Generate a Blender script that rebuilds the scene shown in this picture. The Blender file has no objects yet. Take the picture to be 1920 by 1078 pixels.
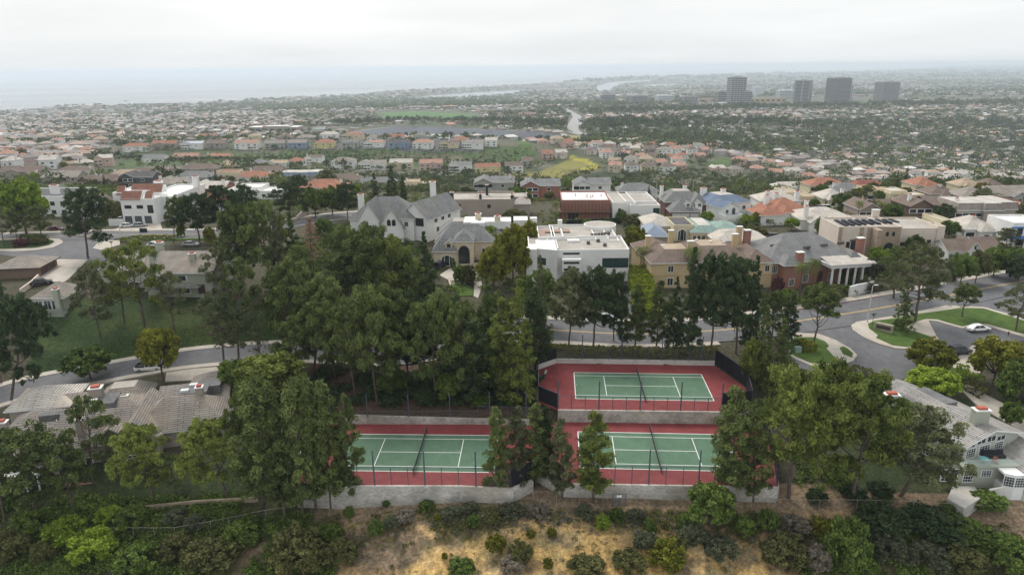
import bpy, math, random
import numpy as np
from mathutils import Vector, Matrix
random.seed(7); RNG = np.random.default_rng(7)
S = bpy.context.scene; COL = S.collection
R = math.radians
# ---------------- camera (fitted to the three court outlines) ----------------
F_PX, PITCH, ROLL, CZ = 1318.0, R(17.42), -0.0100, 54.8
cp, sp, cr, sr = math.cos(PITCH), math.sin(PITCH), math.cos(ROLL), math.sin(ROLL)
FW = np.array([0, cp, -sp]); UH = np.array([0, sp, cp]); XH = np.array([1.0, 0, 0])
CR = cr*XH + sr*UH; CU = -sr*XH + cr*UH
cd = bpy.data.cameras.new('camera'); cam = bpy.data.objects.new('camera', cd); COL.objects.link(cam)
cd.sensor_width = 36; cd.lens = F_PX/1920*36; cd.clip_start = 1; cd.clip_end = 200000
cam.matrix_world = Matrix(((CR[0], CU[0], -FW[0], 0), (CR[1], CU[1], -FW[1], 0), (CR[2], CU[2], -FW[2], CZ), (0, 0, 0, 1)))
S.camera = cam
# ---------------- world, sun, exposure ----------------
W = bpy.data.worlds.new("World"); S.world = W; W.use_nodes = True
SUN_EL, SUN_AZ = R(52), R(-25)
def build_world():
    nt = W.node_tree; nt.nodes.clear(); N = nt.nodes.new; L = nt.links.new
    out = N('ShaderNodeOutputWorld'); bg = N('ShaderNodeBackground'); bg.inputs[1].default_value = 0.12
    sky = N('ShaderNodeTexSky'); sky.sky_type = 'NISHITA'; sky.sun_disc = False
    sky.sun_elevation = SUN_EL; sky.sun_rotation = SUN_AZ; sky.air_density = 1.2; sky.dust_density = 6; sky.ozone_density = 1
    # overcast: a grey-white cloud layer over the sky, thinner low over the sea
    tc = N('ShaderNodeTexCoord'); sep = N('ShaderNodeSeparateXYZ'); L(tc.outputs['Generated'], sep.inputs[0])
    mp = N('ShaderNodeMapping'); mp.inputs['Scale'].default_value = (1.2, 1.2, 9); L(tc.outputs['Generated'], mp.inputs[0])
    ns = N('ShaderNodeTexNoise'); ns.inputs['Scale'].default_value = 1.6; ns.inputs['Detail'].default_value = 6; ns.inputs['Roughness'].default_value = .55
    L(mp.outputs[0], ns.inputs[0])
    cr_ = N('ShaderNodeValToRGB'); e = cr_.color_ramp.elements
    e[0].position = .3; e[0].color = (3.85, 4.0, 4.1, 1); e[1].position = .7; e[1].color = (4.8, 4.9, 4.92, 1)
    L(ns.outputs[0], cr_.inputs[0])
    mx = N('ShaderNodeMix'); mx.data_type = 'RGBA'; mx.inputs[0].default_value = 0.93
    L(sky.outputs[0], mx.inputs[6]); L(cr_.outputs[0], mx.inputs[7])
    L(mx.outputs[2], bg.inputs[0]); L(bg.outputs[0], out.inputs[0])
build_world()
sd = bpy.data.lights.new('sun', 'SUN'); sd.energy = 1.5; sd.angle = R(24); sd.color = (1, .96, .9)
sun = bpy.data.objects.new('sun', sd); COL.objects.link(sun)
# sun stands ahead and a little to the left, high behind the cloud
sun.rotation_euler = Vector((math.sin(SUN_AZ)*math.cos(SUN_EL), math.cos(SUN_AZ)*math.cos(SUN_EL), math.sin(SUN_EL))).to_track_quat('Z', 'Y').to_euler()
S.view_settings.view_transform = 'Standard'; S.view_settings.look = 'None'; S.view_settings.gamma = 1; S.view_settings.exposure = 0.86
c = S.cycles; c.max_bounces = 5; c.diffuse_bounces = 2; c.glossy_bounces = 2; c.transmission_bounces = 3; c.volume_bounces = 2; c.transparent_max_bounces = 8
c.use_denoising = True; c.use_fast_gi = False; c.caustics_reflective = False; c.caustics_refractive = False
# ---------------- colours ----------------
def srgb(r, g, b):
    f = lambda v: ((v/255+.055)/1.055)**2.4 if v/255 > .04045 else v/255/12.92
    return (f(r), f(g), f(b))
# ---------------- terrain ----------------
US = np.array([-.95, -.75, -.5, -.25, 0, .25, .5, .75, .95])
T = '''40 -24 -24 -23 -20 -20 -20 -21 -23 -23
60 -17 -17 -17 -16 -16 -16 -16 -16.5 -17
70 -14 -14 -13.5 -12.5 -12 -12 -12 -12.5 -13
78 -12 -12 -11 -8.9 -8.6 -8.6 -8.8 -9.5 -10
84 -11 -11 -9.8 -6.5 -5.8 -5.8 -5.8 -7.0 -8
88 -9.5 -9.5 -8.2 -6.2 -4.7 -4.7 -4.8 -5.8 -6.4
93 -7.5 -7.5 -7 -5.3 -4.5 -4.5 -4.8 -5.2 -5.5
100 -4.6 -4.6 -4.6 -4.6 -4 -4 -4 -4.2 -4.2
106 -4.2 -4.2 -4 -3.5 -1.6 -.6 -2.5 -3 -3
115 -4 -4 -3.4 -2.6 -.8 -.4 -.8 -1.4 -1.6
128 -3.6 -3.6 -3.2 -2 .2 .9 .6 .2 0
138 -.6 -.2 -.6 -1 1.2 1.3 1.2 1 .8
147 3 4.6 4.2 2.4 1.7 1.5 1.6 1.6 1.4
158 6 6.8 6.4 4.8 2.8 1.8 1.8 2 2
175 7.2 7.6 7.4 6 4.2 2.2 2.2 2.4 2.4
205 8 8.2 8 7 5 3 3 3 3
240 8 8 8 7 4 3 3 3 3
290 5 5 4 3 1 0 0 0 0
340 0 0 -1 -2 -5 -6 -4 -4 -4
400 -7 -7 -8 -12 -18 -20 -14 -12 -12
500 -14 -14 -16 -24 -32 -36 -34 -30 -30
600 -19 -19 -21 -32 -38 -45 -50 -46 -44
700 -24 -25 -28 -38 -44 -46 -62 -62 -60
770 -28 -29 -33 -42 -46 -48 -70 -72 -72
830 -31 -30 -29 -29 -29 -50 -75 -80 -80
900 -34 -33 -30 -30 -31 -52 -78 -86 -86
1000 -42 -42 -44 -48 -50 -56 -82 -92 -92
1150 -54 -52 -52 -56 -57 -60 -84 -97 -97
1450 -64 -62 -60 -57 -57 -62 -84 -98 -98
2000 -88 -85 -80 -74 -72 -75 -82 -92 -94
2500 -112 -105 -95 -85 -82 -84 -84 -90 -92
3300 -150 -148 -136 -118 -106 -100 -98 -98 -98
5000 -152 -152 -152 -150 -146 -132 -118 -112 -110
8000 -152 -152 -152 -152 -150 -146 -134 -126 -122
12000 -152 -152 -152 -152 -150 -148 -140 -134 -128
20000 -152 -152 -152 -152 -150 -150 -138 -120 -112
40000 -152 -152 -152 -152 -150 -150 -120 -60 -20
90000 -152 -152 -152 -152 -150 -150 -120 0 60'''
T = np.array([[float(v) for v in l.split()] for l in T.splitlines()])
LY = np.linspace(math.log(40), math.log(90000), 900); UF = np.linspace(-.95, .95, 96)
_t = np.array([np.interp(LY, np.log(T[:, 0]), T[:, 1+k]) for k in range(9)])
ZT = np.array([np.interp(UF, US, _t[:, j]) for j in range(900)])
def _sm(a, n, ax):
    for _ in range(n):
        p = np.concatenate([a.take([0], ax), a, a.take([-1], ax)], ax)
        m = a.shape[ax]; a = (p.take(range(m), ax)+2*p.take(range(1, m+1), ax)+p.take(range(2, m+2), ax))/4
    return a
ZT = _sm(_sm(ZT, 4, 0), 12, 1)
_nt = RNG.random((64, 64, 4))
def vnoise(x, y, s, k=0):
    X, Y = np.asarray(x)/s+k*7.3, np.asarray(y)/s+k*3.1
    xi, yi = np.floor(X).astype(int), np.floor(Y).astype(int); fx, fy = X-xi, Y-yi
    fx, fy = fx*fx*(3-2*fx), fy*fy*(3-2*fy); t = _nt[..., k % 4]
    g = lambda a, b: t[(xi+a) % 64, (yi+b) % 64]
    return (g(0, 0)*(1-fx)+g(1, 0)*fx)*(1-fy)+(g(0, 1)*(1-fx)+g(1, 1)*fx)*fy
def fbm(x, y, s, k=0, o=4):
    return sum(vnoise(x, y, s/2**i, k+i)*.5**i for i in range(o))/sum(.5**i for i in range(o))
def H0(x, y):
    x = np.asarray(x, float); y = np.maximum(np.asarray(y, float), 41)
    a = (np.log(y)-LY[0])/(LY[1]-LY[0]); b = (np.clip(x/y, -.949, .949)+.95)/(UF[1]-UF[0])
    i = np.clip(a.astype(int), 0, 898); j = np.clip(b.astype(int), 0, 94); fa, fb = a-i, b-j
    z = (ZT[i, j]*(1-fa)+ZT[i+1, j]*fa)*(1-fb)+(ZT[i, j+1]*(1-fa)+ZT[i+1, j+1]*fa)*fb
    amp = np.clip((86-y)/12, 0, 1)
    return z + amp*(fbm(x, y, 7)-.5)*1.8 + np.clip((y-330)/200, 0, 1)*np.clip((3000-y)/2000, 0, 1)*(fbm(x, y, 160, 2)-.5)*9
def ray(px, py):
    X, Y = (np.asarray(px, float)-960)/F_PX, (539-np.asarray(py, float))/F_PX
    return FW+X[..., None]*CR+Y[..., None]*CU
CAMP = np.array([0, 0, CZ])
def G0(px, py, hf=None, near=55):
    """world points where the view rays through photo pixels meet the ground"""
    hf = hf or H0
    d = ray(np.atleast_1d(px), np.atleast_1d(py)); ts = np.geomspace(near, 90000, 460) if hf is H0 else np.r_[np.linspace(near, 430, 190), np.geomspace(440, 90000, 200)]
    out = np.empty(len(d))
    for k in range(0, len(d), 200):
        q = d[k:k+200]; Q = CAMP+q[:, None]*ts[None, :, None]; lo = Q[..., 2] < hf(Q[..., 0].ravel(), Q[..., 1].ravel()).reshape(Q.shape[:2])
        j = np.where(lo.any(1), lo.argmax(1), len(ts)-1); a, b = ts[np.maximum(j-1, 0)].copy(), ts[j].copy()
        for _ in range(14):
            m = (a+b)/2; P = CAMP+q*m[:, None]; u = P[:, 2] < hf(P[:, 0], P[:, 1]); b = np.where(u, m, b); a = np.where(u, a, m)
        out[k:k+200] = b
    P = CAMP+d*out[:, None]; P[:, 2] = hf(P[:, 0], P[:, 1]); return P
def PZ(px, py, z):
    d = ray(np.atleast_1d(px), np.atleast_1d(py)); t = (z-CZ)/d[:, 2]; return CAMP+d*t[:, None]
def proj(P):
    P = np.asarray(P, float)-CAMP; d = P@FW
    return 960+F_PX*(P@CR)/d, 539-F_PX*(P@CU)/d, d
def inpoly(x, y, poly):
    x, y = np.asarray(x), np.asarray(y); r = np.zeros(x.shape, bool); n = len(poly)
    for i in range(n):
        x0, y0 = poly[i][:2]; x1, y1 = poly[(i+1) % n][:2]
        if y0 == y1: continue
        c_ = ((y0 > y) != (y1 > y)) & (x < (x1-x0)*(y-y0)/(y1-y0)+x0); r ^= c_
    return r
def pdist(x, y, pts, closed=False):
    """distance to a polyline and interpolated z"""
    best = np.full(np.shape(x), 1e9); bz = np.zeros(np.shape(x)); n = len(pts)
    for i in range(n if closed else n-1):
        a, b = pts[i], pts[(i+1) % n]; dx, dy = b[0]-a[0], b[1]-a[1]; l2 = dx*dx+dy*dy+1e-9
        t = np.clip(((x-a[0])*dx+(y-a[1])*dy)/l2, 0, 1); d = np.hypot(x-a[0]-t*dx, y-a[1]-t*dy)
        m = d < best; best = np.where(m, d, best)
        if len(a) > 2: bz = np.where(m, a[2]+t*(b[2]-a[2]), bz)
    return best, bz
def smooth_line(P, n=6):
    P = [np.array(p, float) for p in P]; out = []
    for i in range(len(P)-1):
        p0, p1, p2, p3 = P[max(i-1, 0)], P[i], P[i+1], P[min(i+2, len(P)-1)]
        for k in range(n):
            t = k/n; out.append(.5*((2*p1)+(p2-p0)*t+(2*p0-5*p1+4*p2-p3)*t*t+(3*p1-p0-3*p2+p3)*t**3))
    out.append(P[-1]); return out
SEA_Z = -165.0
_coast = [(-700, 262), (-300, 232), (-60, 224), (0, 218), (20, 208.5), (60, 210), (140, 203.5), (210, 202), (330, 199), (434, 193.5), (501, 188.5), (640, 180.5), (740, 173.5), (840, 168.5), (974, 162), (1074, 153.5), (1141, 147.5), (1174, 146), (1280, 143.5), (1450, 139), (1614, 136), (1748, 131)]
COAST = [tuple(p[:2]) for p in PZ(*zip(*_coast), -160.0)]
COAST_POLY = COAST + [(60000, 88000), (-80000, 88000), (-80000, 2500)]
BAY = [[tuple(p[:2]) for p in PZ(*zip(*q), -153.0)] for q in (
 [(753.5, 188.5), (807, 179), (874, 174.5), (941, 170.5), (987, 168.5), (1050, 165.5), (1117, 163), (1117, 165.5), (1050, 168), (990, 171), (974, 175), (924, 183), (840, 186.5), (774, 189.5)],
 [(1101, 178), (1118, 170), (1114, 163), (1141, 155), (1208, 150.5), (1228, 152), (1180, 157), (1161, 160), (1154, 167), (1141, 174)],
 [(1204, 159.5), (1275, 156.5), (1290, 158), (1241, 163.5), (1208, 163.5)])]
RIM = [tuple(p[:2]) for p in PZ(*zip((600, 262), (662, 249), (716, 241), (760, 238.5), (840, 240), (950, 246.5), (1030, 249.5), (1056, 253), (1044, 261), (1010, 268), (930, 276), (800, 280), (600, 282)), -56.0)]
_H0 = H0
def H0(x, y):
    x = np.asarray(x, float); y = np.asarray(y, float); z = _H0(x, y)
    if (y > 1000).any():
        f = y > 2200
        if f.any():
            w = f & inpoly(x, y, COAST_POLY); z = np.where(w, -190., z)
            for b in BAY: z = np.where(f & inpoly(x, y, b), -157., z)
        m = (y > 800) & (y < 2000) & (np.abs(x) < 600)
        if m.any():
            d, _ = pdist(x, y, RIM, True); i = inpoly(x, y, RIM)
            z = np.where(m & i, -56-np.minimum(d*1.5, 14), z); w = np.clip(1-d/60, 0, 1); z = np.where(m & ~i, z*(1-w)-56*w, z)
    return z
# courts as flat slabs (photo pixels on known level planes)
UCP = [tuple(p) for p in PZ(*zip((1046, 767), (1200, 769), (1352, 771), (1408, 766), (1398, 727), (1340, 685.5), (1190, 683), (1042.5, 681), (1009, 693), (1010, 752)), -.44)]
LLP = [tuple(p) for p in PZ(*zip((556, 903), (640, 909.5), (860, 909.5), (958, 914), (998, 897), (1006, 880), (1016, 800), (960, 795.5), (665, 795), (600, 796)), -2.65)]
LRP = [tuple(p) for p in PZ(*zip((1006, 880), (1057.5, 905.5), (1280, 909), (1457, 912), (1452, 870), (1430, 795), (1352, 793.5), (1200, 790), (1046, 787.5), (1016, 800)), -2.65)]
# roads: centre lines through photo pixels, half width
def line_on(px, n=5): return smooth_line(G0(*zip(*px)), n)
ROADS = {
 'main_road': (line_on([(655, 575), (720, 593), (800, 606), (890, 614), (960, 616), (1060, 620), (1150, 625), (1250, 625), (1370, 617), (1480, 604), (1594, 587), (1682, 572), (1760, 558), (1834, 543), (1925, 526), (2040, 508)]), 6.6),
 'side_road': (line_on([(-90, 768), (0, 742), (67, 723), (200, 698), (337, 674), (478, 661), (600, 660), (720, 668), (800, 662), (880, 640), (930, 622)]), 4.6),
 'upper_road': (line_on([(-120, 452), (0, 447), (100, 444), (230, 440), (330, 440), (420, 437), (500, 428), (564, 416), (625, 407), (720, 400), (800, 398), (900, 397)]), 5.6),
}
_carve = [(v[0], v[1]) for v in ROADS.values()]
PADS = []   # flattened pads: (polygon xy, z, blend)
def H(x, y):
    x = np.asarray(x, float); y = np.asarray(y, float); z = H0(x, y)
    near = (y < 330)
    if not near.any(): return z
    for pts, hw in _carve:
        d, rz = pdist(x, y, pts); w = np.clip(1-(d-hw-.8)/5, 0, 1); w = w*w*(3-2*w)
        z = np.where(near, z*(1-w)+(rz-.12)*w, z)
    for poly, zc in ((UCP, -.44), (LLP, -2.65), (LRP, -2.65)):
        d, _ = pdist(x, y, poly, True); ins = inpoly(x, y, poly) | (d < .45)
        z = np.where(ins, np.minimum(z, zc-.45), z)
    for poly, zc, bl in PADS:
        d, _ = pdist(x, y, poly, True); ins = inpoly(x, y, poly); w = np.where(ins, 1, np.clip(1-d/bl, 0, 1)); w = w*w*(3-2*w)
        z = z*(1-w)+zc*w
    return z
def G(px, py, near=55): return G0(px, py, H, near)
def g1(px, py): return G([px], [py])[0]
# ---------------- materials ----------------
_M = {}
def mat(name, col, rough=.85, kind='plain', var=.16, scale=1.0, c2=None, metal=0.0, spec=.3, bump=0):
    if name in _M: return _M[name]
    m = bpy.data.materials.new(name); m.use_nodes = True; nt = m.node_tree; N = nt.nodes.new; L = nt.links.new
    b = nt.nodes['Principled BSDF']; b.inputs['Roughness'].default_value = rough; b.inputs['Metallic'].default_value = metal
    b.inputs['Specular IOR Level'].default_value = spec
    tc = N('ShaderNodeTexCoord'); col4 = (*col, 1); _M[name] = m
    n1 = N('ShaderNodeTexNoise'); n1.inputs['Scale'].default_value = .45*scale; n1.inputs['Detail'].default_value = 5; n1.inputs['Roughness'].default_value = .65
    L(tc.outputs['Object'], n1.inputs[0])
    r = N('ShaderNodeMapRange'); r.inputs[1].default_value = .3; r.inputs[2].default_value = .7; r.inputs[3].default_value = 1-var; r.inputs[4].default_value = 1+var
    L(n1.outputs[0], r.inputs[0])
    mul = N('ShaderNodeMix'); mul.data_type = 'RGBA'; mul.blend_type = 'MULTIPLY'; mul.inputs[0].default_value = 1
    L(r.outputs[0], mul.inputs[7]); L(mul.outputs[2], b.inputs['Base Color'])
    if kind == 'attr':
        a = N('ShaderNodeAttribute'); a.attribute_name = 'Col'; L(a.outputs['Color'], mul.inputs[6])
    elif kind in ('shingle', 'tile', 'brick', 'stone', 'block', 'board', 'paver'):
        P = {'shingle': (2.4, .40, .35, .060, .40), 'tile': (.50, 1.2, .5, .09, .5), 'brick': (.24, .09, .5, .012, 1.25), 'stone': (.55, .24, .5, .022, .75),
             'block': (.42, .21, .5, .012, .8), 'board': (4, .22, .37, .018, .7), 'paver': (1.2, 1.2, 0, .02, .8)}[kind]
        br = N('ShaderNodeTexBrick'); L(tc.outputs['UV'], br.inputs[0]); br.inputs['Scale'].default_value = 1
        br.inputs['Brick Width'].default_value = P[0]; br.inputs['Row Height'].default_value = P[1]; br.offset = P[2]; br.inputs['Mortar Size'].default_value = P[3]
        br.inputs['Mortar Smooth'].default_value = .2; br.inputs['Bias'].default_value = -.1
        k2 = c2 or tuple(v*.72 for v in col)
        br.inputs['Color1'].default_value = col4; br.inputs['Color2'].default_value = (*k2, 1); br.inputs['Mortar'].default_value = (*[v*P[4] for v in col], 1)
        if kind == 'brick': br.inputs['Mortar'].default_value = (.30, .26, .23, 1)
        if kind == 'stone': br.inputs['Mortar'].default_value = (*[min(1, v*.85) for v in col], 1)
        n2 = N('ShaderNodeTexNoise'); n2.inputs['Scale'].default_value = .22; n2.inputs['Detail'].default_value = 3; L(tc.outputs['Object'], n2.inputs[0])
        mm = N('ShaderNodeMix'); mm.data_type = 'RGBA'; mm.inputs[7].default_value = (*[v*.8 for v in (k2[0]*1.1, k2[1]*1.02, k2[2]*.9)], 1)
        r2 = N('ShaderNodeMapRange'); r2.inputs[1].default_value = .5; r2.inputs[2].default_value = .72; r2.inputs[4].default_value = .6
        L(n2.outputs[0], r2.inputs[0]); L(r2.outputs[0], mm.inputs[0]); L(br.outputs[0], mm.inputs[6]); L(mm.outputs[2], mul.inputs[6])
        bp = N('ShaderNodeBump'); bp.inputs['Strength'].default_value = .5; bp.inputs['Distance'].default_value = .04; L(br.outputs['Fac'], bp.inputs['Height']); bp.invert = True; L(bp.outputs[0], b.inputs['Normal'])
    elif kind == 'mottle':
        n2 = N('ShaderNodeTexNoise'); n2.inputs['Scale'].default_value = 3.2*scale; n2.inputs['Detail'].default_value = 8; n2.inputs['Roughness'].default_value = .7; L(tc.outputs['Object'], n2.inputs[0])
        cr_ = N('ShaderNodeValToRGB'); e = cr_.color_ramp.elements; e[0].position = .38; e[1].position = .62
        e[0].color = (*(c2 or tuple(v*.7 for v in col)), 1); e[1].color = col4; L(n2.outputs[0], cr_.inputs[0]); L(cr_.outputs[0], mul.inputs[6])
    elif kind == 'court':
        # worn acrylic: scuffs, dusty patches, brushed streaks
        n2 = N('ShaderNodeTexNoise'); n2.inputs['Scale'].default_value = .3; n2.inputs['Detail'].default_value = 7; n2.inputs['Roughness'].default_value = .75; n2.inputs['Distortion'].default_value = 1.2; L(tc.outputs['Object'], n2.inputs[0])
        cr_ = N('ShaderNodeValToRGB'); e = cr_.color_ramp.elements; e[0].position = .35; e[0].color = (*[v*.88 for v in col], 1); e[1].position = .62; e[1].color = col4
        e2 = cr_.color_ramp.elements.new(.72); e2.color = (*(c2 or tuple(min(1, v*1.5+.03) for v in col)), 1); L(n2.outputs[0], cr_.inputs[0])
        n3 = N('ShaderNodeTexNoise'); n3.inputs['Scale'].default_value = 5; n3.inputs['Detail'].default_value = 4; L(tc.outputs['Object'], n3.inputs[0])
        mm = N('ShaderNodeMix'); mm.data_type = 'RGBA'; mm.blend_type = 'OVERLAY'; mm.inputs[0].default_value = .5; L(cr_.outputs[0], mm.inputs[6]); L(n3.outputs[0], mm.inputs[7]); L(mm.outputs[2], mul.inputs[6])
    elif kind == 'asphalt':
        n2 = N('ShaderNodeTexNoise'); n2.inputs['Scale'].default_value = 6; n2.inputs['Detail'].default_value = 6; L(tc.outputs['Object'], n2.inputs[0])
        n3 = N('ShaderNodeTexVoronoi'); n3.feature = 'DISTANCE_TO_EDGE'; n3.inputs['Scale'].default_value = .12
        n4 = N('ShaderNodeTexNoise'); n4.inputs['Scale'].default_value = .4; n4.inputs['Detail'].default_value = 6; L(tc.outputs['Object'], n4.inputs[0])
        ad = N('ShaderNodeVectorMath'); ad.operation = 'MULTIPLY_ADD'; ad.inputs[1].default_value = (5, 5, 5); L(n4.outputs[1], ad.inputs[0]); L(tc.outputs['Object'], ad.inputs[2]); L(ad.outputs[0], n3.inputs[0])
        th = N('ShaderNodeMapRange'); th.inputs[1].default_value = 0; th.inputs[2].default_value = .012; th.inputs[3].default_value = .72; th.inputs[4].default_value = 1; L(n3.outputs[0], th.inputs[0])
        mr = N('ShaderNodeMapRange'); mr.inputs[1].default_value = .3; mr.inputs[2].default_value = .7; mr.inputs[3].default_value = .82; mr.inputs[4].default_value = 1.2; L(n2.outputs[0], mr.inputs[0])
        mu = N('ShaderNodeMath'); mu.operation = 'MULTIPLY'; L(th.outputs[0], mu.inputs[0]); L(mr.outputs[0], mu.inputs[1])
        m1 = N('ShaderNodeMix'); m1.data_type = 'RGBA'; m1.blend_type = 'MULTIPLY'; m1.inputs[0].default_value = 1; m1.inputs[6].default_value = col4; L(mu.outputs[0], m1.inputs[7]); L(m1.outputs[2], mul.inputs[6])
    elif kind == 'seam':
        w = N('ShaderNodeTexWave'); w.wave_type = 'BANDS'; w.bands_direction = 'X'; w.inputs['Scale'].default_value = 1/(2*math.pi)*2*math.pi/.55/1.0*.5; L(tc.outputs['UV'], w.inputs[0])
        cr_ = N('ShaderNodeValToRGB'); e = cr_.color_ramp.elements; e[0].position = .82; e[0].color = col4; e[1].position = .9; e[1].color = (*(c2 or tuple(min(1, v*1.7+.05) for v in col)), 1); L(w.outputs[0], cr_.inputs[0]); L(cr_.outputs[0], mul.inputs[6])
    else:
        mul.inputs[6].default_value = col4
    return m
def glassy(name, col=(.02, .03, .035), rough=.12):
    return mat(name, col, rough, 'plain', .3, 2.0, spec=.5)
def leafmat(name, a, b, rough=.7):
    """needle or leaf material: per-object and per-clump shade between two greens"""
    if name in _M: return _M[name]
    m = bpy.data.materials.new(name); m.use_nodes = True; nt = m.node_tree; N = nt.nodes.new; L = nt.links.new
    p = nt.nodes['Principled BSDF']; p.inputs['Roughness'].default_value = rough; p.inputs['Specular IOR Level'].default_value = .12; _M[name] = m
    at = N('ShaderNodeAttribute'); at.attribute_name = 'Shade'; oi = N('ShaderNodeObjectInfo')
    ad = N('ShaderNodeMath'); ad.operation = 'MULTIPLY_ADD'; ad.inputs[1].default_value = .32; L(oi.outputs['Random'], ad.inputs[0]); L(at.outputs['Fac'], ad.inputs[2])
    cr_ = N('ShaderNodeValToRGB'); e = cr_.color_ramp.elements; e[0].position = .12; e[0].color = (*a, 1); e[1].position = 1.1; e[1].color = (*b, 1); L(ad.outputs[0], cr_.inputs[0]); L(cr_.outputs[0], p.inputs['Base Color'])
    tr = N('ShaderNodeBsdfTranslucent'); L(cr_.outputs[0], tr.inputs[0]); mx = N('ShaderNodeMixShader'); mx.inputs[0].default_value = .2
    L(p.outputs[0], mx.inputs[1]); L(tr.outputs[0], mx.inputs[2]); L(mx.outputs[0], nt.nodes['Material Output'].inputs[0])
    return m
def screenmat(name, col, alpha):
    if name in _M: return _M[name]
    m = bpy.data.materials.new(name); m.use_nodes = True; b = m.node_tree.nodes['Principled BSDF']; b.inputs['Base Color'].default_value = (*col, 1); b.inputs['Alpha'].default_value = alpha; b.inputs['Roughness'].default_value = .6; _M[name] = m
    return m
# ---------------- mesh builder ----------------
class MB:
    def __init__(s): s.v = []; s.f = []; s.m = []
    def face(s, pts, mi=0):
        n = len(s.v); s.v += [tuple(p) for p in pts]; s.f.append(tuple(range(n, n+len(pts)))); s.m.append(mi)
    def box(s, x0, y0, z0, x1, y1, z1, mi=0, M=None, bottom=False):
        p = [Vector(q) for q in ((x0, y0, z0), (x1, y0, z0), (x1, y1, z0), (x0, y1, z0), (x0, y0, z1), (x1, y0, z1), (x1, y1, z1), (x0, y1, z1))]
        if M is not None: p = [M@q for q in p]
        for q in ((0, 1, 5, 4), (1, 2, 6, 5), (2, 3, 7, 6), (3, 0, 4, 7), (4, 5, 6, 7)): s.face([p[i] for i in q], mi)
        s.face([p[i] for i in (3, 2, 1, 0)], mi)
    def prism(s, poly, z0, z1, mi=0, mt=None, cap=True, bot=False):
        n = len(poly); z0s = z0 if hasattr(z0, '__len__') else [z0]*n; z1s = z1 if hasattr(z1, '__len__') else [z1]*n
        for i in range(n):
            j = (i+1) % n; a, b = poly[i], poly[j]
            s.face([(a[0], a[1], z0s[i]), (b[0], b[1], z0s[j]), (b[0], b[1], z1s[j]), (a[0], a[1], z1s[i])], mi)
        if cap: s.face([(p[0], p[1], z1s[i]) for i, p in enumerate(poly)], mi if mt is None else mt)
        if bot: s.face([(p[0], p[1], z0s[i]) for i, p in reversed(list(enumerate(poly)))], mi)
    def tube(s, pts, rs, n=6, mi=0, cap=True):
        pts = [Vector(p) for p in pts]; rs = rs if hasattr(rs, '__len__') else [rs]*len(pts); rings = []
        for i, p in enumerate(pts):
            d = (pts[min(i+1, len(pts)-1)]-pts[max(i-1, 0)]); d = d.normalized() if d.length > 1e-6 else Vector((0, 0, 1))
            a = d.cross(Vector((1, 0, 0)) if abs(d.x) < .8 else Vector((0, 1, 0))).normalized(); b = d.cross(a)
            k = len(s.v); s.v += [tuple(p+(a*math.cos(2*math.pi*q/n)+b*math.sin(2*math.pi*q/n))*rs[i]) for q in range(n)]; rings.append(k)
        for i in range(len(rings)-1):
            for q in range(n):
                s.f.append((rings[i]+q, rings[i]+(q+1) % n, rings[i+1]+(q+1) % n, rings[i+1]+q)); s.m.append(mi)
        if cap:
            s.f.append(tuple(rings[-1]+q for q in range(n))); s.m.append(mi); s.f.append(tuple(rings[0]+q for q in reversed(range(n)))); s.m.append(mi)
    def mesh(s, name, mats, smooth=False):
        me = bpy.data.meshes.new(name); me.from_pydata(s.v, [], s.f)
        for m in mats: me.materials.append(m)
        if len(mats) > 1: me.polygons.foreach_set('material_index', s.m)
        if smooth: me.polygons.foreach_set('use_smooth', [True]*len(s.f))
        # in-plane UVs in metres: u along the level direction, v up the slope
        uv = me.uv_layers.new(name='UV'); co = np.empty(len(me.vertices)*3); me.vertices.foreach_get('co', co); co = co.reshape(-1, 3)
        nr = np.empty(len(me.polygons)*3); me.polygons.foreach_get('normal', nr); nr = nr.reshape(-1, 3)
        lt = np.empty(len(me.polygons), int); me.polygons.foreach_get('loop_total', lt); li = np.empty(len(me.loops), int); me.loops.foreach_get('vertex_index', li)
        n = np.repeat(nr, lt, 0); u = np.stack([-n[:, 1], n[:, 0], 0*n[:, 0]], 1); l = np.linalg.norm(u, axis=1); u[l < .02] = (1, 0, 0); l[l < .02] = 1; u /= l[:, None]
        v = np.cross(n, u); p = co[li]; uv.data.foreach_set('uv', np.stack([(p*u).sum(1), (p*v).sum(1)], 1).ravel())
        me.update(); return me
    def obj(s, name, mats, parent=None, smooth=False, loc=None, rot=None):
        if not hasattr(mats, '__len__'): mats = [mats]
        o = bpy.data.objects.new(name, s.mesh(name, mats, smooth)); COL.objects.link(o); o.parent = parent
        if loc is not None: o.location = loc
        if rot is not None: o.rotation_euler = rot
        return o
def npmesh(name, V, F, mats, col=None, shade=None, mi=None):
    """mesh from arrays; F is (n,3) or (n,4); col per-face rgb -> Col, shade per-face -> Shade"""
    me = bpy.data.meshes.new(name); k = F.shape[1]; me.vertices.add(len(V)); me.vertices.foreach_set('co', np.ascontiguousarray(V, np.float32).ravel())
    me.loops.add(F.size); me.loops.foreach_set('vertex_index', F.ravel().astype(np.int32)); me.polygons.add(len(F)); me.polygons.foreach_set('loop_start', np.arange(0, F.size, k, dtype=np.int32))
    if mi is not None: me.polygons.foreach_set('material_index', mi.astype(np.int32))
    for m in (mats if hasattr(mats, '__len__') else [mats]): me.materials.append(m)
    me.update(calc_edges=True)
    if col is not None:
        a = me.attributes.new('Col', 'FLOAT_COLOR', 'FACE'); a.data.foreach_set('color', np.concatenate([col, np.ones((len(col), 1))], 1).astype(np.float32).ravel())
    if shade is not None:
        a = me.attributes.new('Shade', 'FLOAT', 'FACE'); a.data.foreach_set('value', shade.astype(np.float32))
    return me
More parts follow.
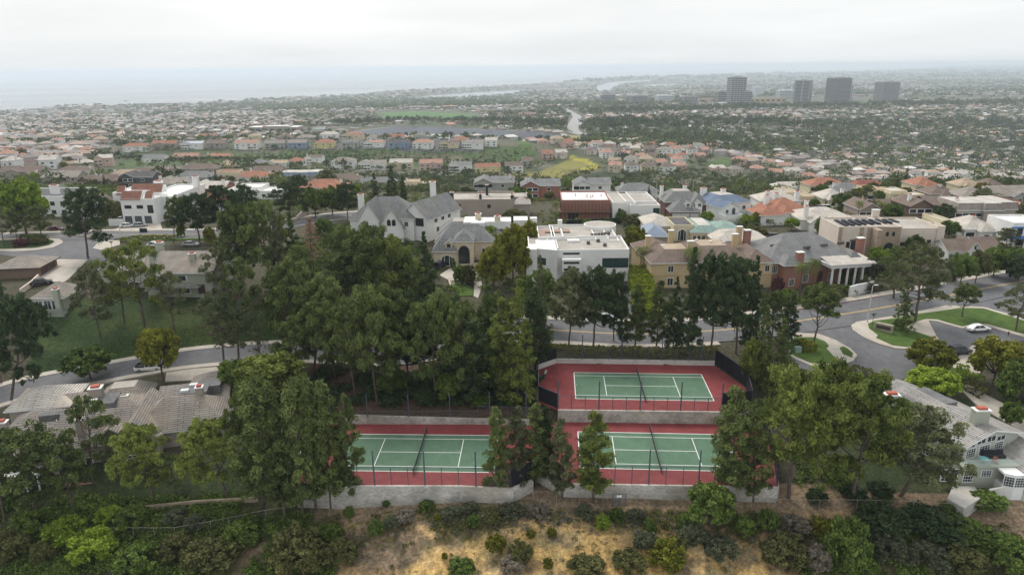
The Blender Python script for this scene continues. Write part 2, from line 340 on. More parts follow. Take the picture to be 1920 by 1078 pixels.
def link(name, data, parent=None, loc=None, rot=None, scale=None):
    o = bpy.data.objects.new(name, data); COL.objects.link(o); o.parent = parent
    if loc is not None: o.location = loc
    if rot is not None: o.rotation_euler = rot
    if scale is not None: o.scale = scale
    return o
_labels = {}
def tag(o, label=None, cat=None, group=None, kind=None):
    if label:
        o['label'] = label; _labels.setdefault(label, []).append(o.name)
    if cat: o['category'] = cat
    if group: o['group'] = group
    if kind: o['kind'] = kind
    return o
def thing(name, label, cat, loc=(0, 0, 0), rz=0, group=None, scale=None):
    o = link(name, None, None, loc, (0, 0, rz), scale); o.empty_display_size = .5; return tag(o, label, cat, group)
def copy_tree(o, parent=None):
    c_ = o.copy(); COL.objects.link(c_)
    if parent is not None: c_.parent = parent
    for ch in list(o.children): copy_tree(ch, c_)
    return c_
ORD = 'first second third fourth fifth sixth seventh eighth ninth tenth eleventh twelfth thirteenth fourteenth fifteenth sixteenth seventeenth eighteenth nineteenth twentieth twenty-first twenty-second twenty-third twenty-fourth twenty-fifth twenty-sixth twenty-seventh twenty-eighth twenty-ninth thirtieth'.split()
# ---------------- ground sheet ----------------
def pxpoly(pts, hf=None): return [tuple(p) for p in G0(*zip(*pts), hf)]
def build_ground():
    ys = list(np.arange(40, 66, 1.5))+list(np.arange(66, 92, .45))+list(np.arange(92, 150, .8))+list(np.arange(150, 262, 1.5))
    while ys[-1] < 88000: ys.append(ys[-1]*1.0135)
    ys = np.array(ys); u = np.linspace(-.93, .93, 360); Y, U = np.meshgrid(ys, u, indexing='ij'); X = U*(Y+6)
    x, y = X.ravel(), Y.ravel(); z = np.concatenate([H(x[i:i+40000], y[i:i+40000]) for i in range(0, len(x), 40000)])
    nr, nc = len(ys), 360; i = np.arange((nr-1)*(nc-1)); a = (i//(nc-1))*nc+i % (nc-1); F = np.stack([a, a+1, a+nc+1, a+nc], 1)
    # real ground colours, by what grows or lies there
    n1, n2, n3 = fbm(x, y, 9, 1, 5), fbm(x, y, 60, 3), fbm(x, y, 3, 2, 3); n4 = fbm(x, y, 300, 0)
    C = np.empty((len(x), 3)); C[:] = (.115, .105, .075)
    def put(mask, c_, w=1.0):
        m = (mask*w)[:, None]; C[:] = C*(1-m)+np.array(c_)*m
    dirt, och, scrub, green, dgreen = (.27, .195, .125), (.66, .43, .165), (.12, .125, .06), (.055, .10, .026), (.030, .050, .018)
    near = y < 330
    put(near, (.075, .07, .042))
    put((y < 91).astype(float), dirt)
    rk = np.clip((n1-.42)*6+np.clip(1-np.abs((x-5)/34), -1, .8)*2.2-.1, 0, 1)*np.clip((86-y)/3, 0, 1)
    put(rk, och); put(np.clip((fbm(x, y, 2.2, 1, 4)-.52)*7, 0, 1)*rk, (.55, .40, .20)); put(np.clip((n3-.58)*8, 0, 1)*(y < 86), (.24, .17, .10), .7)
    put(np.clip((fbm(x, y, 4, 3)-.52)*8, 0, 1)*(y < 88), scrub, .5); put(np.clip((fbm(x, y, 1.6, 0, 3)-.56)*9, 0, 1)*(y < 88), (.10, .085, .06), .6)
    put(np.clip((n3-.5)*5, 0, 1)*(y > 85.5)*(y < 90), (.33, .24, .15), .8)
    put(np.clip((-x/y-.28)*8, 0, 1)*(y < 100)*(y > 84), (.035, .055, .016), .9)
    put(np.clip((-x/y-.42)*8, 0, 1)*(y < 90), (.04, .055, .02), .85)
    put(np.clip((x/y-.45)*8, 0, 1)*(y > 89)*(y < 112), (.03, .05, .014), .9)
    put(((y > 106) & (y < 136) & (x > -40) & (x < 2)).astype(float), (.095, .055, .035), .85)
    lawn = pxpoly([(40, 745), (60, 590), (150, 560), (440, 560), (560, 600), (560, 640), (480, 645), (340, 655), (200, 668), (75, 690)])
    put(inpoly(x, y, lawn).astype(float), np.array([.032, .062, .014])); put(inpoly(x, y, lawn)*np.clip((n1-.5)*5, 0, 1), (.075, .10, .025), .7); put(inpoly(x, y, lawn)*np.clip((fbm(x, y, 2.5, 0, 4)-.5)*6, 0, 1), (.022, .04, .012), .6)
    far = np.clip((y-300)/60, 0, 1)
    put(far, (.085, .095, .055)); put(far*np.clip((n2-.48)*6, 0, 1), (.16, .14, .11), .8); put(far*np.clip((fbm(x, y, 30, 2)-.5)*6, 0, 1), (.05, .075, .03), .8)
    for pts, c_, w in (
      ([(600, 282), (1000, 276), (960, 262), (985, 285), (1010, 318), (900, 320), (600, 312), (380, 305), (250, 316), (180, 312), (260, 292), (380, 288)], green, .8), ([(690, 290), (780, 289), (860, 294), (930, 300), (900, 303), (760, 298), (700, 296)], (.17, .15, .10), .8), ([(360, 292), (430, 290), (520, 292), (480, 296), (380, 297)], (.15, .15, .07), .6),
      ([(985, 262), (1000, 280), (1006, 292), (978, 302), (950, 300), (970, 272)], (.07, .13, .03), .9),
      ([(1012, 322), (1060, 298), (1078, 294), (1100, 302), (1128, 312), (1118, 320), (1080, 330), (1040, 340), (1000, 338), (960, 334), (940, 326)], (.20, .19, .05), 1.),
      ([(1070, 293), (1100, 300), (1127, 310), (1127, 315), (1100, 306), (1070, 298)], (.42, .37, .04), .8),
      ([(1080, 318), (1104, 313), (1125, 314), (1105, 322)], (.36, .33, .04), .7),
      ([(1250, 301), (1265, 290), (1282, 296), (1284, 299)], (.07, .14, .03), .9), ([(1325, 305), (1360, 295), (1378, 303), (1360, 314), (1330, 312)], (.06, .12, .025), .9),
      ([(1135, 320), (1160, 325), (1175, 340), (1110, 345), (1080, 335)], dgreen, .9),
      ([(560, 345), (900, 335), (1200, 345), (1420, 350), (1420, 375), (560, 372)], (.06, .065, .03), .7),
      ([(1050, 254), (1100, 256), (1105, 263), (1070, 268), (1030, 266)], (.26, .23, .11), 1.),
      ([(715, 211), (790, 209), (840, 213), (895, 215), (885, 223), (830, 224), (800, 218), (720, 222)], (.07, .17, .04), 1.),
      ([(0, 250), (25, 248), (30, 255), (0, 256)], (.5, .45, .05), 1.), ([(1660, 222), (1695, 219), (1700, 225), (1665, 226)], (.10, .2, .05), 1.),
      ([(600, 262), (662, 252), (760, 240), (1040, 250), (1050, 262), (900, 285), (600, 282)], (.14, .14, .15), 1.)):
        P = pxpoly(pts, H0); m = inpoly(x, y, P).astype(float)
        put(m, c_, w); put(m*np.clip((fbm(x, y, 25, 1)-.48)*6, 0, 1), np.array(c_)*.55, .7*w); put(m*np.clip((fbm(x, y, 12, 3)-.54)*7, 0, 1), np.array(c_)*.9+np.array([.05, .03, .015]), .7*w)
    d, _ = pdist(x, y, [(p[0], p[1]) for p in COAST]); put((d < 60)*(y > 3500), (.5, .46, .38), .6)
    Cf = C[F].mean(1)
    m = mat('ground_soil', (.1, .1, .1), .95, 'attr', .3, 3.0)
    me = npmesh('ground', np.stack([x, y, z], 1), F, m); a = me.attributes.new('Col', 'FLOAT_COLOR', 'POINT')
    a.data.foreach_set('color', np.concatenate([C, np.ones((len(C), 1))], 1).astype(np.float32).ravel())
    o = link('ground', me); tag(o, kind='structure')
    # fine clods and stones on the near slope
    nt = m.node_tree; b = nt.nodes['Principled BSDF']; mulc = b.inputs['Base Color'].links[0].from_node; tcc = [q for q in nt.nodes if q.type == 'TEX_COORD'][0]
    f1 = nt.nodes.new('ShaderNodeTexNoise'); f1.inputs['Scale'].default_value = 2.4; f1.inputs['Detail'].default_value = 10; f1.inputs['Roughness'].default_value = .78; nt.links.new(tcc.outputs['Object'], f1.inputs[0])
    v1 = nt.nodes.new('ShaderNodeTexVoronoi'); v1.feature = 'DISTANCE_TO_EDGE'; v1.inputs['Scale'].default_value = .55
    w1 = nt.nodes.new('ShaderNodeVectorMath'); w1.operation = 'MULTIPLY_ADD'; w1.inputs[1].default_value = (2, 2, 2); nt.links.new(f1.outputs[1], w1.inputs[0]); nt.links.new(tcc.outputs['Object'], w1.inputs[2]); nt.links.new(w1.outputs[0], v1.inputs[0])
    c1 = nt.nodes.new('ShaderNodeMapRange'); c1.inputs[1].default_value = 0; c1.inputs[2].default_value = .07; c1.inputs[3].default_value = .68; c1.inputs[4].default_value = 1; nt.links.new(v1.outputs[0], c1.inputs[0])
    g1_ = nt.nodes.new('ShaderNodeMapRange'); g1_.inputs[1].default_value = .36; g1_.inputs[2].default_value = .64; g1_.inputs[3].default_value = .55; g1_.inputs[4].default_value = 1.45; nt.links.new(f1.outputs[0], g1_.inputs[0])
    p1 = nt.nodes.new('ShaderNodeMath'); p1.operation = 'MULTIPLY'; nt.links.new(c1.outputs[0], p1.inputs[0]); nt.links.new(g1_.outputs[0], p1.inputs[1])
    x1 = nt.nodes.new('ShaderNodeMix'); x1.data_type = 'RGBA'; x1.blend_type = 'MULTIPLY'; x1.inputs[0].default_value = 1; nt.links.new(mulc.outputs[2], x1.inputs[6]); nt.links.new(p1.outputs[0], x1.inputs[7]); nt.links.new(x1.outputs[2], b.inputs['Base Color'])
    n = nt.nodes.new('ShaderNodeTexNoise'); n.inputs['Scale'].default_value = 1.3; n.inputs['Detail'].default_value = 9; n.inputs['Roughness'].default_value = .7
    tc = [q for q in nt.nodes if q.type == 'TEX_COORD'][0]; nt.links.new(tc.outputs['Object'], n.inputs[0]); bp = nt.nodes.new('ShaderNodeBump'); bp.inputs['Strength'].default_value = .9; bp.inputs['Distance'].default_value = .5
    nt.links.new(n.outputs[0], bp.inputs['Height']); nt.links.new(bp.outputs[0], b.inputs['Normal'])
build_ground()
def flat_poly(name, pts, z, m, kind='structure', parent=None):
    b = MB(); b.face([(p[0], p[1], z) for p in pts]); o = b.obj(name, m, parent); tag(o, kind=kind); return o
# ---------------- sea and bay ----------------
def water_mat(name, col, rough, sc):
    m = bpy.data.materials.new(name); m.use_nodes = True; nt = m.node_tree; b = nt.nodes['Principled BSDF']; b.inputs['Base Color'].default_value = (*col, 1); b.inputs['Roughness'].default_value = rough; b.inputs['IOR'].default_value = 1.33
    tc = nt.nodes.new('ShaderNodeTexCoord'); mp = nt.nodes.new('ShaderNodeMapping'); mp.inputs['Scale'].default_value = (sc*.35, sc, sc); n = nt.nodes.new('ShaderNodeTexNoise'); n.inputs['Scale'].default_value = 1; n.inputs['Detail'].default_value = 6
    nt.links.new(tc.outputs['Object'], mp.inputs[0]); nt.links.new(mp.outputs[0], n.inputs[0])
    r = nt.nodes.new('ShaderNodeMapRange'); r.inputs[1].default_value = .35; r.inputs[2].default_value = .7; r.inputs[3].default_value = rough*.7; r.inputs[4].default_value = rough*1.5
    nt.links.new(n.outputs[0], r.inputs[0]); nt.links.new(r.outputs[0], b.inputs['Roughness'])
    return m
flat_poly('sea', [(-110000, 1500), (110000, 1500), (110000, 120000), (-110000, 120000)], SEA_Z, water_mat('sea_water', (.13, .135, .14), .2, .0016))
bw = water_mat('bay_water', (.12, .14, .16), .18, .01)
for q in BAY: flat_poly('bay_water', q, -153, bw)
RS = [tuple(p) for p in smooth_line([(*p, 0) for p in RIM], 5)]; _rc = np.mean(RS, 0)
b = MB(); _q = []
for k in range(len(RS)):
    p = np.array(RS[k][:2]); d = _rc[:2]-p; d /= np.linalg.norm(d); _q.append((p-d*6, p+d*3, p+d*46))
for k in range(len(RS)-1):
    (a0, a1, a2), (c0, c1, c2) = _q[k], _q[k+1]
    b.face([(*a0, -55.5), (*c0, -55.5), (*c1, -54.8), (*a1, -54.8)], 1); b.face([(*a1, -54.8), (*c1, -54.8), (*c2, -66), (*a2, -66)], 0)
tag(b.obj('reservoir_bank', [mat('bank_asphalt', (.10, .108, .125), .9, 'plain', .25, .03), mat('bank_track', (.33, .31, .28), .9)]), kind='structure')
flat_poly('reservoir_water', [tuple(q[2]) for q in _q], -65.6, mat('reservoir_floor', (.40, .41, .415), .5, 'plain', .12, .02))
# ---------------- roads, pavements, lawns ----------------
ASPH = mat('asphalt', (.125, .125, .132), .9, 'asphalt'); CONC = mat('concrete', (.46, .42, .36), .9, 'paver', .12, c2=(.42, .38, .33)); KERB = mat('kerb_concrete', (.50, .47, .42), .9)
LAWN = mat('lawn_grass', (.075, .125, .022), .95, 'mottle', .3, 1.2, c2=(.045, .085, .015)); DLAWN = mat('dark_lawn_grass', (.045, .075, .016), .95, 'mottle', .3, 1.2)  # second grass is a deeper green, for the planted island
YEL = mat('yellow_paint', (.62, .44, .16), .7); WHT = mat('white_paint', (.78, .78, .75), .7, 'plain', .06); REDP = mat('red_kerb_paint', (.32, .05, .045), .8)
def strip(name, pts, o0, o1, dz, m, skirt=0.0, s0=0, s1=None, dash=None, kind='structure'):
    """ribbon along a road centre line, between lateral offsets o0 and o1 (left is negative)"""
    P = pts[s0:s1]; b = MB(); L_, R_ = [], []; acc = 0
    for i, p in enumerate(P):
        a, c_ = P[max(i-1, 0)], P[min(i+1, len(P)-1)]; t = np.array([c_[0]-a[0], c_[1]-a[1]]); t /= np.linalg.norm(t)+1e-9; n = np.array([t[1], -t[0]])
        L_.append((p[0]+n[0]*o0, p[1]+n[1]*o0, p[2]+dz)); R_.append((p[0]+n[0]*o1, p[1]+n[1]*o1, p[2]+dz))
    for i in range(len(P)-1):
        if dash and i % 2: continue
        b.face([L_[i], R_[i], R_[i+1], L_[i+1]])
        if skirt:
            for q in (L_, R_):
                b.face([q[i], q[i+1], (q[i+1][0], q[i+1][1], q[i+1][2]-skirt), (q[i][0], q[i][1], q[i][2]-skirt)])
    o = b.obj(name, m); tag(o, kind=kind); return o
def drape(name, pts_px, m, off=.16, skirt=.0, step=2.0, kind='structure', xy=None, parent=None):
    """a sheet cut to an outline and laid over the ground"""
    import bmesh
    P = xy or [tuple(p) for p in G(*zip(*pts_px))]; bm = bmesh.new(); vs = [bm.verts.new((p[0], p[1], 0)) for p in P]; bm.faces.new(vs); bmesh.ops.triangulate(bm, faces=bm.faces[:])
    xs = [p[0] for p in P]; yy = [p[1] for p in P]
    for ax, lo, hi in ((0, min(xs), max(xs)), (1, min(yy), max(yy))):
        t = lo+step
        while t < hi:
            co = Vector((t, 0, 0)) if ax == 0 else Vector((0, t, 0)); no = Vector((1, 0, 0)) if ax == 0 else Vector((0, 1, 0))
            bmesh.ops.bisect_plane(bm, geom=bm.verts[:]+bm.edges[:]+bm.faces[:], plane_co=co, plane_no=no, dist=1e-4); t += step
    z = H(np.array([v.co.x for v in bm.verts]), np.array([v.co.y for v in bm.verts]))
    for v, q in zip(bm.verts, z): v.co.z = q+off
    if skirt:
        e = [e for e in bm.edges if e.is_boundary]; r = bmesh.ops.extrude_edge_only(bm, edges=e)
        for v in r['geom']:
            if isinstance(v, bmesh.types.BMVert): v.co.z -= skirt
    bmesh.ops.recalc_face_normals(bm, faces=bm.faces[:])
    me = bpy.data.meshes.new(name); bm.to_mesh(me); bm.free(); me.materials.append(m); uv = me.uv_layers.new(name='UV')
    for l in me.loops: uv.data[l.index].uv = me.vertices[l.vertex_index].co[:2]
    o = link(name, me, parent); tag(o, kind=kind) if kind else None; return o
mr, sr_, ur = ROADS['main_road'][0], ROADS['side_road'][0], ROADS['upper_road'][0]
strip('main_road', mr, -6.2, 6.2, .03, ASPH); strip('side_road', sr_, -4.3, 4.3, .02, ASPH); strip('upper_road', ur, -5.2, 5.2, .03, ASPH)
strip('yellow_line', mr, -.28, -.12, .036, YEL, s0=12); strip('yellow_line', mr, .12, .28, .036, YEL, s0=12); strip('yellow_line', ur, -.1, .1, .036, YEL)
# pavements beyond the far kerb (left offset) and the near kerb
strip('pavement', mr, -8.4, -6.35, .17, CONC, .5, 20); strip('kerb', mr, -6.35, -6.19, .19, KERB, .3, 20); strip('red_kerb', mr, -6.188, -6.10, .12, REDP, .2, 46, 57)
strip('pavement', mr, 6.35, 7.9, .17, CONC, .5, 16, 39); strip('kerb', mr, 6.19, 6.35, .19, KERB, .3, 16, 39)
strip('pavement', sr_, -6.3, -4.45, .17, CONC, .5, 0, 40); strip('kerb', sr_, -4.45, -4.28, .19, KERB, .3, 0, 46)
strip('pavement', sr_, 4.45, 5.9, .17, CONC, .5, 0, 38); strip('kerb', sr_, 4.28, 4.45, .19, KERB, .3, 0, 44)
strip('pavement', ur, -7.3, -5.35, .17, CONC, .5); strip('kerb', ur, -5.35, -5.19, .19, KERB, .3)
strip('kerb', ur, 5.19, 5.35, .19, KERB, .3, 18); strip('grass_verge', ur, 5.35, 7.6, .15, LAWN, .4, 18, 32)
# junction and parking court on the right
drape('junction', [(1470, 612), (1560, 596), (1690, 575), (1780, 562), (1850, 552), (1990, 540), (1990, 620), (1920, 640), (1850, 640), (1820, 655), (1720, 700), (1690, 712), (1640, 716), (1560, 700), (1490, 690), (1470, 660)], ASPH, .06)
isl = lambda n, p, m, o=.2, k=.3: drape(n, p, m, o, k, 1.5)
isl('pavement', [(1480, 628), (1493.8, 625.4), (1534, 627), (1567, 639), (1594, 654), (1607, 667), (1600.6, 677), (1580.6, 684), (1547, 687), (1520.5, 687), (1494, 675.5), (1480, 668)], CONC)
isl('lawn', [(1482, 636), (1494, 634), (1527, 634), (1547, 642), (1554, 650), (1549, 655), (1562, 669), (1570.6, 680.5), (1540, 684), (1520, 682), (1494, 671), (1482, 664)], LAWN, .26)
isl('lawn', [(1574, 654), (1580.6, 651), (1590, 656), (1599, 664), (1597, 672), (1580.6, 665.5)], LAWN, .26)
isl('pavement', [(1674, 593.7), (1634, 600), (1605.6, 605), (1595.6, 611), (1599, 620), (1617, 632), (1647, 645.5), (1677.5, 654), (1699, 655.5), (1745, 652), (1760, 645), (1761, 637), (1756, 632), (1711, 617), (1714, 612), (1741, 602), (1757.6, 603.7), (1804, 617), (1821, 612), (1854.5, 613.7), (1904.6, 628.8), (1940, 640), (1940, 603), (1844.5, 577), (1781, 577), (1774, 573.6), (1711, 587)], CONC)
isl('lawn', [(1674, 599), (1640, 603), (1627, 609), (1629, 617), (1646, 630), (1642, 635), (1674, 649), (1699, 652), (1742, 648.5), (1752, 640), (1745, 633), (1706, 620), (1700, 614), (1708, 607), (1736, 599), (1757, 600), (1804, 613.5), (1824, 608), (1852, 609), (1904, 624), (1930, 630), (1930, 606), (1844, 580), (1800, 579), (1768, 584), (1722, 590)], LAWN, .26)
isl('driveway', [(1838, 638), (1860, 631), (1880, 640), (1850, 668), (1838, 700), (1800, 716), (1770, 712), (1776, 690), (1800, 665)], CONC, .18)
isl('path', [(1790, 722), (1806, 714), (1850, 742), (1885, 760), (1925, 790), (1925, 815), (1880, 790), (1830, 760)], CONC, .2)
isl('lawn', [(1775, 690), (1815, 695), (1815, 722), (1790, 722)], LAWN, .26)
# upper left: cul-de-sac, planted island, driveways
drape('cul_de_sac', [(20, 444), (130, 436), (215, 447), (205, 470), (196, 492), (160, 494), (120, 490), (80, 486), (30, 482), (0, 478), (-60, 480), (-60, 462), (10, 470)], ASPH, .07)
isl('pavement', [(-60, 470), (-10, 472), (30, 472), (70, 470), (100, 465), (117, 457), (118, 453), (112, 449.5), (98, 448), (60, 447), (0, 449), (-60, 452)], CONC)
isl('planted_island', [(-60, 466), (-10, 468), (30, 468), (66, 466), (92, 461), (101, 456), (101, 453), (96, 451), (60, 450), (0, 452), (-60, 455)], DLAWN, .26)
isl('pavement', [(174, 467), (182, 458), (200, 453), (225, 452), (225, 460), (190, 470)], CONC)
isl('driveway', [(88, 487), (165, 488), (128, 525), (120, 530), (66, 530), (72, 515), (84, 505)], CONC, .2)
isl('driveway', [(204, 434.5), (236, 424), (300, 416), (305, 433), (250, 435)], CONC, .2)
isl('driveway', [(312, 700), (330, 690), (402, 683), (410, 695), (400, 712), (310, 716)], CONC, .2)
# terrace and steps of the stone house
isl('forecourt', [(824, 517), (862, 493), (896, 494), (902, 516), (904, 540), (896, 560), (888, 556), (890, 520), (874, 518), (868, 524), (845, 528)], CONC, .16)
isl('lawn', [(846, 536), (868, 532), (888, 545), (886, 556), (860, 556)], LAWN, .2)
isl('driveway', [(1228, 560), (1240, 560), (1262, 612), (1244, 612)], CONC, .2)
isl('driveway', [(1178, 520), (1200, 540), (1212, 612), (1180, 612), (1168, 560)], ASPH, .2)
isl('driveway', [(1400, 452), (1440, 442), (1500, 462), (1530, 470), (1480, 478), (1440, 470)], ASPH, .16)
isl('brick_driveway', [(1800, 524), (1840, 513), (1850, 516), (1822, 527)], mat('brick_paving', (.30, .13, .10), .9, 'brick'), .2)
# ---------------- tennis courts ----------------
RED = mat('red_court_paint', (.215, .044, .045), .85, 'court', .18, 1.0, c2=(.30, .12, .115)); GRN = mat('green_court_paint', (.092, .168, .108), .85, 'court', .14, 1.0, c2=(.17, .235, .185)); LINE = mat('court_line_paint', (.80, .81, .78), .75, 'plain', .05)
CW = mat('cast_concrete', (.55, .525, .475), .92, 'block', .34, .9, c2=(.37, .345, .31)); CWW = mat('pale_wall_concrete', (.58, .56, .52), .9, 'plain', .14)
STEEL = mat('galvanised_steel', (.085, .10, .13), .6, 'plain', .1); DKM = mat('dark_metal', (.03, .035, .04), .6); BLK = mat('windscreen_fabric', (.010, .012, .017), .85, 'plain', .25); LINK = screenmat('chain_link', (.10, .11, .12), .16)
NETM = screenmat('net_mesh', (.012, .012, .014), .82); RUST = mat('rusty_pale_steel', (.34, .29, .24), .7)
HWC, HS_, HL_, HD_ = 5.485, 4.115, 6.40, 11.885
def court(label, slab, z, cx, cy, th):
    t = thing('tennis_court', label, 'tennis court', (cx, cy, z), th, 'hard tennis courts')
    Mi = Matrix.Translation((cx, cy, z)) @ Matrix.Rotation(th, 4, 'Z'); Mi = Mi.inverted(); b = MB()
    P = [Mi @ Vector((p[0], p[1], z)) for p in slab]; b.prism([(p.x, p.y) for p in P], -.4, 0); b.obj('slab', RED, t)
    b = MB(); b.box(-HD_, -HWC, -.1, HD_, HWC, .004); b.obj('playing_surface', GRN, t)
    b = MB(); w = .035; e = .0085
    def ln(x0, y0, x1, y1): b.face([(x0, y0, e), (x1, y0, e), (x1, y1, e), (x0, y1, e)])
    W_ = .07
    for s in (-1, 1):
        ln(-HD_-.02, s*HWC-W_, HD_+.02, s*HWC+W_); ln(-HD_+.055, s*HS_-.05, HD_-.055, s*HS_+.05)
        ln(s*HD_-W_ if s > 0 else -HD_-W_, -HWC+W_, s*HD_+W_, HWC-W_); ln(s*HL_-.05, -HS_+.05, s*HL_+.05, HS_-.05); ln(s*HD_-.3*s-.1, -.04, s*HD_-.3*s+.1, .04)
    ln(-HL_+.05, -.05, HL_-.05, .05); b.obj('court_line', LINE, t)
    n = link('net', None, t)
    b = MB(); N = 12
    for i in range(N):
        a, c_ = -6.4+12.8*i/N, -6.4+12.8*(i+1)/N; f = lambda q: 1.07-.156*(1-abs(q)/6.4)
        b.face([(0, a, .04), (0, c_, .04), (0, c_, f(c_)), (0, a, f(a))])
    b.obj('net_mesh', NETM, n); b = MB(); b.tube([(0, -6.4+12.8*i/N, f(-6.4+12.8*i/N)) for i in range(N+1)], .035, 5); b.obj('net_band', mat('net_tape', (.16, .16, .17), .7), n)
    for s in (-1, 1): b = MB(); b.tube([(0, s*6.45, 0), (0, s*6.45, 1.12)], .06, 8); b.obj('net_post', DKM, n)
    return t
court('red and green tennis court on the raised upper terrace', UCP, -.44, 23.1, 115.85, -.0585)
court('red and green tennis court directly below the upper terrace wall', LRP, -2.65, 22.15, 97.25, -.0615)
court('lower tennis court on the left beside the dense pines', LLP, -2.65, -14.63, 97.45, -.0405)
def wall(name, label, pts, z0, z1, t, m, cat='retaining wall', cap=None, group=None):
    """solid wall along a line; z0/z1 numbers or per-point lists; thickness t to the right of the line"""
    n = len(pts); z0 = z0 if hasattr(z0, '__len__') else [z0]*n; z1 = z1 if hasattr(z1, '__len__') else [z1]*n
    o = np.array(pts[0][:2]); q = []
    for i, p in enumerate(pts):
        a, c_ = np.array(pts[max(i-1, 0)][:2]), np.array(pts[min(i+1, n-1)][:2]); d = (c_-a)/np.linalg.norm(c_-a); nr = np.array([d[1], -d[0]]); q.append((np.array(p[:2])-o, np.array(p[:2])-o+nr*t))
    b = MB()
    for i in range(n-1):
        (a, a2), (c_, c2_) = q[i], q[i+1]
        b.face([(*a2, z0[i]), (*c2_, z0[i+1]), (*c2_, z1[i+1]), (*a2, z1[i])]); b.face([(*c_, z0[i+1]), (*a, z0[i]), (*a, z1[i]), (*c_, z1[i+1])]); b.face([(*a, z1[i]), (*a2, z1[i]), (*c2_, z1[i+1]), (*c_, z1[i+1])])
    for i, s in ((0, 1), (n-1, -1)):
        a, a2 = q[i]; f = [(*a, z0[i]), (*a2, z0[i]), (*a2, z1[i]), (*a, z1[i])]; b.face(f[::s])
    ob = b.obj(name, m, loc=(o[0], o[1], 0)); tag(ob, label, cat, group); return ob
wall('retaining_wall', 'long stained concrete wall holding up the left lower court above the path', LLP[:5], [-8.6, -8.2, -7.2, -6.8, -6.6], -2.6, .3, CW)
wall('retaining_wall', 'long concrete wall holding up the right lower court above the path', [LRP[0]]+LRP[1:4], -7, -2.6, .3, CW)
wall('retaining_wall', 'short concrete wall at the right end of the lower courts', [LRP[3], LRP[4], LRP[5]], -7, -2.6, .3, CW)
wall('retaining_wall', 'slanting concrete end wall at the far left of the lower court', [LLP[9], (-33.5, 98, -2.65), LLP[0]], -8.5, -2.6, .3, CW)
wall('retaining_wall', 'grey block wall between the upper court and the court below it', [(UCP[0][0], UCP[0][1]-.02), (UCP[1][0], UCP[1][1]-.02), (UCP[2][0], UCP[2][1]-.02), (UCP[3][0], UCP[3][1]-.02)], -3.0, -.42, .3, CW)
wall('retaining_wall', 'concrete wall along the back of the left lower court under the pines', [LLP[9], LLP[8], (-6, LLP[7][1]+.1), (4.4, LLP[7][1]-.6)][::-1], -3.0, [-1.55, -1.55, -.95, -.95], .25, CW)
wall('parapet_wall', 'low white wall along the back of the upper court', [UCP[8], UCP[7], UCP[6], UCP[5]][::-1], -.74, .5, .25, CWW, 'wall')
def fence(label, pts, h, gap, tall=None, tall_h=5.4, cover=None, base=0.0, group=None, pr=.05, pm=STEEL, rails=(1,), tall_off=0, link_m=LINK, kind_name='chain_link_fence', zs=None):
    """posts with rails and mesh; pts (x,y,z). tall: every n-th post a tall one; cover: windscreen cloth over these spans"""
    o = np.array(pts[0], float); t = thing(kind_name, label, 'fence', tuple(o), 0, group)
    q = [np.array(p, float)-o for p in pts]; P = [q[0]]; seg = [0]
    for i in range(len(q)-1):
        l = np.linalg.norm((q[i+1]-q[i])[:2]); n = max(1, round(l/gap))
        for k in range(1, n+1): P.append(q[i]+(q[i+1]-q[i])*k/n); seg.append(i)
    if zs: P = [np.array([p[0], p[1], float(H(p[0]+o[0], p[1]+o[1]))-o[2]]) for p in P]
    pm_, tm_ = None, None
    for i, p in enumerate(P):
        big = tall and (i+tall_off) % tall == 0
        if big:
            if tm_ is None: b = MB(); b.tube([(0, 0, 0), (0, 0, tall_h)], pr*1.9, 8); tm_ = b.mesh('tall_post', [pm])
            link('tall_post', tm_, t, tuple(p))
        elif len(P) <= 95 or i % 2 == 0:
            if pm_ is None: b = MB(); b.tube([(0, 0, -.3), (0, 0, h)], pr, 6); pm_ = b.mesh('post', [pm])
            link('post', pm_, t, tuple(p))
    b = MB()
    for r_ in rails: b.tube([p+np.array([0, 0, h*r_]) for p in P], pr*.75, 5)
    b.obj('rail', pm, t)
    if link_m: b = MB(); [b.face([tuple(P[i]), tuple(P[i+1]), tuple(P[i+1]+np.array([0, 0, h])), tuple(P[i]+np.array([0, 0, h]))]) for i in range(len(P)-1) if not (cover and seg[i+1] in cover)]; (b.f and b.obj('wire_mesh', link_m, t))
    if cover:
        b = MB()
        for i in range(len(P)-1):
            if seg[i+1] in cover:
                d = (P[i+1]-P[i]); d /= np.linalg.norm(d); nn = np.array([d[1], -d[0], 0])*.05
                for s in (1, -1): b.face([tuple(P[i]+nn*s+np.array([0, 0, .12])), tuple(P[i+1]+nn*s+np.array([0, 0, .12])), tuple(P[i+1]+nn*s+np.array([0, 0, h-.08])), tuple(P[i]+nn*s+np.array([0, 0, h-.08]))][::s])
        b.obj('windscreen', BLK, t)
    return t
q3 = lambda P, z: [(p[0], p[1], z) for p in P]
fence('tall mesh fence along the front of the left lower court', q3(LLP[:4], -2.6), 2.9, 2.3, 3, 5.6, tall_off=1, pr=.058)
fence('tall mesh fence along the front of the right lower court', q3(LRP[1:4], -2.6), 2.9, 2.3, 3, 5.6, tall_off=1, pr=.058)
fence('black screened fence meeting in a point between the two lower courts', q3([LLP[3], LLP[4], LRP[0], LRP[1]], -2.6), 2.9, 3, cover=(0, 1, 2), pr=.058)
fence('low fence with tall poles on the wall above the left lower court', q3([LLP[9], LLP[8], (-6, LLP[7][1]+.3)], -1.5), 1.3, 2.2, 3, 4.4, tall_off=2)
fence('short lower fence above the right end of the left court wall', q3([(-6, LLP[7][1]+.4), (4.2, LLP[7][1]-.2)], -.9), 1.5, 2.2, 3, 4.2, tall_off=2)
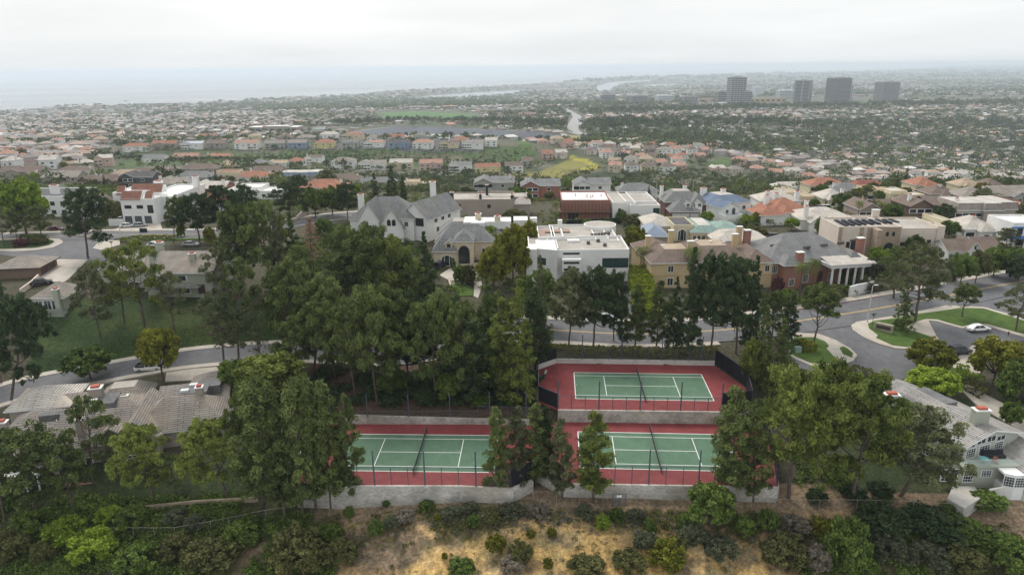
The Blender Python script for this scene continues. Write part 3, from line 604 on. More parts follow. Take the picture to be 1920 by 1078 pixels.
fence('mesh fence with tall poles along the near edge of the upper court', q3([UCP[0], UCP[1], UCP[2]], -.44), 2.5, 2.3, 3, 5.3, tall_off=0, pr=.058)
fence('black screened fence round the near left corner of the upper court', q3([UCP[8], UCP[9], UCP[0]], -.44), 2.9, 3, cover=(0, 1), pr=.058)
fence('fence with tall poles standing on the low white wall behind the upper court', q3([UCP[7], UCP[6], UCP[5]], .5), 2.3, 2.4, 3, 5.0, tall_off=1)
fence('black screened fence at the far left corner of the upper court', q3([UCP[8], UCP[7]], .5), 2.3, 3.2, cover=(0,))
fence('long black screened fence round the right end of the upper court', q3([UCP[5], UCP[4], UCP[3], UCP[2]], -.14), 3.1, 3.2, cover=(0, 1, 2), pr=.06)
fence('black screened fence at the right end of the right lower court', q3([LRP[3], LRP[4], LRP[5]], -2.6), 2.9, 3, cover=(0, 1), pr=.058)
# steps down from the upper court to the lower courts
b = MB(); s0 = np.array(PZ([999], [722], .8)[0]); t = thing('concrete_stairs', 'narrow concrete steps beside the black screen at the upper court', 'stairs', (2.0, 116.5, -.4))
for k in range(16): b.box(-.75, -.52*(k+1), -4.2, .75, -.52*k, 0.2-k*.2)
b.obj('step', CW, t); b = MB(); b.tube([(.82, 0, 1.1), (.82, -8.3, -2.1)], .03, 5); [b.tube([(.82, -q, -1.5-q*.38), (.82, -q, 1.1-q*.386)], .025, 5) for q in (0.1, 2.8, 5.6, 8.2)]; b.obj('handrail', STEEL, t)
# boundary fence along the foot path, with the small gate and its notice
PXF = [(150, 1012), (214, 1008), (330, 1008), (430, 990), (500, 975), (568, 966), (640, 952), (735, 945), (860, 942), (1000, 941), (1130, 944), (1260, 947), (1380, 951), (1500, 957), (1640, 957), (1780, 963), (1925, 972)]
fp = [tuple(p) for p in G(*zip(*PXF))]
fence('long rusty boundary fence running along the foot of the court walls', fp, 1.75, 3.0, pr=.035, pm=RUST, zs=True, link_m=screenmat('old_chain_link', (.16, .15, .13), .07))
gp = g1(1160, 948); t = thing('gate', 'small grey mesh gate with a white notice in the boundary fence', 'gate', (gp[0], gp[1]-.12, gp[2]))
b = MB(); [b.tube([(x, 0, 0), (x, 0, 2.15)], .05, 6) for x in (-.95, 0, .95)]; [b.tube([(-.95, 0, z), (.95, 0, z)], .035, 5) for z in (.12, 1.1, 2.1)]; b.obj('gate_frame', STEEL, t)
b = MB(); b.face([(-.95, 0, .1), (.95, 0, .1), (.95, 0, 2.1), (-.95, 0, 2.1)]); b.obj('wire_mesh', screenmat('gate_link', (.2, .2, .2), .35), t)
b = MB(); b.box(-.36, -.05, 1.5, .36, -.02, 1.85); b.obj('notice', WHT, t)
# left low garden wall above the scrub
wall('garden_wall', 'low tan retaining wall on the ivy bank below the left townhouses', [tuple(p) for p in G(*zip((222, 962), (300, 952), (368, 945), (420, 942), (486, 938)))], [p[2]-.8 for p in G(*zip((222, 962), (300, 952), (368, 945), (420, 942), (486, 938)))], [p[2]+.75 for p in G(*zip((222, 962), (300, 952), (368, 945), (420, 942), (486, 938)))], .3, mat('tan_wall', (.30, .24, .17), .9, 'plain', .25))
# courtside bench, bin and net winder details
def bench(label, x, y, z, rz):
    t = thing('bench', label, 'bench', (x, y, z), rz); b = MB(); b.box(-.9, -.2, .42, .9, .2, .47); b.obj('seat', mat('bench_paint', (.45, .46, .45), .6), t)
    for s in (-.7, .7): b = MB(); b.box(s-.03, -.16, 0, s+.03, .16, .42); b.obj('leg', STEEL, t)
bench('pale bench at the left end of the upper court', 6.2, 121.5, -.44, 1.4)
p = g1(1009, 706); t = thing('waste_bin', 'small dark green bin at the left end of the upper court', 'bin', (5.6, 119.2, -.44)); b = MB(); b.tube([(0, 0, 0), (0, 0, .85)], [.28, .33], 10); b.obj('drum', mat('bin_green', (.02, .08, .045), .6), t); b = MB(); b.tube([(0, 0, .86), (0, 0, .95)], [.35, .2], 10); b.obj('lid', DKM, t)
# ---------------- buildings ----------------
RC = {'grey': (.275, .25, .225), 'brown': (.175, .135, .115), 'slate': (.20, .207, .21), 'terra': (.35, .165, .11), 'pink': (.42, .245, .19), 'red': (.27, .10, .075), 'tan': (.40, .32, .235), 'blue': (.14, .19, .27), 'green': (.24, .34, .31), 'dark': (.095, .095, .10), 'white': (.74, .74, .72), 'pale': (.50, .47, .43), 'copper': (.20, .085, .06), 'gravel': (.40, .37, .33), 'bluegrey': (.16, .20, .26)}
WC = {'white': (.75, .745, .72), 'cream': (.62, .54, .38), 'tan': (.52, .40, .235), 'beige': (.64, .56, .48), 'grey': (.36, .37, .33), 'sage': (.36, .38, .31), 'brown': (.17, .12, .09), 'brick': (.30, .115, .075), 'stone': (.62, .53, .40), 'pink': (.55, .40, .34), 'yellow': (.66, .58, .30), 'dark': (.10, .10, .10), 'blue': (.22, .30, .40), 'taupe': (.34, .29, .25), 'darkbrick': (.16, .075, .06)}
def roofm(c_, flat=False):
    if flat or c_ in ('white', 'gravel'): return mat('flat_roof_'+c_, RC[c_], .9, 'mottle', .2, .35, c2=tuple(v*.82 for v in RC[c_]))
    if c_ == 'copper': return mat('copper_seam_roof', RC[c_], .5, 'seam', .25, 1.5, c2=(.34, .19, .13), metal=.2)
    if c_ == 'bluegrey' : return mat('seam_roof', RC[c_], .5, 'seam', .1, 1)
    return mat('roof_'+c_, RC[c_], .9, 'tile' if c_ in ('terra', 'red') else 'shingle', .2, .8, c2=tuple(v*k for v, k in zip(RC[c_], (1.2, 1.15, 1.1))))
def wallm(c_):
    k = {'brick': 'brick', 'darkbrick': 'brick', 'stone': 'stone'}.get(c_, 'plain'); return mat('wall_'+c_, WC[c_], .92, k, .09, .5, c2=(tuple(v*1.3 for v in WC[c_]) if k != 'plain' else None))
FR = mat('window_frame_white', (.74, .74, .72), .6, 'plain', .05); FRD = mat('window_frame_dark', (.05, .045, .04), .6); GL = glassy('window_glass'); GLT = glassy('teal_glass', (.02, .055, .065)); GDW = mat('garage_door_white', (.70, .69, .66), .6, 'board', .05); GDD = mat('garage_door_dark', (.05, .06, .075), .6, 'board', .05); GDB = mat('garage_door_brown', (.09, .045, .035), .6, 'board', .05); CAPB = mat('chimney_pot', (.38, .11, .07), .8); TRIM = mat('white_trim', (.72, .72, .70), .7, 'plain', .06)
_wm = {}
def winmesh(tp):
    if tp in _wm: return _wm[tp]
    fb, gb = MB(), MB(); f = .06; fm, gm = FR, GL; mx, mz = [], []
    if tp in 'dDG' or tp in ('arch',): fm = FRD
    if tp == 'w': mx = [0]
    if tp == 'm': mx = [-.25, 0, .25]; mz = [.25, .5, .75]
    if tp == 'd': mx = [-.17, .17]
    if tp == 'T': mx = [-.1, .2]; gm = GLT; fm = FRD
    if tp == 'a' or tp == 'A':
        N = 10; arc = lambda r: [(-r, 0)]+[(-r*math.cos(math.pi*i/N), .62+(r/.5)*.38*math.sin(math.pi*i/N)) for i in range(N+1)]+[(r, 0)]; o, i_ = arc(.5), arc(.42)
        for k in range(len(o)-1): fb.face([(o[k][0], -.07, o[k][1]), (o[k+1][0], -.07, o[k+1][1]), (i_[k+1][0], -.07, i_[k+1][1]), (i_[k][0], -.07, i_[k][1])]); fb.face([(o[k][0], -.07, o[k][1]), (o[k+1][0], -.07, o[k+1][1]), (o[k+1][0], .05, o[k+1][1]), (o[k][0], .05, o[k][1])])
        gb.face([(p[0], -.03, p[1]) for p in i_[::-1]]); fm = FRD if tp == 'A' else FR
        for x in ((-.2, .2) if tp == 'a' else (0,)): fb.box(x-.02, -.05, 0, x+.02, -.035, .9)
    elif tp in ('g', 'G', 'B', 'D'):
        fb.box(-.5, -.07, 0, -.46, .04, 1); fb.box(.46, -.07, 0, .5, .04, 1); fb.box(-.46, -.07, .95, .46, .04, 1); gb.box(-.458, -.03, 0, .458, .03, .948)
        for k in (.25, .5, .75): fb.box(-.455, -.042, k-.008, .455, -.031, k+.008)
        gm = {'g': GDW, 'G': GDD, 'B': GDB, 'D': GDB}[tp]; fm = FR if tp in 'gG' else FRD
    else:
        fb.box(-.5, -.06, 0, .5, .04, f); fb.box(-.5, -.06, 1-f, .5, .04, 1); fb.box(-.5, -.06, f, -.5+f, .04, 1-f); fb.box(.5-f, -.06, f, .5, .04, 1-f)
        w_ = .012 if tp == 'm' else .022
        for x in mx: fb.box(x-w_, -.045, f, x+w_, .0, 1-f)
        for z in mz: fb.box(-.5+f, -.043, z-w_, .5-f, .0, z+w_)
        gb.face([(-.5+f, -.012, f), (.5-f, -.012, f), (.5-f, -.012, 1-f), (-.5+f, -.012, 1-f)])
    _wm[tp] = (fb.mesh('window', [fm]), gb.mesh('pane', [gm])); return _wm[tp]
_w1 = {}
def winmesh1(tp):
    if tp not in _w1:
        b = MB(); fm, gm = winmesh(tp)[0].materials[0], winmesh(tp)[1].materials[0]; b.box(-.5, -.05, 0, .5, .04, 1, 0); b.face([(-.42, -.053, .1), (.42, -.053, .1), (.42, -.053, .9), (-.42, -.053, .9)], 1); _w1[tp] = b.mesh('window', [fm, gm])
    return _w1[tp]
WN = {'g': 'garage_door', 'G': 'garage_door', 'B': 'garage_door', 'D': 'door'}
def win(t, tp, x, y, z, w, h, rz=0, simple=False, scale_y=1):
    fm, gm = winmesh(tp)
    if simple: return link(WN.get(tp, 'window'), winmesh1(tp), t, (x, y, z), (0, 0, rz), (w, scale_y, h))
    o = link(WN.get(tp, 'window'), fm, t, (x, y, z), (0, 0, rz), (w, scale_y, h)); link('door_leaf' if tp in WN else 'pane', gm, o); return o
def add_wing(wb, rb, x, y, w, d, z0, h, kind, rh=2.4, ov=.45, rot=0, tb=None):
    """walls to wb, roof to rb; z0 floor level, h wall height"""
    M = Matrix.Translation((x, y, 0)) @ Matrix.Rotation(rot, 4, 'Z'); q = lambda a, b, c_: tuple(M@Vector((a, b, c_))); z = z0+h; rc = lambda pts, m=0: rb.face([q(*p) for p in pts], m)
    def walls(zt): 
        P = [(0, 0), (w, 0), (w, d), (0, d)]
        for i in range(4): a, c_ = P[i], P[(i+1) % 4]; wb.face([q(*a, z0-3.5), q(*c_, z0-3.5), q(*c_, zt), q(*a, zt)])
    x0, x1, y0, y1 = -ov, w+ov, -ov, d+ov; th = .22; walls(z if kind != 'flat' else z+.45)
    if kind == 'flat':
        t = .28; P = [(0, 0), (w, 0), (w, d), (0, d)]; Q = [(t, t), (w-t, t), (w-t, d-t), (t, d-t)]
        for i in range(4):
            j = (i+1) % 4; wb.face([q(*P[i], z+.45), q(*P[j], z+.45), q(*Q[j], z+.45), q(*Q[i], z+.45)]); wb.face([q(*Q[j], z-.1), q(*Q[i], z-.1), q(*Q[i], z+.45), q(*Q[j], z+.45)])
        rc([(t, t, z), (w-t, t, z), (w-t, d-t, z), (t, d-t, z)]); return
    if kind in ('hip', 'hipflat', 'mansard'):
        s = min(x1-x0, y1-y0)/2; k = {'hip': 1, 'hipflat': .62, 'mansard': .18}[kind]; i_ = s*k
        if kind == 'hip' : i_ = s*.999
        A = [(x0, y0, z), (x1, y0, z), (x1, y1, z), (x0, y1, z)]; B = [(x0+i_, y0+i_, z+rh), (x1-i_, y0+i_, z+rh), (x1-i_, y1-i_, z+rh), (x0+i_, y1-i_, z+rh)]
        for i in range(4): j = (i+1) % 4; rc([A[i], A[j], B[j], B[i]]); rc([(A[i][0], A[i][1], z-th), (A[j][0], A[j][1], z-th), A[j], A[i]], 1)
        rc(B, 2) if kind != 'hip' else None; rc([(a[0], a[1], z-th) for a in A[::-1]], 1)
    elif kind in ('gx', 'gy'):
        if kind == 'gx': m_ = (y0+y1)/2; sl = [[(x0, y0, z-ov*rh/(d/2)*.6), (x1, y0, z-ov*rh/(d/2)*.6), (x1, m_, z+rh), (x0, m_, z+rh)], [(x1, y1, z-ov*rh/(d/2)*.6), (x0, y1, z-ov*rh/(d/2)*.6), (x0, m_, z+rh), (x1, m_, z+rh)]]; g = [[(0, 0, z), (0, d, z), (0, d/2, z+rh*.93)][::-1], [(w, 0, z), (w, d, z), (w, d/2, z+rh*.93)]]
        else: m_ = (x0+x1)/2; e = z-ov*rh/(w/2)*.6; sl = [[(x0, y1, e), (x0, y0, e), (m_, y0, z+rh), (m_, y1, z+rh)], [(x1, y0, e), (x1, y1, e), (m_, y1, z+rh), (m_, y0, z+rh)]]; g = [[(0, 0, z), (w, 0, z), (w/2, 0, z+rh*.93)], [(w, d, z), (0, d, z), (w/2, d, z+rh*.93)]]
        for f in sl:
            rc(f); lo = [(p[0], p[1], p[2]-th) for p in f]; rc(lo[::-1], 1)
            for i in range(4): j = (i+1) % 4; rc([lo[i], lo[j], f[j], f[i]], 1) if i != 2 else None
        for f in g: wb.face([q(*p) for p in f])
    elif kind == 'shed':
        f = [(x0, y0, z), (x1, y0, z), (x1, y1, z+rh), (x0, y1, z+rh)]; lo = [(p[0], p[1], p[2]-th) for p in f]; rc(f); rc(lo[::-1], 1); [rc([lo[i], lo[(i+1) % 4], f[(i+1) % 4], f[i]], 1) for i in range(4)]
        wb.face([q(0, 0, z), q(0, d, z), q(0, d, z+rh*.95)][::-1]); wb.face([q(w, 0, z), q(w, d, z), q(w, d, z+rh*.95)]); wb.face([q(w, d, z), q(0, d, z), q(0, d, z+rh*.95), q(w, d, z+rh*.95)])
_brng = random.Random(5)
def chimney(roof, x, y, z0, z1, w=1.0, d=.7, m=None, pot=True):
    b = MB(); b.box(x-w/2, y-d/2, z0, x+w/2, y+d/2, z1, 0); b.box(x-w/2-.12, y-d/2-.12, z1, x+w/2+.12, y+d/2+.12, z1+.16, 1)
    if pot: b.box(x-w/3, y-d/3, z1+.16, x+w/3, y+d/3, z1+.5, 2)
    return b.obj('chimney', [m or wallm('white'), TRIM, CAPB], roof)
def bld(label, px0, px1, pyb, wall, roof, wings, wins=(), rot=0, cat='house', group=None, name='house', chims=(), simple=False, W=None, frac=True, extra=None, topc='gravel', py1=None, skyl=0, roof2=None):
    P = g1(px0, pyb); d = proj(P)[2]
    if py1 is not None: P1 = g1(px1, py1); W = float(np.hypot(*(P1-P)[:2])); rot = math.atan2(P1[1]-P[1], P1[0]-P[0])
    W = W or (px1-px0)*d/F_PX; t = thing(name, label, cat, tuple(P), rot, group); wb, rb = MB(), MB(); k = W if frac else 1; ws = []
    for w_ in wings:
        x, y, w, dd, z0, h, kd = w_[:7]; rh = w_[7] if len(w_) > 7 else 2.2; ov = w_[8] if len(w_) > 8 else .45; r_ = w_[9] if len(w_) > 9 else 0
        add_wing(wb, rb, x*k, y, w*k, dd, z0, h, kd, rh, ov, r_); ws.append((x*k, y, w*k, dd, z0, h, r_, kd, rh))
    wb.obj('wall', wallm(wall), t); ro = rb.obj('roof', [roofm(roof, flat=all(w_[6] == 'flat' for w_ in wings)), TRIM if wall != 'brown' else mat('dark_fascia', (.06, .05, .045), .8), roofm(topc, True)], t) if rb.f else None
    for wi in wins:
        n, side, u, z, w, h, tp = wi[:7]; x, y, ww, dd, z0, hh, r_, *_ = ws[n]; rz = {'f': 0, 'r': math.pi/2, 'b': math.pi, 'l': -math.pi/2}[side]; lx, ly = {'f': (u*ww, 0), 'r': (ww, u*dd), 'b': (u*ww, dd), 'l': (0, u*dd)}[side]
        c_, s_ = math.cos(r_), math.sin(r_); win(t, tp, x+lx*c_-ly*s_, y+lx*s_+ly*c_, z0+z, w, h, rz+r_, simple)
    for c_ in chims: chimney(ro or t, *c_[:4], *(c_[4:]))
    if skyl and ro:
        b = MB()
        for i in range(skyl):
            x, y, ww, dd, z0, hh, r_, kd, rh = ws[i % len(ws)]
            if kd == 'flat': b.box(x+ww*.3+i*.7, y+dd*.4, z0+hh+.01, x+ww*.3+i*.7+1.1, y+dd*.4+1, z0+hh+.3)
        if b.f: b.obj('skylight', mat('skylight', (.55, .60, .63), .3), ro)
    if extra: extra(t, ws, ro)
    return t
def autowins(ws_, kinds=('w',), sides='f', dens=2.8, simple=True, hts=1.3):
    out = []
    for n, w_ in enumerate(ws_):
        W_ = w_
    return out
def aw(wings, W, sides='fr', step=3.0, tp='w', h=1.35, w=1.5, floors=None, only=None):
    """evenly spaced windows on chosen sides of each wing"""
    out = []
    for n, g in enumerate(wings):
        if only is not None and n not in only: continue
        fl = floors or (2 if g[5] > 4.6 else 1)
        for s in sides:
            L_ = g[2]*W if s in 'fb' else g[3]; c_ = max(1, int(L_/step))
            for f in range(fl):
                for i in range(c_): out.append((n, s, (i+.5)/c_, .95+f*2.9, w, h, tp))
    return out
def copperslant(x, y, w, z, h, d):
    def f(t, ws, ro): pass
    return f
# --- named houses, nearest first ---
w_ = [(.50, 0, .50, 13, 0, 5.6, 'gx', 3.3), (.18, 2.5, .36, 12, .1, 5.2, 'gx', 3.0), (-.06, 5.5, .27, 11, -.2, 5.0, 'gy', 2.7), (.47, -1.2, .10, 6, 0, 5.4, 'gy', 1.6)]
def _bal(t, ws, ro):
    b = MB(); b.box(14.0, -1.9, 2.2, 24.5, -.02, 2.45); [b.box(14+i*1.5, -1.9, 2.45, 14.08+i*1.5, -1.84, 3.4) for i in range(8)]; b.box(14, -1.92, 3.4, 24.6, -1.82, 3.48); b.obj('balcony', mat('sage_wood', (.24, .25, .21), .9), t)
bld('sage green townhouse with grey shingle roof on top of the ivy bank', 180, 402, 556, 'sage', 'grey', w_, [(0, 'f', .42, 3.5, 4.4, 1.3, 'w'), (0, 'f', .45, .5, 4.6, 2.0, 'w'), (0, 'f', .8, .4, 1.6, 2.2, 'D'), (1, 'f', .3, .6, 2.6, 2.0, 'w'), (1, 'f', .7, 3.4, 2.6, 1.4, 'w'), (2, 'f', .4, 3.0, 3.6, 1.6, 'd'), (2, 'f', .6, .3, 2.6, 2.0, 'd'), (3, 'f', .5, 3.6, 1.6, 1.3, 'w')], cat='townhouse', name='townhouse', chims=[(0, 10, 3.5, 7.9, 1.5, 1.0, wallm('sage')), (11.5, 9.5, 5, 10.2, 1.6, 1.1, wallm('sage')), (21.5, 4, 5, 8.8, 1.3, 1.0, wallm('sage')), (12, 4.5, 5, 8.6, 1.2, 1.0, wallm('sage'))], extra=_bal)
w_ = [(0, 0, 1, 8, 0, 3.2, 'hip', 2.4)]
def _bal2(t, ws, ro):
    b = MB(); b.box(-.4, -1.7, -.9, 7.4, -.02, 0.0); [b.box(-.4+i*1.25, -1.7, 0, -.32+i*1.25, -1.64, .95) for i in range(7)]; b.box(-.4, -1.72, .95, 7.4, -1.6, 1.05); b.face([(-.4, -1.66, .1), (7.4, -1.66, .1), (7.4, -1.66, .9), (-.4, -1.66, .9)]); b.obj('balcony', mat('sage_wood', (.24, .25, .21), .9), t)
bld('small sage green end house with a hipped shingle roof and balcony on the bank', 66, 124, 584, 'sage', 'grey', w_, [(0, 'f', .18, .4, 1.6, 2.1, 'w'), (0, 'f', .45, .3, 1.6, 2.3, 'w'), (0, 'f', .70, .3, 1.5, 2.3, 'w')], cat='townhouse', name='townhouse', chims=[(5.9, -.6, -.5, 5.2, 1.1, .9, wallm('sage'))], extra=_bal2)
bld('brown garage building with a wide grey hipped roof below the cul-de-sac', -6, 70, 524, 'brown', 'grey', [(0, 0, 1, 9, 0, 2.7, 'hip', 2.1, .8)], [(0, 'r', .3, .1, 3, 2.2, 'B'), (0, 'r', .7, .1, 3, 2.2, 'B')], cat='garage', name='garage', rot=.12)
TH = [(18.5, 1.5, 14.5, 9.2, 0, 5.0, 'hip', 4.0), (21, 9.5, 11, 9.0, 0.1, 5.2, 'gx', 2.3), (8.2, .5, 11.5, 9.0, 0, 4.8, 'gx', 3.7), (9.5, 8.6, 9.5, 8.0, .15, 4.9, 'hip', 2.5), (16.8, -.6, 6.2, 12.0, .05, 5.3, 'gy', 3.3), (-3.5, -.5, 12.5, 9.4, -.2, 4.4, 'gx', 3.4), (-2.5, 8.4, 9.0, 7.0, -.1, 4.3, 'hip', 2.2), (9, 16.5, 8, 7, 0, 4.2, 'hipflat', 2.0), (24, 18.5, 9, 7.0, 0, 4.0, 'hip', 2.2), (1.5, 15.5, 7, 7, 0, 3.9, 'gx', 2.0)]
def _th(t, ws, ro):
    b = MB()  # dark flat wells, dormer, skylights
    for (x, y, w, d, z) in ((11.0, 9.6, 3.2, 4.4, 7.4), (24.6, 8.6, 4.6, 3.4, 8.05), (27, 11.2, 4, 3.2, 7.95), (3.2, 8.0, 4.4, 1.6, 7.0)): b = MB(); b.box(x, y, z-2, x+w, y+d, z-.02); b.obj('roof_well', mat('roll_roofing', (.16, .16, .165), .9, 'mottle', .25, .5), ro)
    b = MB(); [(b.box(x, y, z-.6, x+1.3, y+.9, z+.22), b.obj('skylight', mat('skylight', (.60, .62, .62), .4), ro), b.__init__()) for (x, y, z) in ((24.9, 9.2, 8.2), (10.2, 10.2, 7.6), (25.9, 11.5, 8.1), (14.5, 12.0, 7.1))]
    wb, rb = MB(), MB(); add_wing(wb, rb, 15.0, .1, 2.2, 3.4, 5.0, 1.5, 'gy', .8, .2); dm = wb.obj('dormer', wallm('brown'), ro); rb.obj('dormer_roof', [roofm('grey'), TRIM, TRIM], dm) if False else rb.obj('dormer_roof', [roofm('grey'), TRIM, TRIM], t)
    b = MB(); b.box(8.5, -3.5, -.2, 14.5, -.02, 0.02); b.obj('patio', mat('brick_paving', (.30, .13, .10), .9, 'brick'), t)
    b = MB(); [b.box(-1+i*1.7, -2.8, -.5, -.82+i*1.7, -2.62, 2.3) for i in range(5)]; b.box(-1.2, -3.0, 2.3, 6.2, -.02, 2.48); b.obj('pergola', TRIM, t)
    for x, y, z in ((7, 5, 7.0), (20.5, 6.5, 7.3), (28.5, 4.6, 7.6), (12, 3.2, 6.9)): b = MB(); b.tube([(x, y, z-.7), (x, y, z+.45)], .09, 6); b.obj('vent_pipe', TRIM, ro)
tt = bld('long brown and tan townhouse block with patchwork grey shingle roofs at lower left', 8, 440, 905, 'taupe', 'grey', TH, [(4, 'f', .5, 3.1, 1.5, 1.5, 'm'), (4, 'f', .45, .3, 3.2, 2.2, 'm'), (2, 'f', .75, 3.2, 1.2, 1.1, 'w'), (2, 'f', .3, .4, 2.2, 2.1, 'w'), (0, 'r', .35, .5, .9, 2.0, 'w'), (5, 'f', .3, .5, 2.6, 2.0, 'd'), (5, 'f', .7, .5, 2.6, 2.0, 'w'), (0, 'f', .75, .5, 1.2, 2.0, 'w')], rot=.23, cat='townhouse', name='townhouse', frac=False, W=36, extra=_th,
  chims=[(10.6, 13.2, 4, 8.9, 2.0, 1.5, wallm('taupe')), (28.6, 6.6, 5, 9.9, 1.1, 1.1, wallm('taupe')), (11.5, 1.8, 4, 8.6, 1.1, 1.0, wallm('taupe')), (-.6, 4.6, 4, 8.2, 1.6, 1.1, wallm('taupe'))])
bld('separate garage with a mossy tan hipped roof beside the lower street', 22, 122, 795, 'taupe', 'pale', [(0, 0, 1, 8.5, -.3, 3.0, 'hip', 2.3, .6)], [(0, 'b', .5, .1, 4, 2.2, 'B')], cat='garage', name='garage', rot=.2)
# grey shingled terrace at right: gable blocks given by their ridge ends
def ridge_block(t0, wb, rb, R0, R1, hl, hr, ze, zb, ov=.6):
    A, B = np.array(PZ([R0[0]], [R0[1]], R0[2])[0]), np.array(PZ([R1[0]], [R1[1]], R1[2])[0]); d = (B-A); L_ = np.linalg.norm(d[:2]); d = d/np.linalg.norm(d); n = np.array([d[1], -d[0], 0]); o = np.array(t0)
    for s, hw in ((1, hr), (-1, hl)):
        f = [A-d*ov-o, B+d*ov-o, B+d*ov+n*s*(hw+ov)-o, A-d*ov+n*s*(hw+ov)-o]
        for k in (2, 3): f[k] = np.array([f[k][0], f[k][1], ze-o[2]-ov*.35])
        lo = [p-np.array([0, 0, .25]) for p in f]; rb.face(f[::-s], 0); rb.face(lo[::s], 1)
        for i in (1, 2, 3): rb.face([lo[i], lo[(i+1) % 4], f[(i+1) % 4], f[i]], 1)
    c4 = [A+n*hr, B+n*hr, B-n*hl, A-n*hl]; c4 = [p-o for p in c4]; zt = ze-o[2]-.05; z0 = zb-o[2]
    for i in range(4): a, b = c4[i], c4[(i+1) % 4]; wb.face([(a[0], a[1], z0), (b[0], b[1], z0), (b[0], b[1], zt), (a[0], a[1], zt)])
    for P_, q in ((A, (c4[0], c4[3])), (B, (c4[1], c4[2]))): wb.face([(q[0][0], q[0][1], zt), (q[1][0], q[1][1], zt), tuple(P_-o-np.array([0, 0, .12]))])
    return A, B, d, n
t0 = np.array([72., 96., -3.]); t = thing('townhouse', 'pale sage townhouse terrace with long grey shingle roof at lower right', 'townhouse', tuple(t0)); wb, rb = MB(), MB()
A, B, dd, nn = ridge_block(t0, wb, rb, (1678, 712, 2.7), (1862, 803, 2.4), 6, 5.2, .9, -6)
ridge_block(t0, wb, rb, (1628, 714, 2.2), (1700, 770, 2.2), 3.2, 4.0, .7, -6); A2, B2, d2, n2 = ridge_block(t0, wb, rb, (1888, 800, -.2), (1990, 872, -.4), 4.0, 4.6, -1.9, -7)
wb.obj('wall', mat('wall_palesage', (.44, .45, .40), .92, 'plain', .08), t); rr = rb.obj('roof', [mat('roof_heavy_shake', (.285, .275, .26), .9, 'shingle', .2, .8, c2=(.38, .36, .34)), TRIM, TRIM], t)
for (px, py, z, w) in ((1672, 740, 4.4, 1.5), (1840, 768, 4.4, 1.5)):
    p = PZ([px], [py], z)[0]-t0; chimney(rr, p[0], p[1], p[2]-4.2, p[2], 2.2, 1.2, wallm('sage'))
b = MB()
for (px, py, z) in ((1652, 727, 2.4),): p = PZ([px], [py], z)[0]-t0; b.box(p[0]-.9, p[1]-.9, p[2]-.5, p[0]+.9, p[1]+.9, p[2]+.25)
b.obj('skylight', mat('skylight', (.60, .62, .62), .4), rr)
for (px, py, z, w, d) in ((1700, 752, 2.35, 5, 2.6), (1752, 742, 2.35, 6, 3.), (1640, 722, 2.1, 4, 3.4)):
    p = PZ([px], [py], z)[0]-t0; r_ = math.atan2(dd[1], dd[0]); b = MB(); b.box(-w/2, -d/2, -.5, w/2, d/2, .05, M=Matrix.Translation(tuple(p))@Matrix.Rotation(r_, 4, 'Z')); b.obj('roof_well', mat('roll_roofing', (.16, .16, .165), .9, 'mottle', .25, .5), rr)
rz = math.atan2(dd[1], dd[0])
def winat(px, py, z, w, h, tp, rz): p = PZ([px], [py], z)[0]-t0; win(t, tp, p[0], p[1], p[2], w, h, rz)
e = B+nn*7.5-t0; g = B-t0
for k, (u, z, w, h, tp) in enumerate(((1.1, 3.0, 1.9, .8, 'w'), (3.2, 3.2, 1.9, 1.0, 'w'), (5.3, 3.2, 1.9, 1.0, 'w'), (7.4, 3.0, 1.9, .8, 'w'), (1.4, 1.25, 2.0, 1.6, 'm'), (4.2, 1.25, 2.4, 1.6, 'm'), (7.2, 1.25, 2.0, 1.6, 'm'))): p = B+nn*(5.2-u)-t0; win(t, tp, p[0]+dd[0]*.02, p[1]+dd[1]*.02, z, w, h, math.atan2(-nn[1], -nn[0])+math.pi if False else math.atan2(dd[1], dd[0])+math.pi/2)
for k in range(6): p = A+(B-A)*(k+.6)/6.6+nn*5.2-t0; win(t, 'w' if k % 2 else 'm', p[0], p[1], 1.7, 2.2, 1.6, math.atan2(dd[1], dd[0])); win(t, 'm', p[0], p[1], -1.2, 2.4, 2.0, math.atan2(dd[1], dd[0]))
# roof terrace with glass rail, bay window and patio below
q0 = PZ([1800], [905], -4.6)[0]-t0; M_ = Matrix.Translation(tuple(q0))
b = MB(); b.box(0, 0, -3, 9.5, 6.5, 2.6, M=M_); b.box(-.2, -.2, 2.6, 9.7, 6.5, 2.85, M=M_); b.obj('lower_storey', wallm('sage'), t)
b = MB(); pts = [(5.0, -1.7), (6.2, -2.3), (7.8, -2.3), (9.0, -1.7), (9.0, 0), (5.0, 0)]; b.prism([(q0[0]+x, q0[1]+y) for x, y in pts], q0[2]-2, q0[2]+.6); b.prism([(q0[0]+x, q0[1]+y) for x, y in pts], q0[2]+2.3, q0[2]+2.62); bw_ = b.obj('bay', TRIM, t)
for i, (a, c_) in enumerate(zip(pts[:3], pts[1:4])):
    m_ = ((a[0]+c_[0])/2, (a[1]+c_[1])/2); L_ = math.hypot(c_[0]-a[0], c_[1]-a[1]); win(t, 'm', q0[0]+m_[0], q0[1]+m_[1], q0[2]+.6, L_, 1.7, math.atan2(c_[1]-a[1], c_[0]-a[0]))
win(t, 'm', q0[0]+1.0, q0[1], q0[2]+.1, 1.5, 2.1, 0); win(t, 'm', q0[0]+3.6, q0[1], q0[2]+1.0, 1.6, 1.1, 0); win(t, 'm', q0[0]-1.6, q0[1]+.3, q0[2]+.1, 2.6, 2.1, 0)
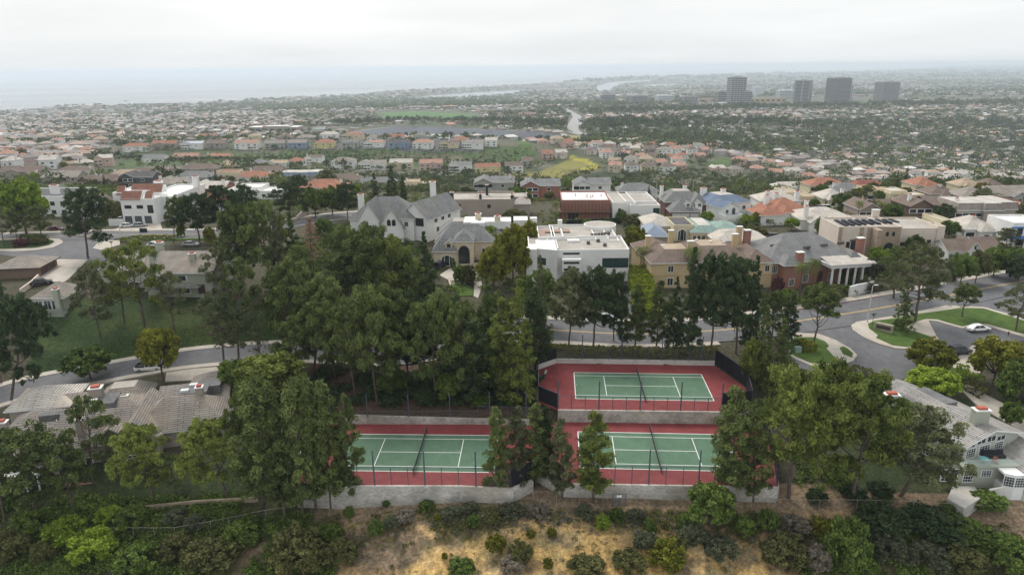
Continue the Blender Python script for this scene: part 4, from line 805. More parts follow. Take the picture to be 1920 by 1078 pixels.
b = MB(); [b.face([(q0[0]+x0, q0[1]+y0, q0[2]+2.9), (q0[0]+x1, q0[1]+y1, q0[2]+2.9), (q0[0]+x1, q0[1]+y1, q0[2]+3.9), (q0[0]+x0, q0[1]+y0, q0[2]+3.9)]) for x0, y0, x1, y1 in ((0, 0, 9.5, 0), (0, 0, 0, 6), (9.5, 0, 9.5, 6))]; b.obj('glass_rail', screenmat('rail_glass', (.55, .68, .66), .35), t)
pt = [tuple(p) for p in PZ(*zip((1776, 935), (1808, 953), (1846, 930), (1826, 912), (1786, 912)), -4.7)]
b = MB(); b.prism([(p[0], p[1]) for p in pt], -7.2, -4.62, 0); o = b.obj('patio', mat('pale_patio', (.56, .54, .50), .9, 'paver', .08), None); tag(o, 'pale concrete patio slab with a white kerb below the terrace house', 'patio')
def deckset(label, cat, nm, px, py, z, f):
    p = PZ([px], [py], z)[0]; t = thing(nm, label, cat, tuple(p)); f(t); return t
zt = float(q0[2]+t0[2]+2.87)
def _sofa(t): b = MB(); b.box(-1.6, -.5, 0, 1.6, .5, .42); b.obj('seat', DKM, t); b = MB(); b.box(-1.6, .32, .42, 1.6, .5, .95); b.obj('backrest', DKM, t)
def _tab(t): b = MB(); b.tube([(0, 0, .7), (0, 0, .76)], .7, 12); b.obj('table_top', mat('teal_paint', (.16, .42, .42), .6), t); b = MB(); b.tube([(0, 0, 0), (0, 0, .7)], .05, 6); b.obj('leg', DKM, t)
def _chr(t):
    b = MB(); b.box(-.3, -.3, .35, .3, .3, .42); b.obj('seat', mat('terracotta_paint', (.36, .13, .09), .7), t); b = MB(); b.box(-.3, .22, .42, .3, .3, .95); b.obj('backrest', _M['terracotta_paint'], t)
    for x in (-.26, .26): b = MB(); b.box(x-.03, -.28, 0, x+.03, .28, .35); b.obj('leg', _M['terracotta_paint'], t)
def _umb(t): b = MB(); b.tube([(0, 0, 0), (0, 0, 2.2)], .03, 6); b.obj('pole', TRIM, t); b = MB(); b.tube([(0, 0, .8), (0, 0, 1.3), (0, 0, 2.3)], [.22, .17, .03], 8); b.obj('canopy', TRIM, t)
deckset('dark sofa on the roof terrace with the glass rail', 'sofa', 'sofa', 1862, 856, zt, _sofa); deckset('turquoise round table on the roof terrace', 'table', 'round_table', 1843, 867, zt, _tab)
deckset('terracotta chair beside the turquoise table', 'chair', 'patio_chair', 1866, 868, zt, _chr); deckset('closed white parasol against the terrace house wall', 'parasol', 'parasol', 1853, 836, zt, _umb)
# --- second row across the road ---
bld('small white gabled wing of the lane house above the upper street', 132, 200, 416, 'white', 'brown', [(0, 0, .55, 10, 0, 5.4, 'gx', 3), (.45, -2, .55, 9, 0, 5.2, 'gy', 3)], [(1, 'f', .5, 3.4, 1.4, 1.3, 'w'), (0, 'f', .4, 1, 1.5, 1.3, 'w')], rot=.15)
def _cop(t, ws, ro):
    b = MB()
    for (x, y, w, z, h, d) in ((0.1, .0, 6.4, 8.7, 2.4, 1.9), (7.5, .3, 2.4, 8.6, 2.2, 1.9), (-5.4, 7.9, 2.6, 9.0, 2.6, 1.9), (-1.5, 9.5, 6, 9.4, 2.4, 2.2), (4.5, 9.0, 4.6, 9.6, 2.4, 2.0)):
        b.face([(x, y-.25, z-1.0), (x+w, y-.25, z-1.0), (x+w, y+d, z+h-.8), (x, y+d, z+h-.8)]); b.face([(x, y-.25, z-1.0), (x, y+d, z+h-.8), (x, y+d, z-1)], 1); b.face([(x+w, y-.25, z-1.0), (x+w, y+d, z-1), (x+w, y+d, z+h-.8)], 1); b.face([(x+w, y+d, z-1), (x, y+d, z-1), (x, y+d, z+h-.8), (x+w, y+d, z+h-.8)], 1)
    b.obj('copper_roof', [roofm('copper'), wallm('white')], t)
w_ = [(0, 0, 1, 9, 0, 7.6, 'flat'), (.35, 5, .95, 26, .05, 7.3, 'flat'), (-.62, 8, .6, 14, .3, 8.0, 'flat'), (-.1, 9.2, .6, 11, .1, 8.7, 'flat')]
bld('large white stepped house with ribbed copper roof panels and three dark garage doors', 233, 296, 420, 'white', 'white', w_, [(0, 'f', .16, .05, 2.5, 2.6, 'G'), (0, 'f', .45, .05, 2.5, 2.6, 'G'), (0, 'f', .74, .05, 2.5, 2.6, 'G'), (0, 'f', .2, 4.9, 2.2, 1.1, 'd'), (0, 'f', .55, 4.9, 2, 1.1, 'd'), (0, 'f', .85, 3.4, 1.8, 2.6, 'd'), (1, 'r', .2, 5, 1.3, 1.3, 'd'), (1, 'r', .35, 5, 1.3, 1.3, 'd'), (1, 'r', .55, 5, 1.3, 1.0, 'd'), (2, 'f', .75, 5, 1.8, 1.6, 'd'), (2, 'r', .15, 2.2, 1.2, 1.6, 'd')], chims=[(13.2, 26, 5, 11.0, 1.9, 1.5), (3.5, 19, 5, 10.6, 2.6, 1.4)], extra=_cop)
bld('white walled garden court before the copper roofed house', 205, 232, 424, 'white', 'white', [(0, 0, 1, .4, -.5, 2.2, 'flat')], cat='garden wall', name='garden_wall')
w_ = [(0, 0, 1, 18, 0, 6.6, 'flat'), (.30, -3, .4, 7, .1, 6.0, 'flat')]
bld('long white flat roofed house with black roof panels behind the lime green tree', -20, 132, 408, 'white', 'dark', w_, aw(w_, 26, 'f', 3.2, 'd'), chims=[(20, 6, 5, 9.6, 2.6, 1.4), (13.5, 4, 5, 8.4, 1.4, 1.2)], skyl=4)
# slate manor
w_ = [(-.02, 6, .74, 13, 0, 4.6, 'hip', 5.8), (.12, 1, .22, 12, 0, 5.4, 'gy', 5.2), (.36, -1.5, .26, 11, 0, 3.4, 'gy', 6.0), (.56, 3.5, .34, 19, 0, 5.9, 'gy', 4.6, .5, -.42), (.52, .5, .2, 8, 0, 5.9, 'hip', 3)]
bld('white manor with steep dark slate gables and tall white chimneys', 652, 826, 448, 'white', 'slate', w_, [(2, 'f', .42, 4.2, 1.1, 1.9, 'A'), (2, 'f', .62, 4.2, 1.1, 1.9, 'A'), (3, 'f', .72, 3.6, 2.8, 2.4, 'd'), (3, 'r', .25, 4.0, 1.8, 1.6, 'w'), (3, 'r', .45, 4.0, 1.8, 1.6, 'w'), (3, 'r', .65, 4.0, 1.8, 1.6, 'w'), (3, 'r', .3, 1, 1.6, 1.6, 'w'), (4, 'f', .6, 3.6, 1.2, 1.4, 'w'), (1, 'f', .5, 1.6, 1.6, 2.2, 'd')], rot=-.04, name='manor_house', chims=[(1.2, 14, 5, 10.6, 1.7, 1.2), (23.5, 16, 6, 14.2, 1.7, 1.4)], topc='white')
def _st(t, ws, ro):
    b = MB(); add = MB(); add_wing(b, add, 3.0, -1.2, 2.0, 4.0, 4.4, 1.5, 'gy', .9, .25); d_ = b.obj('dormer', wallm('cream'), t); add.obj('dormer_roof', [roofm('slate'), TRIM, TRIM], t); win(t, 'd', 4.0, -1.2, 4.6, .9, 1.2, 0)
    b = MB()
    for i, (x, w, y, d) in enumerate(((7, 4, 12.6, 8), (11.8, 8.5, 13, 6), (9, 4, 11.3, 2.4), (21, 4, 14, 5.5))): b.box(x, y, 6.5, x+w, y+d, 8.55+i*.05)
    b.obj('white_roof_deck', roofm('white'), ro)
w_ = [(0, -1.5, .36, 9, 0, 4.0, 'hip', 4.2), (.34, 0, .32, 7, .05, 6.2, 'hip', 2.4, .3), (.0, 5.5, 1.0, 8.5, .1, 4.8, 'hip', 3.8), (.02, 11, 1.1, 12, .05, 5.6, 'hipflat', 2.8)]
bld('tan stone house with a tall arched black entrance and grey slate roof', 815, 925, 496, 'stone', 'slate', w_, [(0, 'f', .62, .1, 3.2, 2.9, 'a'), (1, 'f', .52, .1, 3.0, 4.9, 'A'), (2, 'f', .85, 1, 1.8, 1.8, 'w')], extra=_st, topc='gravel', chims=[(11, 17, 5, 10, 1.6, 1.2, wallm('cream')), (16.5, 14, 5, 9.8, 1.6, 1.2, wallm('cream'))])
w_ = [(0, 0, .85, 15, 0, 5.8, 'flat'), (.35, 6, .68, 13, .1, 5.4, 'flat'), (.84, 2, .22, 8, 0, 4.2, 'hip', 2)]
bld('flat roofed taupe house with black roof vents behind the stone house', 842, 985, 408, 'taupe', 'gravel', w_, [(0, 'f', .08, 3.9, 1.3, .8, 'd'), (0, 'f', .16, 3.9, 1.3, .8, 'd'), (0, 'f', .62, 3.2, 1.2, 1.2, 'd')], roof2=None, chims=[(1, 3, 5, 8.2, 1.2, 1.2, DKM), (11, 1.5, 5, 7.8, .9, .9, DKM), (13, 11, 5, 9.4, .9, .9, DKM), (22, 1.5, 4, 7.4, 1.1, 1.1, DKM)], topc='gravel')
# white modern house
def _mod(t, ws, ro):
    W = ws[0][2]; b = MB()
    for i in range(6): x, y = 17.2+i*.95, 15.5+i*.35; b.box(x, y, 6.9, x+.75, y+.7, 7.75); b.obj('air_conditioner', mat('ac_grey', (.10, .09, .085), .7, 'plain', .3), ro); b = MB()
    for x, y in ((15.2, 7), (18.0, 9.3), (19.2, 4.6)): b.box(x, y, 6.9, x+.85, y+.8, 7.7); b.obj('air_conditioner', mat('ac_grey', (.10, .09, .085), .7, 'plain', .3), ro); b = MB()
    b = MB(); b.box(10.4, 9.5, 6.9, 13.6, 11.8, 7.35); b.obj('skylight', mat('skylight_white', (.68, .68, .66), .5), ro)
    b = MB(); b.prism([(8.2, -2.2), (12.9, -2.2), (12.9, -.02), (8.2, -.02)], 2.3, 5.4); b.obj('white_balcony', wallm('white'), t); win(t, 'd', 10.5, -2.2, 4.3, 3.9, .55); win(t, 'd', 10.5, -2.2, 2.6, 3.9, .55); win(t, 'd', 10.6, -.0, 6.1, 4.2, .5)
    b = MB(); b.box(3.0, 13, 7.0, 5.0, 24, 7.22); b.box(5, 21, 7.0, 12, 24, 7.2); b.obj('roof_deck', mat('deck_brown', (.33, .235, .19), .9, 'plain', .15), ro)
    b = MB(); [b.tube([(24.2+4.4*math.cos(a), 26+4.4*math.sin(a), 0.) for a in (0,)]+[(24.2+4.4, 26, .1)], .01, 3) for _ in ()]
    pts = [(21+4.6*math.cos(a), 27+4.6*math.sin(a)) for a in np.linspace(0, 2*math.pi, 28, endpoint=False)]; b.prism(pts, -3, 7.9); b.obj('round_tower', wallm('white'), t); pts = [(21+4.3*math.cos(a), 27+4.3*math.sin(a)) for a in np.linspace(0, 2*math.pi, 28, endpoint=False)]; b = MB(); b.prism(pts, 7.91, 7.94); b.obj('tower_roof', roofm('gravel', True), ro); win(t, 'T', 23.6, 23.3, 4.9, 2.2, 1.8, .6)
    b = MB(); b.prism([(2.0, .6), (6.9, -2.4), (7.05, 11.9), (2.0, 11.9)], -3, [7.6, 7.9, 7.1, 7.1], 0); b.prism([(-.6, -2.6), (1.9, -2.6), (1.9, 3), (-.6, 3)], -3, 8.2, 0); b.obj('angled_wing', wallm('white'), t); win(t, 'T', 3.2, -.15, 3.6, 2.4, 1.8, -.55)
    # parapet ribs and stair blocks on the roof
    b = MB(); b.box(2.8, 12.2, 6.7, 3.1, 26, 7.9); b.box(3.1, 12.2, 6.7, 9.6, 12.5, 7.9); b.box(9.3, 12.5, 6.7, 9.6, 22, 7.95); b.box(1.0, 27, 6, 3.0, 29, 9.8); b.box(9, 26.5, 6, 10.2, 28, 9.2); b.box(13, 13.8, 6.7, 25.2, 14.1, 7.6); b.obj('parapet', wallm('white'), t)
w_ = [(.20, 0, .80, 14, 0, 6.9, 'flat'), (0, 2.2, .30, 26, .05, 6.75, 'flat'), (.26, 12, .60, 18, .1, 6.7, 'flat'), (.72, 10, .24, 14, .07, 6.65, 'flat'), (0.0, -1.2, .06, 5, 0, 7.4, 'flat')]
bld('big white modern house with flat roofs, round tower and wide dark glass', 992, 1178, 522, 'white', 'gravel', w_, [(0, 'f', .83, 2.6, 6.6, 2.5, 'T'), (1, 'f', .5, 1.8, 2.2, 2.6, 'T')], extra=_mod)
# tan house with hipped roof
def _tan(t, ws, ro):
    b = MB(); L_ = ws[0][2]; b.box(-.15, -.12, 3.15, 14.1, -.003, 3.3); b.obj('string_course', mat('tan_trim', (.52, .40, .25), .9), t); b = MB(); b.box(24.6, -1.12, 3.1, 30.2, -1.003, 3.25); b.obj('string_course', mat('tan_trim', (.52, .40, .25), .9), t)
    b = MB(); [b.box(x, y, z-.1, x+.7, y+.5, z+.14) for x, y, z in ((4.2, 7.2, 8.8), (5, 5.2, 8.5), (17, 9, 9.2), (20, 8, 9.2), (14, 11, 9.2))]; b.obj('roof_vent', TRIM, ro)
w_ = [(0, 0, .47, 14, 0, 6.4, 'hipflat', 2.3), (.30, 1.2, .55, 16, .05, 6.4, 'hipflat', 2.5), (.78, -1, .22, 13, 0, 6.3, 'hip', 2.4), (-.02, 8, .3, 12, .1, 6.3, 'hip', 2.6)]
bld('tan stucco mansion with brown tiled hip roof and six stubby chimneys', 1220, 1446, 540, 'tan', 'brown', w_, [(0, 'f', .34, 3.9, 1.5, 1.7, 'w'), (0, 'f', .34, .5, 1.5, 2.0, 'w'), (0, 'f', .75, 3.9, 1.5, 1.7, 'w'), (2, 'f', .35, 3.8, 1.3, 1.7, 'w'), (2, 'f', .3, .7, 1.3, 1.9, 'w'), (2, 'f', .8, 3.8, 1.2, 1.7, 'w'), (1, 'f', .5, 3.9, 1.6, 1.7, 'w'), (1, 'f', .75, 3.9, 1.6, 1.7, 'w'), (0, 'l', .4, 3.5, 1.4, 1.6, 'w')], rot=.05, name='mansion', extra=_tan, topc='tan',
  chims=[(1.0, 9, 5, 11.0, 1.2, .9, wallm('tan'), False), (8.0, 13, 5, 11.4, 1.3, .9, wallm('tan'), False), (10.8, 5, 5, 10.4, 1.5, .9, wallm('tan'), False), (23.6, 9, 5, 11.0, 1.4, .9, wallm('tan'), False), (26.5, 14, 5, 11.8, 1.3, 1, wallm('tan'), False)])
# brick house with white portico
def _por(t, ws, ro):
    b = MB(); x0, x1, y0 = 14.2, 25.4, -4.6
    for i in range(6): x = x0+.5+(x1-x0-1)*i/5; b.tube([(x, y0+.3, -1.5), (x, y0+.3, 5.0)], [.34, .27], 10); b.box(x-.42, y0-.1, 5.0, x+.42, y0+.7, 5.25); b.box(x-.42, y0-.1, -1.6, x+.42, y0+.7, -.1)
    cc = b.obj('column', TRIM, t); b = MB(); b.box(x0-.3, y0-.3, 5.25, x1+.3, .4, 6.0); b.box(x0-.6, y0-.6, 6.0, x1+.6, .4, 6.2); b.obj('portico', TRIM, t)
    b = MB(); b.face([(x0-.6, y0-.6, 6.21), (x1+.6, y0-.6, 6.21), (x1, 1.5, 7.0), (x0, 1.5, 7.0)]); b.obj('portico_roof', roofm('pale'), t)
    b = MB(); [b.box(x0+3.5, y0-.5-.4*k, -2.6, x0+7.5, y0-.1-.4*k, -.2-.18*k) for k in range(9)]; b.obj('steps', mat('brick_paving', (.30, .13, .10), .9, 'brick'), t)
    for x, y in ((4.5, 6.5), (11.5, 3.0), (17, 4.2), (22.5, 5.6), (27.3, 7.4)):
        b = MB(); b.tube([(x-.9, y-.5, 8.9), (x+.9, y+.0, 8.8)], [.28, .5], 8); b.obj('roof_vent', mat('vent_dark', (.09, .08, .075), .7), ro)
w_ = [(0, 0, 1, 17, 0, 6.2, 'hip', 5.2, .6), (.12, -2.6, .18, 6, .05, 6.1, 'hip', 2, .5), (.86, -1.2, .13, 6, .05, 6.1, 'hip', 2, .5)]
bld('red brick mansion with a pale slate roof and white columned portico', 1436, 1622, 538, 'brick', 'slate', w_, [(0, 'f', .06, 3.4, 2.2, 2.0, 'm'), (1, 'f', .5, .6, 1.5, 2.0, 'm'), (0, 'f', .42, 3.4, 1.7, 1.9, 'm'), (0, 'f', .42, .6, 1.7, 2.2, 'm'), (0, 'f', .58, .3, 1.4, 3.0, 'D'), (0, 'f', .70, 3.4, 1.4, 1.9, 'm'), (0, 'f', .70, .6, 1.4, 2.2, 'm'), (0, 'f', .36, 3.4, 1.4, 1.9, 'm'), (2, 'f', .5, 3.0, 1.6, 2.0, 'm'), (2, 'f', .5, .4, 1.6, 2.0, 'm'), (0, 'l', .25, 3.4, 1.4, 1.8, 'm'), (0, 'l', .7, 3.4, 1.4, 1.8, 'm')], rot=.16, name='mansion', extra=_por,
  chims=[(7.2, -1.6, 4, 8.9, 1.7, 1.2, wallm('brick'), False), (1.2, 14, 5, 11.2, 1.7, 1.2, wallm('brick'), False), (28.2, 5.5, 5, 9.8, 1.7, 1.3, wallm('brick'), False)])
# beige hall with solar panels
def _hall(t, ws, ro):
    b = MB()
    for x in (0.0, 5.9, 8.0, 11.5, 16.2): b.box(x, -.18, -2, x+1.0, -.003, 8.6)
    b.box(9.2, -3.4, -2, 10.6, -.003, 8.4); b.obj('pilaster', mat('wall_sandstone', (.44, .34, .26), .92, 'stone', .1), t)
    b = MB(); [b.box(2.5+i*2.0, 2.0+i*.45, 8.5, 3.6+i*2.0, 9.5+i*.1, 8.78) for i in range(9)]; b.obj('solar_panel', mat('solar_panel', (.010, .013, .022), .6, spec=.2), ro)
    b = MB(); b.box(11.9, -.22, -2, 16.9, -.006, 8.55); b.obj('entrance_front', mat('wall_sandstone', (.44, .34, .26), .92, 'stone', .1), t); win(t, 'A', 14.4, -.22, -.2, 2.8, 4.4); win(t, 'A', 13.5, -.22, 6.0, .8, 1.3); win(t, 'A', 15.2, -.22, 6.0, .8, 1.3)
    b = MB(); b.box(1.4, -1.2, 1.4, 5.4, -.003, 1.9); b.obj('balcony', mat('wall_sandstone', (.44, .34, .26), .92, 'stone', .1), t)
w_ = [(0, 0, .46, 13, 0, 8.3, 'flat'), (.30, 0, .28, 16, .02, 8.2, 'flat'), (.57, 1.5, .42, 15, .0, 7.4, 'flat'), (.93, 1.2, .07, 6, 0, 8.0, 'flat')]
bld('large beige hall like house with an arched stone entrance and solar panels', 1566, 1766, 482, 'beige', 'gravel', w_, [(0, 'f', .22, 2.0, 1.0, 2.4, 'd'), (0, 'f', .34, 1.4, 1.8, 3.0, 'T'), (2, 'f', .45, 2.8, 1.8, 1.5, 'd'), (2, 'f', .72, 3.4, 1.1, 1.1, 'd'), (2, 'f', .15, 2.2, 1.4, 1.6, 'd')], rot=-.02, name='mansion', extra=_hall, chims=[(17, 15, 6, 10.4, 2, 1, wallm('beige'), False)])
bld('small white house with brown roof and half timbered gable above the road', 1775, 1868, 492, 'white', 'brown', [(0, 0, .5, 9, 0, 3.4, 'gx', 2.2), (.34, -.6, .28, 8, .05, 3.4, 'gy', 2.4), (.58, .6, .46, 9, .1, 3.3, 'gx', 2.7)], [(0, 'f', .12, .3, 1.2, 2.2, 'm'), (0, 'f', .3, .3, 1.2, 2.2, 'm'), (0, 'f', .5, .3, 1.2, 2.2, 'm'), (0, 'f', .68, .3, 1.2, 2.2, 'm'), (1, 'f', .5, 3.8, .5, 1.0, 'd'), (2, 'f', .5, .8, 1.6, 1.3, 'w')], rot=-.05, skyl=0)
def _wb(t, ws, ro):
    b = MB(); b.box(-.4, -.5, 5.55, 14, .1, 5.85); b.box(-1.6, -3, 2.8, 14, .1, 3.1); b.obj('blue_awning', mat('blue_canvas', (.03, .16, .42), .7), t); b = MB(); [b.tube([(x, -2.7, -1), (x, -2.7, 2.8)], .16, 8) for x in (-1, 2, 5, 8)]; b.obj('column', TRIM, t)
bld('white house with bright blue awnings at the right edge', 1893, 1960, 462, 'white', 'white', [(0, 0, 1, 12, 0, 6.6, 'flat')], [(0, 'f', .2, 3.4, 1.6, 2, 'd'), (0, 'f', .5, 3.4, 1.6, 2, 'd'), (0, 'f', .25, .2, 2.4, 2.3, 'd'), (0, 'f', .7, .2, 2.4, 2.3, 'd')], extra=_wb)
# --- third row ---
def _con(t, ws, ro):
    b = MB(); W = ws[0][2]; D = ws[0][3]
    for i in range(15): x = W*i/14; [b.box(x-.09, y-.09, z, x+.09, y+.09, z+2.9) for y in (-.1,) for z in (.4, 3.4)]
    for i in range(10): y = D*i/9; [b.box(-.2, y-.09, z, -.02, y+.09, z+2.9) for z in (.4, 3.4)]
    b.box(-.6, -1.6, 3.1, W+.3, -.02, 3.35); b.box(-.9, -.4, 3.1, -.21, D, 3.35); [b.box(W*i/6-.05, -1.6, 3.35, W*i/6+.05, -1.5, 4.3) for i in range(7)]; b.box(-.6, -1.6, 4.3, W+.3, -1.5, 4.38); b.obj('timber_frame', mat('raw_timber', (.17, .10, .075), .9, 'plain', .3), t)
    b = MB(); [b.box(x, y, 7.2, x+.25, y+.25, 8.3) for x, y in ((9, 5), (10.2, 3), (11, 4.4), (5, 7), (14, 6))]; b.obj('roof_pipe', CAPB, ro)
bld('red brick house shell under construction with a white flat roof', 1052, 1142, 414, 'brick', 'white', [(0, 0, 1, 19, 0, 3.0, 'flat'), (.45, .6, .53, 17.5, .05, 6.2, 'flat'), (.0, .2, 1, 18.6, 6.45, .28, 'flat')], [(0, 'f', .25, .2, 3.6, 2.4, 'd'), (1, 'f', .2, 3.4, 3, 2.5, 'd'), (1, 'f', .8, 3.4, 2.4, 2.5, 'd'), (1, 'f', .55, .3, 3, 2.3, 'd')], rot=-.04, extra=_con)
w_ = [(0, 0, .5, 22, 0, 6.2, 'flat'), (.36, -2, .64, 18, .05, 5.6, 'flat'), (.30, 3, .68, 19, .1, 6.0, 'flat')]
bld('white cubic house with a teal garage door and glass corner', 1148, 1234, 416, 'white', 'gravel', w_, [(1, 'f', .15, .1, 2.4, 3.0, 'T'), (1, 'f', .88, 1.0, 2.2, 4.0, 'T'), (0, 'f', .3, 3, 1, 1.6, 'd')])
def _gd(t, ws, ro):
    for x in (5.2, 9.2): b, r_ = MB(), MB(); add_wing(b, r_, x, 1.2, 1.9, 3.4, 4.4, 1.3, 'gy', .9, .2); b.obj('dormer', wallm('white'), ro); r_.obj('dormer_roof', [roofm('slate'), TRIM, TRIM], t); win(t, 'w', x+.95, 1.2, 4.6, 1.1, 1.1)
bld('grey roofed house with two white dormers above three white garage doors', 1257, 1330, 414, 'darkbrick', 'slate', [(0, 0, .74, 8.5, 0, 3.2, 'hip', 3.6), (-.04, 7.5, 1.0, 13, .05, 5.2, 'hipflat', 3.2), (.6, 4, .4, 10, .1, 4.8, 'hip', 3.4)], [(0, 'f', .2, .05, 2.9, 2.4, 'g'), (0, 'f', .5, .05, 2.9, 2.4, 'g'), (0, 'f', .82, .05, 2.9, 2.4, 'g')], extra=_gd, chims=[(-.2, 16, 4, 9.4, 1.1, 1.1), (9, 19, 4, 9.0, 1.3, 1.1)])
bld('low cream pavilion with a large arched window behind the tan house', 1262, 1300, 452, 'cream', 'dark', [(0, 0, 1, 12, 0, 4.6, 'flat')], [(0, 'f', .42, .2, 2.8, 3.6, 'a')], cat='house')
bld('low house with a pale green glass roof beside the cream pavilion', 1296, 1385, 456, 'cream', 'green', [(0, 0, .62, 16, 0, 3.4, 'hipflat', 1.6), (.5, 2, .6, 12, .05, 3.2, 'hip', 1.6)], [(0, 'f', .1, .8, 1, 1.6, 'w'), (0, 'f', .25, .8, 1, 1.6, 'w'), (0, 'f', .4, .8, 1, 1.6, 'w')], topc='pale')
bld('low pale slate roofed house left of the cream pavilion', 1212, 1262, 444, 'cream', 'pale', [(0, 0, 1, 14, 0, 3.4, 'hip', 2.2)], [(0, 'f', .5, 1, 1.4, 1.3, 'w'), (0, 'f', .85, 1, 1.4, 1.3, 'w')])
bld('small house with a dark blue seamed metal roof beside the golden trees', 1206, 1252, 466, 'taupe', 'bluegrey', [(0, 0, 1, 12, 0, 3.6, 'hip', 2.4)])
bld('pale slate roofed wing between the cream pavilion and the brick mansion', 1340, 1440, 470, 'cream', 'pale', [(0, 0, 1, 12, 0, 3.0, 'hip', 2.2)])
bld('white two storey house with a bright blue tiled roof', 1352, 1440, 420, 'white', 'blue', [(0, 0, .42, 9, 0, 5.6, 'gy', 1.9), (.08, 5, .9, 15, 0, 5.8, 'hipflat', 2.2), (-.03, -3, .42, 4, 0, 3, 'flat')], [(0, 'f', .3, 3.4, 1.2, 1.4, 'w'), (0, 'f', .7, 3.0, 1.6, 2.4, 'a'), (2, 'f', .3, .1, 2.6, 2.2, 'g'), (2, 'f', .75, .1, 2.6, 2.2, 'g'), (1, 'f', .8, 3.2, 1.4, 1.4, 'w')], rot=.35, chims=[(4, 17, 4, 9.3, 2.0, 1.4), (11, 15, 4, 8.8, 1.6, 1.2)], topc='pale')
bld('pale house with a long grey hipped roof behind the blue roofed one', 1425, 1500, 398, 'white', 'pale', [(0, 0, 1, 12, 0, 4.2, 'hip', 3), (.3, -3, .3, 8, 0, 4.1, 'hip', 2.4)], [(1, 'f', .5, 1, 1.6, 1.6, 'w')], chims=[(3, 2, 3, 7.4, 1.6, 1.3), (14, 2, 3, 7.2, 1.6, 1.3)])
bld('white house with a large red clay tile roof and brown garage door', 1425, 1536, 424, 'white', 'terra', [(0, 0, .42, 11, 0, 3.6, 'hip', 2.4), (.3, 4, .7, 13, .05, 3.8, 'hip', 3.6), (.42, 1, .2, 6, .1, 3.9, 'hip', 1.8)], [(0, 'f', .3, .8, 1.2, 1.6, 'w'), (1, 'f', .22, .1, 3.2, 2.4, 'B'), (1, 'f', .7, .8, 1.4, 1.4, 'w')], rot=.12, chims=[(7.5, 12, 3, 8.0, 1.5, 1.2), (11.5, 13, 3, 8.2, 1.6, 1.4), (19, 6, 3, 6.8, 1.1, 1.1)])
bld('low house with a pale green grey slate roof beside the beige hall', 1502, 1600, 432, 'white', 'pale', [(0, 0, 1, 14, 0, 3.6, 'hip', 2.8), (.1, -3, .3, 8, 0, 3.4, 'gy', 2.0)], [(1, 'f', .5, .8, 1.4, 1.4, 'w')], chims=[(1.5, 1.5, 2, 7.5, 1.2, 1.2)])
# ---------------- trees ----------------
BARK = mat('pine_bark', (.16, .125, .10), .95, 'mottle', .25, 2.0, c2=(.08, .06, .05)); BARKG = mat('grey_bark', (.22, .20, .175), .95, 'mottle', .2, 2.0, c2=(.12, .11, .095))
LM = {
 'pine': leafmat('pine_needles', (.024, .044, .014), (.195, .240, .075)), 'olivepine': leafmat('grey_pine_needles', (.042, .056, .028), (.215, .235, .110)),
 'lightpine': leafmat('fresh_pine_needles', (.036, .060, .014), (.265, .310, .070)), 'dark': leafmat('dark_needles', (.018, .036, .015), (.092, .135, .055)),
 'yellow': leafmat('yellow_green_leaves', (.060, .075, .012), (.270, .270, .035)), 'bright': leafmat('spring_leaves', (.085, .140, .018), (.290, .390, .045)),
 'green': leafmat('green_leaves', (.034, .062, .015), (.175, .245, .055)), 'grey': leafmat('sage_leaves', (.050, .062, .036), (.165, .180, .105)),
 'rust': leafmat('dry_needles', (0.189, 0.109, 0.065), (0.435, 0.275, 0.189)), 'palm': leafmat('palm_fronds', (0.051, 0.080, 0.022), (0.217, 0.239, 0.065)), 'purple': leafmat('purple_leaves', (0.072, 0.026, 0.032), (0.189, 0.072, 0.080)),
 'hedge': leafmat('lime_hedge_leaves', (.09, .12, .012), (.26, .30, .03)), 'twig': leafmat('bare_twigs', (0.145, 0.123, 0.094), (0.290, 0.254, 0.203)), 'olive': leafmat('olive_leaves', (0.065, 0.072, 0.029), (0.181, 0.181, 0.065))}
def cards(C, Rr, n, size, asp=.45, sq=.75, up=.25, rng=None, jit=.8):
    rng = rng or RNG; N = len(C); c_ = np.repeat(C, n, 0); r = np.repeat(Rr, n); d = rng.normal(size=(N*n, 3)); d[:, 2] += up; d /= np.linalg.norm(d, axis=1)[:, None]
    p = c_+d*(r*rng.uniform(.5, 1.08, N*n))[:, None]*np.array([1, 1, sq]); nn = d*.75+rng.normal(size=d.shape)*jit; nn /= np.linalg.norm(nn, axis=1)[:, None]
    a = np.cross(nn, rng.normal(size=d.shape)); a /= np.linalg.norm(a, axis=1)[:, None]+1e-9; b = np.cross(nn, a); s = (size*rng.uniform(.6, 1.35, N*n))[:, None]
    V = np.stack([p-a*s, p-b*s*asp, p+a*s, p+b*s*asp], 1).reshape(-1, 3); F = np.arange(len(V)).reshape(-1, 4)
    sh = np.repeat(rng.uniform(0, .62, N), n)+rng.uniform(0, .3, N*n); return V, F, sh
def merge(parts):
    V, F, Sh, k = [], [], [], 0
    for v, f, s in parts: V.append(v); F.append(f+k); Sh.append(s); k += len(v)
    return np.concatenate(V), np.concatenate(F), np.concatenate(Sh)
PROTO = {}
def limb(b, p0, p1, r0, r1, rng, n=4, wob=.12):
    p0, p1 = np.array(p0, float), np.array(p1, float); L_ = np.linalg.norm(p1-p0); P = [p0+(p1-p0)*i/n+(rng.normal(size=3)*wob*L_*.25 if 0 < i < n else 0)+np.array([0, 0, -.08*L_*math.sin(math.pi*i/n)]) for i in range(n+1)]
    b.tube(P, list(np.linspace(r0, r1, n+1)), 5); return P
